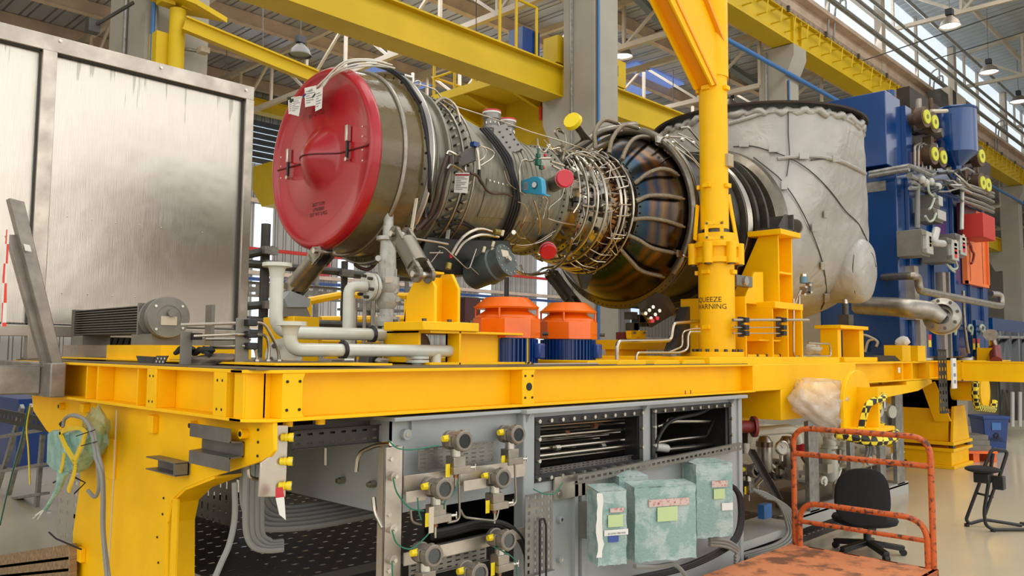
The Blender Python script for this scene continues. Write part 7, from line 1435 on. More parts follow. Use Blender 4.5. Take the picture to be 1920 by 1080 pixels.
for k_, (u0, u1, v0, v1, X_) in enumerate(((1710, 1748, 205, 320, 4.0), (1808, 1836, 305, 360, 4.0))):
    t = thing('valve_manifold', PY((u0 + u1) / 2, v1, X_), ['brown pump and valve cluster between the blue housing and the blue tank', 'brown valve cluster under the cone of the blue tank'][k_], 'valve cluster'); r = random.Random(k_)
    MB().box(PY(u0, v1, X_ + .3), PY(u1, v0 + 6, X_ + .5)).out('backing_frame', M['rustd'], t)
    for i in range(26 if k_ == 0 else 14):
        c = PY(r.uniform(u0, u1), r.uniform(v0, v1), X_ + r.uniform(-.1, .25)); b = MB(); q = r.random()
        if q < .5: b.cyl(c, c + V(r.choice(((.22, 0, 0), (0, 0, .2), (0, -.2, 0)))), r.uniform(.03, .075), n=10)
        else: b.cbox(c, r.uniform(.08, .22), .12, r.uniform(.06, .2))
        b.out('valve_part', M[r.choice(('rustm', 'rustd', 'ssd', 'gryd', 'copper'))], t)
    for i in range(6): u = r.uniform(u0, u1); MB().tube(fil([PY(u, v1 + 5, X_ - .1), PY(u, v0 + (v1 - v0) * .6, X_ - .1), PY(u + 12, v0 + (v1 - v0) * .55, X_ - .1), PY(u + 14, v1, X_ - .1)], .06), .018, 6).out('pipe', M['ssd'], t)
# blue tank with cone
c = PY(1792, 250, 3.75); dep = (c - O).dot(CF); k = dep / 1535; R = 36 * k
t = thing('expansion_tank', c, 'blue cylindrical tank with conical bottom high on the generator', 'tank'); zt7, zb7, zc7 = PY(1792, 208, 3.75).z, PY(1795, 290, 3.75).z, PY(1795, 313, 3.75).z
MB().lathe([(zc7 - .12 - c.z, .06), (zc7 - c.z, .07), (zb7 - c.z, R), (zt7 - c.z, R), (zt7 - c.z + .0, R * .98), (zt7 - c.z + .02, 0)], (c.x, 3.75, c.z), (0, 0, 1), 48).out('tank_shell', M['blue'], t)
MB().torus((c.x, 3.75, zt7 - .01), (0, 0, 1), R, .02, 48, 6).out('tank_rim', M['blue'], t); MB().cyl((c.x, 3.75, zc7 - .12), (c.x, 3.75, zc7 - .3), .045, n=12).out('drain_pipe', M['zinc'], t)
MB().tube([PY(1745, 209, 3.8), PY(1775, 208, 3.75)], .03, 8).out('support_bar', M['plate'], t)
t = thing('wall_cabinet', PY(1790, 192, 8.6), 'pale grey cabinet with dark gauge mounted high behind the blue tank', 'cabinet'); a, c_ = PY(1776, 205, 8.6), PY(1802, 184, 8.6); MB().box((a.x, 8.5, a.z), (c_.x + .2, 8.9, c_.z)).out('cabinet_body', M['wht'], t); MB().box((a.x + .35, 8.48, a.z + .05), (a.x + .7, 8.5, c_.z - .05)).out('gauge', M['blk2'], t)
a, c_ = PY(1758, 203, 8.6), PY(1772, 178, 8.6); tag(MB().box((a.x, 8.5, a.z), (c_.x, 8.9, c_.z)).out('wall_box', M['gryd']), 'dark grey ribbed box beside the pale cabinet behind the blue tank', 'box')
# cable rails on top of housing edge
tag(MB().tube([PX(1630, 325, XG - .15), PY(1705, 311, YG - .2)], .035, 8).tube([PX(1630, 331, XG - .2), PY(1705, 318, YG - .25)], .03, 8).out('cable_rail', M['galv']), 'long steel cable rail along the top edge of the blue enclosure front', 'rail')
tag(MB().tube([PY(1705, 311, YG - .25), PY(1748, 330, YG - .25)], .03, 8).tube([PY(1705, 311, YG - .05), PY(1752, 324, YG - .05)], .03, 8).tube([PY(1718, 316, YG - .25), PY(1718, 314, YG - .05)], .02, 6).tube([PY(1732, 322, YG - .25), PY(1732, 319, YG - .05)], .02, 6).out('cable_rail', M['galv']), 'flat steel cable ladder turning the corner at the top of the blue enclosure', 'rail')
# junction boxes
def jbox(u0, u1, u2, v0, v1, Y, label, marks=(), dep=None):
    a = PY(u1, v0, Y); bq = PY(u2, v1, Y); z0 = PY(u1, v1, Y).z; z1 = a.z; d = .34 if dep is None else dep
    t = thing('junction_box', (a.x, Y, z0), label, 'junction box', 'grey junction boxes on the generator'); MB().box((a.x, Y, z0), (bq.x, YG - .06, z1)).out('box_body', M['gryc'], t, bevel=.006)
    MB().box((a.x + .02, Y - .05, z0 + .03), (bq.x - .02, Y, z1 - .03)).out('box_door', M['galvl'], t, bevel=.004)
    for (fv, m) in marks: z = z1 + (z0 - z1) * fv; MB().box((a.x + .14, Y - .056, z - .045), (bq.x - .12, Y - .05, z + .045)).out('door_label', M[m], t)
    for z in (z0 + .06, z1 - .06): MB().cbox((a.x - .0, Y - .03, z), .04, .05, .05).out('box_hinge', M['zinc'], t)
jbox(1700, 1728, 1744, 429, 478, 3.52, 'left grey junction box with a yellow label on the blue wall', ((.25, 'plate'), (.38, 'plate'), (.52, 'ytag'), (.66, 'plate')))
jbox(1755, 1776, 1792, 445, 490, 3.5, 'middle grey junction box with two red labels', ((.2, 'plate'), (.33, 'plate'), (.52, 'redl'), (.68, 'redl')))
jbox(1780, 1792, 1807, 437, 480, 3.55, 'right grey junction box with two red labels, behind the middle one', ((.15, 'plate'), (.3, 'plate'), (.5, 'redl'), (.66, 'redl')))
jbox(1735, 1752, 1762, 363, 388, 3.6, 'upper small grey junction box near the top of the blue wall'); jbox(1732, 1750, 1768, 388, 413, 3.6, 'lower small grey junction box near the top of the blue wall')
# conduit tangle under the rail
r = random.Random(21)
tg = thing('conduit_cluster', PY(1750, 345, 3.7), 'tangle of small conduits and fittings below the cable rail on the blue wall', 'conduit cluster')
for i in range(16):
    u = r.uniform(1700, 1790); v = r.uniform(318, 362); pts = [PY(u, v, 3.7 + r.uniform(-.1, .1))]
    for k_ in range(3): u += r.uniform(6, 22); v += r.choice((0, 8, 14, -6)); pts.append(PY(u, v, 3.7 + r.uniform(-.1, .1)))
    MB().tube(fil(pts, .06), r.choice((.014, .02, .028)), 7).out('conduit', M[r.choice(('galv', 'zinc', 'ssd', 'hose', 'blk'))], tg)
for u, v in ((1728, 337), (1735, 343), (1744, 341), (1758, 350)): MB().ball(PY(u, v, 3.65), .06, 10).out('conduit_fitting', M['galvl'], tg)
# steel uprights
for i, (u0, u1, v0, v1) in enumerate(((1722, 1738, 600, 662), (1764, 1778, 510, 662), (1711, 1725, 498, 600), (1778, 1784, 510, 662))):
    a, c_ = PY(u0 + 3, v0, YG - .12), PY(u1, v1, YG - .12); tag(MB().box((a.x, YG - .12, zg0 if v1 > 650 else c_.z), (c_.x, YG, a.z)).out('upright_channel', M['sfr']), ['steel channel post on the blue wall beneath the big pipe', 'tall steel channel post in the middle of the blue wall', 'short steel channel post under the left junction box', 'narrow steel strip beside the tall channel post'][i], 'post')
# pipes
def gp(uv, Y, r, label, m='ssd', rad_=.15): return tag(MB().tube(fil([PY(q[0], q[1], q[2] if len(q) > 2 else Y) for q in uv], rad_), r, 12).out('steel_pipe', M[m]), label, 'pipe')
gp([(1650, 520, 4.2), (1712, 517, 3.5), (1722, 520, 3.5), (1724, 545, 3.5), (1868, 573, 3.4), (1878, 574, 3.4), (1878, 553, 3.4), (1858, 551, 3.5)], 3.5, .05, 'long bent stainless pipe crossing the blue wall below the boxes')
gp([(1608, 572, 4.2), (1700, 577, 3.5), (1745, 583, 3.3), (1765, 598, 3.2)], 3.6, .12, 'thick stainless pipe curving out of the silver blanket to a bolted flange')
t = thing('pipe_flange', PY(1766, 593, 3.2), 'large bolted steel flange at the end of the thick pipe', 'flange'); c = PY(1766, 593, 3.2); d = V((.95, .2, -.25)).normalized()
MB().lathe([(-.1, .13), (-.06, .22), (0, .22), (0, .1)], c, d, 32).out('flange_body', M['ssd'], t); MB().lathe([(.02, .1), (.02, .22), (.08, .22), (.08, .0)], c, d, 32).out('flange_body', M['zinc'], t)
s1, s2, _ = frame(d)
for i in range(8): w = i * PI / 4 + .2; p = c + (s1 * math.cos(w) + s2 * math.sin(w)) * .18; MB().cyl(p - d * .09, p + d * .11, .02, n=6).out('flange_bolt', M['bolt'], t)
gp([(1640, 372, 4.4), (1668, 370, 4.2), (1668, 455, 4.2), (1670, 518, 4.2)], 4.2, .035, 'vertical steel conduit nearest the silver blanket on the blue front', 'zinc'); gp([(1640, 394, 4.6), (1682, 391, 4.05), (1685, 440, 4.05), (1690, 515, 4.05)], 4.1, .04, 'pale grey conduit beside the enclosure corner', 'pipe')
gp([(1720, 345), (1720, 428)], 3.7, .035, 'vertical grey conduit above the left junction box', 'hose'); gp([(1705, 330), (1745, 345), (1765, 350)], 3.7, .04, 'grey conduit slanting to the fitting cluster', 'hose')
for i, (uv) in enumerate(([(1620, 655, 4.6), (1660, 628, 4.1), (1705, 592, 3.9), (1730, 590, 3.8)], [(1630, 655, 4.6), (1668, 632, 4.1), (1708, 600, 3.9), (1735, 600, 3.8)])): gp(uv, 4, .018, ['upper thin diagonal tube on the blue front', 'lower thin diagonal tube on the blue front'][i], 'ssd')
for i, uv in enumerate(([(1740, 345), (1742, 360), (1750, 368)], [(1752, 372), (1746, 388), (1742, 392)], [(1790, 470 + 40), (1783, 505), (1775, 495)], [(1755, 400), (1750, 412), (1742, 415), (1735, 405)], [(1788, 480), (1795, 500), (1788, 505), (1780, 498)])): tag(MB().tube(crv([PY(u, v, 3.55) for u, v in uv]), .016, 6).out('earth_cable', M['cabw']), ['pale cable above the upper small box', 'pale cable between the two small boxes', 'pale cable hanging under the middle red-labelled box', 'pale cable looping beneath the lower small box', 'pale cable loop under the right red-labelled box'][i], 'cable', 'pale cables on the blue wall')
gp([(1756, 430), (1750, 455), (1768, 457)], 3.45, .05, 'grey elbow fitting between the junction boxes', 'galvl', .08)
gp([(1804, 360), (1803, 430)], 3.7, .03, 'thin vertical pipe left of the orange hatch', 'pipe'); gp([(1806, 545), (1808, 600), (1812, 640), (1816, 662)], 3.75, .025, 'thin vertical tube below the orange hatch', 'ssd')
for i, (v, du) in enumerate(((349, 0), (355, 4), (365, 8), (378, 10), (384, 5))): gp([(1795 + du, v - 8, 3.7), (1832 + du, v + 4, 3.7), (1862, v + 14, 3.8)], 3.7, .03, ['highest', 'second', 'third', 'fourth', 'lowest'][i] + ' of the steel pipes sloping above the orange hatch', 'ssd').__setitem__('group', 'sloping pipes above the hatch')
for i, (u, v) in enumerate(((1743, 639), (1826, 645), (1834, 645))):
    x = PY(u, v, YG - .07); o = tag(MB().box((x.x - .06, YG - .075, x.z - .09), (x.x + .06, YG - .07, x.z + .09)).out('warning_label', M['ytag']), ['warning label on the blue cover left of the tall post', 'left of two warning labels on the right blue cover', 'right of two warning labels on the right blue cover'][i], 'label', 'warning labels on the blue covers'); MB().box((x.x - .06, YG - .078, x.z + .01), (x.x + .06, YG - .074, x.z + .09)).out('red_half', M['redl'], o)
for i, u in enumerate((1789, 1820, 1842)): tag(MB().tube(crv([PY(u, 622, 3.82), PY(u - 4, 617, 3.7), PY(u - 2, 610, 3.75), PY(u + 3, 613, 3.8), PY(u + 2, 628, 3.8)]), .02, 6).out('looped_cable', M['cabw']), ['left', 'middle', 'right'][i] + ' looped pale cable on the blue covers', 'cable', 'looped cables on the covers')
t = tag(MB().tube(crv([PX(u, v, XG - .1) for u, v in ((1683, 648), (1692, 640), (1700, 642), (1692, 636))]), [.05] * 2 + [.07] * 10 + [.05] * 7, 8).out('white_wrap', M['wtag'], smooth=180), 'small white wrapped pipe end on the dark blue front', 'wrap')
for i, uv in enumerate(([(1614, 627), (1628, 630), (1645, 640), (1643, 650)], [(1622, 660), (1628, 640), (1640, 636)])): tag(MB().tube(crv([PX(u, v, XG - .06) for u, v in uv]), .018, 6).out('pale_tube', M['plate']), ['pale curved tube low on the dark blue front', 'second pale curved tube low on the dark blue front'][i], 'tube')
# ---------------------------------------------------------------- generator skid
gs = thing('generator_skid', (13, 5, .1), 'yellow steel base frame under the blue generator with a big column leg', 'skid frame')
MB().ibeam((11.2, 3.75, ZD), (16.2, 3.75, ZD), .25, .24).out('side_beam', M['yel'], gs); MB().box((11.2, 3.9, ZD - .03), (16.2, 6.3, ZD)).out('deck_plate', M['yel'], gs)
XC_ = 12.5; b = MB().box((XC_, 2.0, ZD - .016), (XC_ + .3, 3.9, ZD)); b.box((XC_, 2.0, ZD - .27), (XC_ + .3, 3.9, ZD - .255)); b.box((XC_ + .01, 2.0, ZD - .27), (XC_ + .03, 3.9, ZD)); b.box((XC_, 3.38, ZD - .27), (XC_ + .02, 3.40, ZD)); b.out('outrigger_beam', M['yel'], gs)
XL, YL = 12.2, 3.72   # leg
lb = PZ(1760, 880, 0); 
a = PZ(1722, 868, 0); c_ = PZ(1790, 881, 0); e_ = PZ(1813, 872, 0)
x0, x1 = c_.x, e_.x; y0, y1 = c_.y, a.y
x0 = c_.x; y0 = c_.y; x1 = x0 + 1.0; y1 = y0 + 1.0
MB().box((x0, y0, 0.0), (x1, y1, .05)).out('leg_foot', M['yel'], gs, bevel=.006)
MB().box((x0 + .05, y0 + .05, .05), (x1 - .05, y1 - .05, .26)).out('leg_pedestal', M['yel'], gs, bevel=.006)
MB().box((x0 - .0, y0, .26), (x1, y1, .31)).out('leg_plate', M['yel'], gs, bevel=.006)
MB().box((x0 - .0, y0, .36), (x1, y1, .41)).out('leg_plate', M['yel'], gs, bevel=.006)
b = MB().box((x0 + .1, y0 + .1, .41), (x0 + .6, y1 - .1, 1.42)); b.prism([(x0 + .1, y0 + .1, 1.42), (x0 + .1, y1 + .7, 1.62), (x0 + .1, y1 + .7, 1.4), (x0 + .1, y1 - .1, .9), (x0 + .1, y0 + .1, .9)], (.5, 0, 0)); b.out('leg_column', M['yel'], gs, bevel=.008)
for y in (y0 + .02, y1 - .1): MB().prism([(x0 + .03, y, .41), (x0 + .9, y, .41), (x0 + .7, y, .95), (x0 + .15, y, .95)], (0, .04, 0)).out('leg_gusset', M['yel'], gs, bevel=.004)
MB().prism([PX(u, v, x0 - .02) for u, v in ((1727, 722), (1752, 715), (1783, 790), (1752, 790))], (.04, 0, 0)).out('leg_brace', M['yel'], gs, bevel=.004)
for dx, dy in ((.12, -.0), (.9, .0), (.0, .9)): MB().cyl((x0 + dx, y0 + .06 + dy, .31), (x0 + dx, y0 + .06 + dy, .365), .045, n=6).out('leg_bolt', M['bolt'], gs)
q = PX(1797, 812, x0 + .05)
for v in (800, 811): p = PY(1798, v, y0 + .09); MB().box((p.x - .03, p.y - .004, p.z - .04), (p.x + .04, p.y, p.z + .03)).out('leg_label', M['wtag'], gs)
# trunnion on the outrigger and tape
cT = PX(1841, 734, x0 + .4); MB().cyl((cT.x, y0 + .3, cT.z), (cT.x, cT.y, cT.z), .15, n=28).out('trunnion', M['yel'], gs); MB().lathe([(0, .0), (0, .27), (.05, .27), (.05, 0)], (cT.x, cT.y, cT.z), (0, -1, 0), 32, 0, 2 * PI).out('trunnion_plate', M['yel'], gs)
tt = thing('hazard_tape', (cT.x, cT.y - .1, cT.z), 'yellow and black tape on the far trunnion beside the blue bin', 'tape'); b = MB().tube([PY(u, v, cT.y - .1) for u, v in ((1829, 716), (1828, 740), (1832, 764), (1862, 768), (1864, 752))], .05, 6); b.out('tape_band', M['haz'], tt)
for i, u in enumerate((1683, 1712, 1851)): p = PY(u, 676, 3.7); tag(MB().cbox((p.x, 3.7, ZD + .1), .3, .22, .2).out('stop_block', M['yel']), ['left', 'middle', 'right'][i] + ' small yellow stop block at the foot of the blue generator', 'block', 'yellow stop blocks')
for i, (u, r) in enumerate(((1735, .16), (1812, .5))): p = PY(u, 676, 4.1); tag(MB().cyl((p.x, 4.15, ZD), (p.x, 4.15, ZD + .06), r, n=28).out('spring_mount', M['zinc']), ['small', 'wide'][i] + ' round bright mount under the blue generator', 'mount')
# yellow stand, perforated plate, label box
t = thing('yellow_stand', PY(1585, 665, 3.7), 'small yellow portal stand carrying a steel pin joint below the silver blanket', 'stand')
a, c_ = PY(1560, 616, 3.7), PY(1612, 616, 3.7); z = a.z; b = MB().box((a.x, 3.6, z), (c_.x, 3.9, z + .04)); b.box((a.x + .03, 3.65, ZD), (a.x + .12, 3.85, z)); b.box((c_.x - .14, 3.65, ZD), (c_.x - .02, 3.85, z)); b.box((a.x - .05, 3.55, ZD), (c_.x + .12, 3.95, ZD + .05)); b.out('stand_frame', M['yel'], t, bevel=.005)
p = PY(1586, 600, 3.75); b = MB().cyl((p.x, 3.75, z + .04), (p.x, 3.75, z + .3), .035, n=14); b.cbox((p.x, 3.75, z + .1), .14, .12, .14); b.out('pin_joint', M['gryd'], t); MB().cyl((p.x, 3.75, z + .22), (p.x, 3.75, z + .42), .03, n=14).out('pin_rod', M['zinc'], t)
a = PY(1555, 600, 4.6); tag(MB().box((a.x + .6, 5.0, ZD), (a.x + .9, 5.3, 2.4)).out('grey_post', M['conc']), 'grey column visible under the silver blanket behind the yellow stand', 'post')
tag(MB().prism([PY(u, v, 3.6) for u, v in ((1636, 676), (1690, 678), (1678, 667), (1640, 666))], (0, .2, 0)).out('perforated_plate', M['trayd']), 'dark perforated plate lying on the beam before the generator', 'plate')
b = slotted('cable_tray', PY(1762, 775, 3.1) - V((0, 0, .0)), V((.6, .0, 0)), (0, 0, 1), .32, .75, 3, 8, M['trayd'], 'dark slotted tray hanging between the two yellow frames', 'cable tray', None, .05, (.35, .45))
p = PY(1789, 700, 3.0); t = thing('equipment_plate', p, 'white instruction plate on the yellow frame end', 'plate'); MB().box((p.x - .05, 3.0, p.z - .18), (p.x + .1, 3.02, p.z + .18)).out('plate_body', M['wtag'], t)
for dz in (.1, -.02, -.1): MB().box((p.x - .02, 2.998, p.z + dz - .02), (p.x + .06, 3.0, p.z + dz + .02)).out('printed_lines', M['inkg'], t)
p = PY(1687, 694, 3.29); tag(MB().box((p.x - .03, 3.295, p.z - .03), (p.x + .03, 3.298, p.z + .03)).out('sticker', M['wtag']), 'tiny white sticker on the narrow yellow beam', 'sticker')
p = PY(1640, 650, 3.5); blob('film_scrap', PY(1525, 655, 3.6), .12, .08, .05, M['filmw'], 'clear film over a dark tray on the deck right of the yellow tower', 'plastic film', (1, 0, 0), .3, 4)
# ---------------------------------------------------------------- lube oil skid on the floor
sk = thing('lube_skid', PZ(1600, 950, 0), 'low grey floor skid with posts, filters and pale pipes behind the orange trolley', 'skid')
YS = 3.70; xs0, xs1 = PZ(1400, 1035, 0).x, PZ(1703, 922, 0).x; xs0 = 6.9
MB().box((xs0, YS, .0), (xs1, YS + .12, .14)).out('base_rail', M['sfrw'], sk); MB().box((xs0, YS + 1.6, .0), (xs1, YS + 1.72, .14)).out('base_rail', M['sfrw'], sk); MB().box((xs0, YS, .10), (xs1, YS + 1.7, .12)).out('base_tray', M['gryc'], sk)
for u0, u1, vt in ((1518, 1536, 790), (1652, 1662, 740), (1683, 1697, 715), (1596, 1604, 815)):
    a, c_ = PY(u0, 900, YS), PY(u1, 900, YS); MB().box((a.x, YS, .12), (c_.x, YS + .05, min(1.38, PY(u0, vt, YS).z))).out('frame_post', M['galv'], sk, bevel=.004)
def sc(u, v0, v1, w, Y, m, nm, par=sk, cap=True):
    a, c_ = PY(u, v0, Y), PY(u, v1, Y); k = (a - O).dot(CF) / 1535; o = MB().lathe([(0, 0), (0, w * k * .8), (.03, w * k), ((a.z - c_.z) - .05, w * k), (a.z - c_.z, w * k * .6), (a.z - c_.z, 0)], (a.x, Y, c_.z), (0, 0, 1), 24).out(nm, M[m], par); return o
sc(1433, 818, 885, 14, 4.0, 'ssd', 'filter_housing'); sc(1475, 818, 880, 14, 4.0, 'ssd', 'filter_housing')
for u, v in ((1433, 828), (1475, 830)): p = PY(u, v, 4.0); MB().cyl(p, p + V((0, 0, -.05)), .085, n=24).out('filter_cap', M['bronze'], sk)
gpz = thing('pressure_gauge', PY(1468, 840, 3.75), 'round white pressure gauge beside the steel filter housings', 'gauge'); c = PY(1468, 840, 3.75); d = V((-.5, -1, 0)).normalized(); MB().lathe([(-.04, 0), (-.04, .068), (0, .072), (.006, .06), (0, .058)], c, d, 32).out('gauge_case', M['zinc'], gpz); MB().cyl(c - d * .002, c + d * .001, .06, n=28).out('gauge_face', M['wtag'], gpz); s1, s2, _ = frame(d); MB().bar(c + d * .003, c + d * .003 + s1 * .03 + s2 * .03, .004, .001).out('gauge_needle', M['ink'], gpz); MB().cyl(c - d * .02 + V((0, 0, -.06)), c - d * .02 + V((0, 0, -.13)), .012, n=8).out('gauge_stem', M['zinc'], gpz)
sc(1555, 845, 905, 15, 4.1, 'pipe', 'pale_vessel'); sc(1555, 812, 838, 12, 4.1, 'pipe', 'pale_vessel')
for u, v, r in ((1555, 813, 17), (1555, 840, 15), (1584, 828, 14), (1584, 842, 14), (1584, 863, 12)): p = PY(u, v, 4.1); k = (p - O).dot(CF) / 1535; MB().cyl(p, p + V((0, 0, .03)), r * k, n=24).out('vessel_flange', M['pipe'], sk)
MB().tube(fil([PY(1585, 870, 4.1), PY(1585, 850, 4.1), PY(1585, 800, 4.1)], .05), .06, 14).out('pale_pipe', M['pipe'], sk); MB().tube(fil([PY(1605, 872, 4.0), PY(1630, 866, 4.2), PY(1645, 855, 4.5)], .05), .06, 14).out('pale_pipe', M['pipe'], sk)
for u, v in ((1632, 864), (1676, 857), (1640, 775), (1546, 902)): c = PY(u, v, 3.9); MB().lathe([(-.25, .03), (-.03, .03), (-.03, .055), (0, .055), (0, .03), (.02, .025), (.02, 0)], c, (-.3, -1, 0), 22).out('pipe_flange', M['pipe'], sk)
r = random.Random(3)
for i in range(46):
    u, v = r.uniform(1420, 1690), 0; v = r.uniform(830, 900) + max(0, (1560 - u) * .25); c = PY(u, v, r.uniform(3.85, 4.6)); c.z = max(c.z, .18); b = MB(); q = r.random()
    if q < .4: b.cyl(c, c + V(r.choice(((.18, 0, 0), (0, 0, .16), (0, .2, 0)))), r.uniform(.02, .05), n=10)
    elif q < .65: b.cbox(c, r.uniform(.06, .16), .1, r.uniform(.06, .14))
    else: b.tube(fil([c, c + V((r.uniform(-.3, .3), 0, 0)), c + V((r.uniform(-.3, .3), 0, r.uniform(-.2, .3)))], .04), r.uniform(.01, .02), 7)
    b.out('skid_fitting', M[r.choice(('ssd', 'ssd', 'bronze', 'pipe', 'gryd', 'zinc'))], sk)
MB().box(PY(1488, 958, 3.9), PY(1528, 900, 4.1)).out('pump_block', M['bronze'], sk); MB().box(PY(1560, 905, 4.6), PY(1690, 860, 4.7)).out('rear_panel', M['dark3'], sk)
for u, v in ((1645, 770), (1670, 772)): c = PY(u, v, 3.7); tag(MB().lathe([(0, 0), (0, .075), (.03, .078), (.03, .05), (.035, 0)], c, (-.3, -1, 0), 28).out('round_gauge', M['pipe']), ['left', 'right'][u > 1650] + ' round pale gauge on the bracket behind the hazard tape', 'gauge', 'gauges behind the tape')
tag(MB().box(PY(1655, 800, 3.8), PY(1685, 768, 3.85)).out('gauge_bracket', M['galv']), 'grey bracket plate holding the round pale gauges', 'bracket')
tag(MB().tube(fil([PY(1658, 765, 3.7), PY(1658, 735, 3.7), PY(1650, 718, 3.8)], .08), .022, 10).out('gauge_tube', M['ss']), 'steel tube bending up from the round gauges', 'tube')
for i in range(3): tag(MB().tube(crv([PY(1618 + 5 * i, 815, 4.0), PY(1626 + 5 * i, 840, 4.0), PY(1620 + 5 * i, 860, 4.0), PY(1600 + 5 * i, 865, 4.0)]), .02, 7).out('grey_hose', M['hose']), ['left', 'middle', 'right'][i] + ' grey hose curving among the skid posts', 'hose', 'hoses among the skid posts')
t = thing('red_valve_flange', PY(1407, 800, 3.3), 'dark red bolted flange with a short valve at the corner of the tank', 'valve'); c = PY(1411, 800, 3.25); d = V((.75, -.66, 0)); MB().lathe([(0, 0), (0, .085), (.025, .085), (.025, 0)], c, d, 30).out('flange_face', M['maroon'], t)
s1, s2, _ = frame(d); bb = MB().cyl(c, c - d * .12, .05, n=16); bb.out('valve_neck', M['maroon'], t)
for i in range(8): w = i * PI / 4; p = c + (s1 * math.cos(w) + s2 * math.sin(w)) * .066 + d * .025; MB().cyl(p, p + d * .002, .008, n=8).out('flange_hole', M['blk'], t)
b = MB().cbox(PY(1396, 818, 3.35), .08, .1, .1); b.cyl(PY(1396, 830, 3.35), PY(1396, 850, 3.35), .05, n=12); b.out('valve_body', M['ssd'], t)
gp([(1412, 810, 3.6), (1480, 804, 3.6), (1492, 808, 3.6), (1497, 830, 3.6)], 3.6, .045, 'pale pipe passing under the yellow box girder', 'pipe')
MB().cyl(PY(1505, 845, 4.0), PY(1505, 832, 4.0), .085, n=24).out('lid', M['redc'], sk)
b = MB(); a, c_ = PY(1405, 845, 3.2), PY(1458, 938, 3.2); b.bar(a, c_, .05, .004, (0, 1, 0)); b.bar(a + V((.02, -.02, .01)), c_ + V((.02, -.02, .01)), .004, .04, (0, 1, 0)); tag(b.out('tilted_channel', M['gryd']), 'grey slotted channel leaning beside the single transmitter', 'channel')
for i in range(6): tag(MB().tube(crv([PY(u + i * 5, v + i * 3, 3.15) for u, v in ((1410, 918), (1438, 926), (1462, 948), (1476, 985), (1474, 1005), (1450, 1022), (1390, 1040))][:7]), .013, 7).out('grey_cable', M['hose']), ['outermost', 'second', 'third', 'fourth', 'fifth', 'innermost'][i] + ' grey cable arching down right of the tank to the floor', 'cable', 'grey cables arching beside the tank')
tag(MB().cbox(PY(1434, 958, 3.4), .14, .06, .12).out('blue_connector', M['bluep']), 'small blue connector box behind the arching grey cables', 'connector')
tag(MB().box(PY(1384, 1020, 3.2), PY(1424, 982, 3.6)).out('white_sill', M['sfrw']), 'short pale grey sill at the foot of the tank', 'sill')
slotted('cable_tray', PZ(1330, 1082, .12), (1, .0, 0), (0, 1, 0), 3.2, .14, 34, 2, M['trayd'], 'long slotted tray on the floor leading past the arching cables', 'cable tray', None, .05, (.5, .3))
# ---------------------------------------------------------------- orange trolley
zp = .28; t = thing('platform_trolley', PZ(1500, 1075, zp), 'worn orange platform trolley with chipped tube handle', 'trolley')
A = PZ(1760, 1068, zp); B_ = PZ(1484, 1019, zp); e = (A - B_); L = e.length; e.normalize(); n = V((-e.y, e.x, 0)); n = n if n.dot(CF) < 0 else -n
D_ = 1.3
MB().prism([B_, A, A + n * D_, B_ + n * D_], (0, 0, -.03)).out('platform', M['rustt'], t, bevel=.004); MB().prism([B_, A, A + n * .03, B_ + n * .03], (0, 0, -.09)).out('platform_edge', M['rust'], t); MB().prism([A, A + n * D_, A + n * D_ - e * .03, A - e * .03], (0, 0, -.09)).out('platform_edge', M['rust'], t)
zh = lambda P_, v, u: None
def vz(u, v, P_):   # height over point P_ at image row v
    dep = (V((P_.x, P_.y, H)) - O).dot(CF); return H + (ray(u, v) * (dep / ray(u, v).dot(CF))).z
a = B_ + e * .03; c_ = A - e * .03; zt9 = (vz(1498, 800, a) + vz(1745, 820, c_)) / 2
r_t = .021
def hoop(s, e_, z, rr_): return MB().tube(fil([V((s.x, s.y, zp)), V((s.x, s.y, z)), V((e_.x, e_.y, z)), V((e_.x, e_.y, zp))], rr_, 8), r_t, 14)
hoop(a, c_, zt9, .14).out('handle_hoop', M['rust'], t)
zm9 = vz(1498, 848, a); MB().tube([V((a.x, a.y, zm9)), V((c_.x, c_.y, zm9))], r_t, 12).out('handle_bar', M['rust'], t)
zi = vz(1520, 935, a); hoop(a + e * .05 + n * .02, c_ - e * .03 + n * .02, zi, .16).out('inner_hoop', M['rust'], t); zj = vz(1520, 970, a); MB().tube([V((a.x, a.y, zj)) + e * .05 + n * .02, V((c_.x, c_.y, zj)) - e * .03 + n * .02], r_t * .8, 12).out('handle_bar', M['rust'], t)
for P_ in (A - e * .1 + n * .15, B_ + e * .1 + n * .15, A - e * .1 + n * 1.1, B_ + e * .1 + n * 1.1):
    w = MB().cyl(V((P_.x, P_.y, .1)) - e * .02, V((P_.x, P_.y, .1)) + e * .02, .1, n=24); w.out('wheel', M['blk'], t); MB().bar(V((P_.x, P_.y, .1)), V((P_.x, P_.y, zp - .03)), .06, .03).out('wheel_fork', M['gryd'], t)
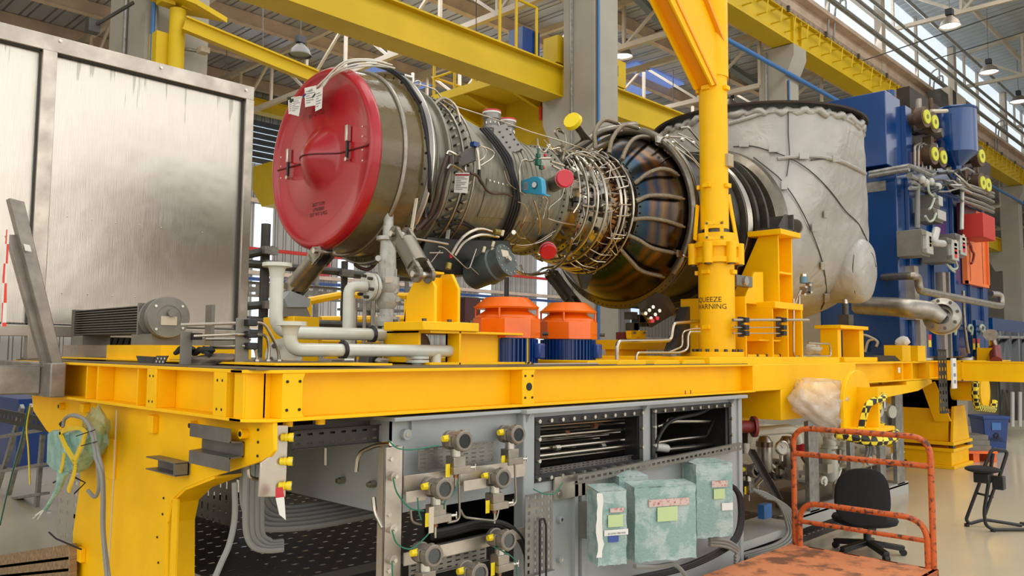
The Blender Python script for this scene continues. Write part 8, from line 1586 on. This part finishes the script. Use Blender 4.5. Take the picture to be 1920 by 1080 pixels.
# ---------------------------------------------------------------- office chair
q = PZ(1627, 1038, 0); t = thing('office_chair', q, 'black fabric office chair with five-star base seen from behind', 'chair'); k = (q - O).dot(CF) / 1535
zS = vz(1630, 968, q); zBt = vz(1610, 880, q); back = V((-.72, -.69, 0)) ; rt = V((.69, -.72, 0)); toC = -V((CF.x, CF.y, 0)).normalized(); rt = V((CR.x, CR.y, 0)).normalized()
sc0 = V((q.x, q.y, zS)) - rt * .02
b = MB(); n_ = 40; vs = []
for zz_, f in ((-.045, .80), (-.03, .95), (0, 1), (.025, .95), (.04, .7)):
    for i in range(n_): w = 2 * PI * i / n_; vs.append(sc0 + rt * (.27 * f * math.copysign(abs(math.cos(w)) ** .8, math.cos(w))) + toC * (.23 * f * math.copysign(abs(math.sin(w)) ** .8, math.sin(w))) + V((0, 0, zz_)))
fs = [(j * n_ + i, j * n_ + (i + 1) % n_, (j + 1) * n_ + (i + 1) % n_, (j + 1) * n_ + i) for j in range(4) for i in range(n_)] + [tuple(range(n_ - 1, -1, -1)), tuple(range(4 * n_, 5 * n_))]
b.add(vs, fs); b.out('seat', M['fab'], t, smooth=60)
b = MB(); vs = []; bc = V((q.x, q.y, (zS + .0 + zBt) / 2 + .02)) + toC * .20 - rt * .12; hh = (zBt - zS) / 2 + .03
for dd, f in ((.035, .86), (.02, 1), (-.02, 1), (-.035, .88)):
    for i in range(n_):
        w = 2 * PI * i / n_; xx = math.copysign(abs(math.cos(w)) ** .75, math.cos(w)); zz_ = math.copysign(abs(math.sin(w)) ** .75, math.sin(w)); vs.append(bc + rt * (.225 * f * xx * (1.04 - .06 * zz_)) + V((0, 0, hh * f * zz_)) + toC * (dd + .03 * (1 - xx * xx)))
b.add(vs, [(j * n_ + i, j * n_ + (i + 1) % n_, (j + 1) * n_ + (i + 1) % n_, (j + 1) * n_ + i) for j in range(3) for i in range(n_)] + [tuple(range(n_ - 1, -1, -1)), tuple(range(3 * n_, 4 * n_))]); b.out('backrest', M['fab'], t, smooth=60)
b = MB().bar(bc + V((0, 0, -hh * .6)) + toC * .04, sc0 + toC * .1 + V((0, 0, -.06)), .07, .015, toC); b.bar(sc0 + toC * .15 + V((0, 0, -.06)), sc0 - toC * .1 + V((0, 0, -.06)), .07, .02, (0, 0, 1)); b.out('back_support', M['blk2'], t)
MB().cyl((q.x, q.y, .1), (q.x, q.y, zS - .05), .032, n=16).out('gas_column', M['blk2'], t)
for i in range(5):
    w = 2 * PI * i / 5 + .25; d = V((math.cos(w), math.sin(w), 0)); o = MB().bar(V((q.x, q.y, .1)), V((q.x, q.y, .06)) + d * .30, .055, .045, (0, 0, 1)).out('base_arm', M['blk2'], t, bevel=.006); p = V((q.x, q.y, .028)) + d * .29; MB().cyl(p - V((-d.y, d.x, 0)) * .022, p + V((-d.y, d.x, 0)) * .022, .028, n=16).out('caster', M['blk'], o)
# ---------------------------------------------------------------- standing stool
q = PZ(1850, 985, 0); t = thing('sit_stand_stool', q, 'black leaning stool with tubular frame and small round seat on the floor', 'stool')
def G(u, v): return PZ(u, v, 0)
f1, f2, f3, f4 = G(1813, 987), G(1862, 997), G(1917, 985), G(1850, 975)
def at(P_, u, v): d = ray(u, v); dep = (V((P_.x, P_.y, 0)) - O).dot(CF); return O + d * (dep / d.dot(CF))
b = MB().tube(fil([at(f2, 1862, 850), at(f2, 1845, 960), at(f2, 1848, 985), at(f2, 1862, 993), at(f2, 1925, 993)], .05), .017, 10); b.out('frame_tube', M['blk2'], t)
b = MB().tube(fil([at(f1, 1837, 905), at(f1, 1811, 975), at(f1, 1818, 982), at(f1, 1845, 974), at(f1, 1915, 985)], .05), .017, 10); b.out('frame_tube', M['blk2'], t)
MB().tube([at(f1, 1833, 925), at(f2, 1861, 932)], .012, 8).out('cross_tube', M['blk2'], t); MB().tube([at(f1, 1837, 905), at(f1, 1845, 890)], .015, 8).out('frame_tube', M['blk2'], t); MB().tube([at(f2, 1862, 850), at(f2, 1868, 905)], .0, 4) if False else None
MB().tube([at(f2, 1847, 965), at(f2, 1868, 905)], .015, 8).out('frame_tube', M['blk2'], t)
c = at(f2, 1842, 880); MB().ball(c, .16, 24, (1, 1, .22)).out('seat', M['fab'], t); MB().cbox(c + V((.03, 0, -.08)), .18, .14, .1).out('seat_mechanism', M['blk2'], t, bevel=.01)
MB().tube(fil([at(f2, 1846, 875), at(f2, 1858, 846), at(f2, 1864, 842), at(f2, 1885, 845), at(f2, 1888, 850), at(f2, 1872, 900)], .04), .017, 10).out('back_loop', M['blk2'], t); MB().cbox(at(f2, 1873, 905), .1, .1, .13).out('pivot_bracket', M['blk2'], t, bevel=.006)
for P_ in (f1, f2, f3): MB().cyl((P_.x, P_.y, 0), (P_.x, P_.y, .03), .025, n=12).out('rubber_foot', M['blk'], t)
# ---------------------------------------------------------------- bin, pallet, black curtain, far bits
q = PZ(1856, 846, 0); k = (q - O).dot(CF) / 1535; t = thing('recycling_bin', q, 'blue recycling bin on the floor beyond the yellow leg', 'bin'); w_ = 24 * k; zb9 = vz(1860, 783, q)
vs = []
b = MB()
for z, f in ((0, .8), (zb9, 1)):
    for sx, sy in ((-1, -1), (1, -1), (1, 1), (-1, 1)): vs.append(V((q.x, q.y, z)) + rt * (w_ * f * sx) - toC * (w_ * f * sy))
b.add(vs, [(0, 1, 5, 4), (1, 2, 6, 5), (2, 3, 7, 6), (3, 0, 4, 7), (0, 3, 2, 1), (4, 5, 6, 7)]); b.out('bin_body', M['blued'], t, bevel=.02); MB().obox(V((q.x, q.y, zb9 + .02)), rt, toC, (0, 0, 1), w_ * 1.05, w_ * 1.05, .03).out('bin_lid', M['blued'], t, bevel=.01)
c = V((q.x, q.y, zb9 * .78)) + toC * w_ * .98; MB().obox(c, rt, (0, 0, 1), toC, w_ * .35, w_ * .28, .006).out('bin_label', M['bluep'], t); 
c2 = V((q.x, q.y, zb9 * .5)) + toC * w_ * .94
for i in range(3):
    w = i * 2 * PI / 3 + .5; p = c2 + rt * math.cos(w) * w_ * .2 + V((0, 0, 1)) * math.sin(w) * w_ * .2; p2 = c2 + rt * math.cos(w + 1.5) * w_ * .2 + V((0, 0, 1)) * math.sin(w + 1.5) * w_ * .2; MB().bar(p, p2, .03, .01, toC).out('recycling_arrow', M['ink'], t)
text('PAPEL', .1, M['ink'], t, c2 + V((0, 0, -w_ * .45)) + toC * .02, rt, (0, 0, 1))
q = PZ(1812, 862, 0); t = thing('orange_pallet', q, 'small orange pallet on the floor beside the blue bin', 'pallet')
for i in range(4): MB().obox(V((q.x, q.y, .16)) - toC * (.18 * i - .27), rt, toC, (0, 0, 1), .33, .07, .02).out('deck_board', M['org'], t)
for i in range(3): MB().obox(V((q.x, q.y, .07)) + rt * (.28 * (i - 1)), rt, toC, (0, 0, 1), .05, .3, .07).out('bearer', M['org'], t)
tag(MB().obox(V((q.x, q.y, .2)) + rt * -.08, rt, toC, (0, 0, 1), .2, .2, .02).out('blue_pad', M['blued']), 'flat blue pad lying on the orange pallet', 'pad')
for i in range(3): p = PZ(1812, 840, .2) ; tag(MB().obox(p + V((.1 * i, 0, .08 * i)), rt, toC, (0, 0, 1), .3 - .05 * i, .2, .06).out('grey_casting', M['gryc']), ['lowest', 'middle', 'topmost'][i] + ' grey metal piece piled beyond the yellow leg', 'metal piece', 'grey metal pieces on the floor')
a, c_ = PY(1877, 795, 4.4), PY(1960, 628, 4.4); t = thing('black_sheeting', a, 'black plastic sheeting hanging from a frame at the far right', 'sheeting'); b = MB(); n = 40; vs = []
for j in (a.z, c_.z):
    for i in range(n + 1): f = i / n; vs.append((a.x + (c_.x - a.x) * f, 4.4 + .06 * math.sin(f * 30) + .03 * math.sin(f * 71), j))
b.add(vs, [(i, i + 1, n + 2 + i, n + 1 + i) for i in range(n)]); o = b.out('sheet', M['blackp'], t, smooth=180); md = o.modifiers.new('s', 'SOLIDIFY'); md.thickness = .01
MB().tube([PY(1862, 632, 4.35), PY(1960, 634, 4.35)], .03, 8).out('hanging_rail', M['galv'], t)
tag(MB().box(PY(1862, 632, 4.6), PY(1960, 617, 5.4)).out('blue_table', M['blue']), 'blue long housing above the black sheeting at the far right', 'housing')
for i, u in enumerate((1880, 1930)): p = PY(u, 632, 5.0); tag(MB().box((p.x, 5.0, 0), (p.x + .1, 5.1, p.z)).out('housing_stand', M['galv']), ['nearer', 'farther'][i] + ' support post of the blue housing behind the black sheeting', 'post', 'posts of the blue housing')
for i, (u, v0, v1) in enumerate(((1898, 735, 800), (1912, 735, 800))): p, q_ = PY(u, v1, 4.3), PY(u, v0, 4.3); tag(MB().tube([p, q_], .04, 8).out('frame_leg', M['sfrw']), ['left', 'right'][i] + ' pale frame leg under the black sheeting', 'leg', 'pale frame legs')
t = thing('suction_hose', PY(1862, 650, 3.6), 'short steel elbow with red hose at the far generator end', 'hose'); MB().tube(fil([PY(1850, 628, 3.6), PY(1858, 630, 3.6), PY(1864, 652, 3.6)], .1), .06, 12).out('elbow', M['zinc'], t); MB().tube([PY(1864, 652, 3.6), PY(1868, 677, 3.5)], .085, 12).out('red_hose', M['maroon'], t); MB().cyl(PY(1856, 628, 3.5), PY(1860, 628, 3.6), .09, n=20).out('hose_flange', M['ssd'], t)
# pale equipment behind the leg
tag(MB().cyl(PY(1845, 800, 5.2), PY(1845, 712, 5.2), .32, n=24).out('pale_vessel', M['conc']), 'pale grey vessel standing behind the far trunnion', 'vessel')
# floor specks are part of the floor; fire sign and scaffold behind the engine
p = PY(604, 498, 23.8); t = thing('fire_sign', p, 'small red fire extinguisher sign on the corrugated back wall', 'sign'); MB().box((p.x - .28, 23.75, p.z - .34), (p.x + .28, 23.78, p.z + .34)).out('sign_plate', M['redc'], t); b = MB().box((p.x - .08, 23.73, p.z - .25), (p.x + .08, 23.75, p.z + .12)); b.out('extinguisher_symbol', M['wtag'], t); MB().tube(crv([(p.x, 23.74, p.z + .12), (p.x - .02, 23.74, p.z + .22), (p.x - .14, 23.74, p.z + .2), (p.x - .15, 23.74, p.z + .08)]), .02, 6).out('extinguisher_hose', M['wtag'], t)
sf = thing('scaffold', PY(500, 690, 8), 'grey tube scaffold seen between the stainless panel and the engine', 'scaffold')
for u, v0, v1 in ((499, 420, 700), (647, 490, 700), (950, 520, 680)): a, c_ = PY(u, v0, 8), PY(u, v1, 8); MB().cyl((a.x, 8, 0), a, .05 if u == 499 else .035, n=12).out('standard', M['gryd'], sf)
for (u0, v0, u1, v1) in ((462, 494, 640, 510), (462, 478, 512, 468), (462, 574, 510, 570), (640, 513, 780, 522), (462, 600, 700, 612), (462, 625, 760, 630)): MB().tube([PY(u0, v0, 7.95), PY(u1, v1, 7.95)], .045, 10).out('ledger', M['gryd'], sf)
for u, v in ((505, 470), (508, 496), (648, 512), (505, 572)): MB().cbox(PY(u, v, 7.9), .16, .1, .08).out('coupler', M['galv'], sf)
t = thing('yellow_barrier', PY(700, 600, 9.5), 'yellow tube barrier and shelves behind the pale pipes', 'barrier')
for uv in (((577, 565), (640, 553), (770, 555), (773, 640)), ((600, 600), (760, 598)), ((600, 640), (760, 640)), ((577, 565), (577, 660))): MB().tube([PY(u, v, 9.0) for u, v in uv], .05, 8).out('barrier_tube', M['yel'], t)
tag(slotted('cable_tray', PY(463, 556, 10), (1, 0, 0), (0, 0, 1), 4.5, .2, 30, 2, M['galv'], 'pale slotted tray on the scaffold behind the relief valve', 'cable tray', None, .03, (.6, .3)), None)
b = MB(); 
for i, (u, v, w_, h_) in enumerate(((700, 570, 30, 18), (655, 610, 40, 24), (740, 615, 30, 30), (600, 615, 30, 20))): p = PY(u, v, 11); tag(MB().cbox((p.x, 11, p.z), w_ * .009, .4, h_ * .009).out('parts_crate', M[('conc', 'gryd', 'gryc', 'galv')[i]]), ['pale crate on the shelf behind the tall valve', 'dark crate behind the pale upright pipe', 'grey crate behind the yellow pedestal', 'galvanised crate behind the flanged pipe'][i], 'crate')
rk2 = thing('storage_rack', PY(660, 640, 11.2), 'low metal storage rack holding crates behind the engine', 'rack')
z_ = [PY(u, v, 11).z - h_ * .0045 for (u, v, h_) in ((700, 570, 18), (655, 610, 24), (740, 615, 30), (600, 615, 20))]
for (u, v, h_) in ((700, 570, 18), (655, 610, 24), (740, 615, 30), (600, 615, 20)):
    p = PY(u, v, 11); MB().box((p.x - .5, 10.8, p.z - h_ * .0045 - .04), (p.x + .5, 11.3, p.z - h_ * .0045)).out('shelf', M['galv'], rk2)
for u in (590, 640, 690, 760): p = PY(u, 600, 11.3); MB().box((p.x - .03, 11.25, 0), (p.x + .03, 11.3, 3.2)).out('upright', M['galv'], rk2)
for u in (577, 640, 773): p = PY(u, 640, 9.0); MB().cyl((p.x, 9.02, 0), (p.x, 9.02, p.z), .04, n=10).out('barrier_post', M['yel'], t)
tag(MB().box((8.6, 14, 0), (22, 14.3, 1.5)).out('low_partition', M['gryc']), 'long low grey partition in the far bay behind the engine', 'partition')
# ---------------------------------------------------------------- repeated small parts become parts of their own
SPLIT = {'flange_bolts': 'flange_bolt', 'panel_bolts': 'panel_bolt', 'lever_pins': 'lever_pin', 'vane_levers': 'vane_lever', 'case_studs': 'case_stud', 'port_bolts': 'port_bolt', 'starter_bolts': 'starter_bolt', 'bracket_bolts': 'bracket_bolt', 'valve_bolts': 'valve_bolt', 'connectors': 'connector', 'bolt_hole': 'bolt_hole', 'case_rib': 'case_rib', 'unison_ring': 'unison_ring', 'manifold_ring': 'manifold_ring', 'bellows': 'bellows_fold', 'support_block': 'support_block', 'foot': 'foot', 'insulator': 'insulator', 'conductor_bar': 'conductor_bar', 'conductor_bracket': 'conductor_bracket', 'slats': 'slat', 'pulley': 'pulley', 'handrail': 'handrail_tube', 'boss': 'boss', 'slots': 'slot', 'plate_bolt': 'plate_bolt', 'side_frame': 'side_frame', 'rope': 'rope', 'hoop': 'hoop', 'shelf_plate': 'shelf_plate', 'leg_plate': 'leg_plate', 'valve_bodies': 'valve_body', 'side_flange': 'side_flange', 'base_frame': 'frame_plate', 'web_stiffener': 'web_stiffener', 'printed_lines': None}
def comps(me):
    par = list(range(len(me.vertices)))
    def find(a):
        while par[a] != a: par[a] = par[par[a]]; a = par[a]
        return a
    for e in me.edges:
        a, b_ = find(e.vertices[0]), find(e.vertices[1])
        if a != b_: par[a] = b_
    g = {}
    for p in me.polygons: g.setdefault(find(p.vertices[0]), []).append(p.index)
    return list(g.values())
def submesh(me, polys, name):
    idx = {}; vs = []; fs = []
    for pi in polys:
        f = []
        for vi in me.polygons[pi].vertices:
            if vi not in idx: idx[vi] = len(vs); vs.append(me.vertices[vi].co.copy())
            f.append(idx[vi])
        fs.append(f)
    n = bpy.data.meshes.new(name); n.from_pydata(vs, [], fs); n.materials.append(me.materials[0])
    for p in n.polygons: p.use_smooth = True
    try: n.set_sharp_from_angle(angle=math.radians(35))
    except Exception: pass
    return n
jobs = {}
for o in list(C.objects):
    base = o.name.split('.')[0]
    if o.type == 'MESH' and base in SPLIT and SPLIT[base] and o.parent is not None: jobs.setdefault((o.parent.name, base), []).append(o)
for (pn, base), obs in jobs.items():
    items = []
    for o in obs:
        cs = comps(o.data)
        for c in cs: items.append((o, c, (o.data.vertices[o.data.polygons[c[0]].vertices[0]].co - O).length))
    if len(items) == len(obs): continue
    items.sort(key=lambda t: t[2]); keep, rest = items[:96], items[96:]
    for o, c, _ in keep:
        n = bpy.data.objects.new(SPLIT[base], submesh(o.data, c, SPLIT[base])); C.objects.link(n); n.parent = o.parent; n.matrix_parent_inverse = o.matrix_parent_inverse.copy()
        for md in o.modifiers:
            if md.type == 'BEVEL': b = n.modifiers.new('bevel', 'BEVEL'); b.width = md.width; b.segments = 2; b.limit_method = 'ANGLE'
    if rest:
        by = {}
        for o, c, _ in rest: by.setdefault(o.name, (o, []))[1].extend(c)
        vs = []; fs = []
        for o, c in by.values():
            m_ = submesh(o.data, c, 'x'); k0 = len(vs); vs += [v.co.copy() for v in m_.vertices]; fs += [[i + k0 for i in p.vertices] for p in m_.polygons]; bpy.data.meshes.remove(m_)
        m_ = bpy.data.meshes.new(SPLIT[base] + '_rest'); m_.from_pydata(vs, [], fs); m_.materials.append(obs[0].data.materials[0])
        n = bpy.data.objects.new(SPLIT[base] + '_rows', m_); C.objects.link(n); n.parent = obs[0].parent; n.matrix_parent_inverse = obs[0].matrix_parent_inverse.copy(); n['kind'] = 'stuff'
    for o in obs: bpy.data.objects.remove(o)
# ---------------------------------------------------------------- light
w = bpy.data.worlds.new('World'); bpy.context.scene.world = w; w.use_nodes = True
N = w.node_tree.nodes; L = w.node_tree.links; bg = N['Background']
tc = N.new('ShaderNodeTexCoord'); sp = N.new('ShaderNodeSeparateXYZ'); L.new(tc.outputs['Generated'], sp.inputs[0])
cr = N.new('ShaderNodeValToRGB'); mr = N.new('ShaderNodeMapRange'); mr.inputs['From Min'].default_value = -1; L.new(sp.outputs[2], mr.inputs['Value']); L.new(mr.outputs[0], cr.inputs[0])
e = cr.color_ramp.elements; e[0].position = .40; e[0].color = (.16, .15, .13, 1); e[1].position = .9; e[1].color = (.85, .9, .98, 1)
for p_, c_ in ((.49, (.34, .32, .29)), (.525, (.62, .6, .56)), (.545, (.3, .29, .27)), (.57, (.3, .29, .27)), (.6, (1.0, .98, .94))): q = e.new(p_); q.color = (*c_, 1)
L.new(cr.outputs[0], bg.inputs[0]); bg.inputs[1].default_value = 1.15
def area(loc, rot, sx, sy, p, col=(1, .98, .94)):
    l = bpy.data.lights.new('daylight_fill', 'AREA'); l.shape = 'RECTANGLE'; l.size = sx; l.size_y = sy; l.energy = p; l.color = col
    o = bpy.data.objects.new('daylight_fill', l); C.objects.link(o); o.location = loc; o.rotation_euler = rot; return o
area((5, -13.5, 6), (math.radians(90), 0, 0), 38, 10, 1500)  # added frontal fill from behind the camera, no window built there
area((-11.5, 2, 6), (math.radians(90), 0, math.radians(-90)), 20, 7, 600)  # added side fill for the end faces, no opening built there
area((12, 2.5, 13.2), (0, 0, 0), 30, 5, 1500)  # soft overhead light added under the closed high roof
area((14, 15, 9.8), (0, 0, 0), 22, 6, 1300, (.95, .97, 1))
area((15, 23.4, 4.5), (math.radians(100), 0, 0), 34, 5, 220, (.92, .96, 1))
area((14, 9.3, 12.6), (math.radians(-70), 0, 0), 34, 2, 500, (.92, .96, 1))
sc = bpy.context.scene; sc.view_settings.view_transform = 'Standard'; sc.view_settings.look = 'None'; sc.view_settings.gamma = 1; sc.view_settings.exposure = 0.02; sc.view_settings.use_curve_mapping = False
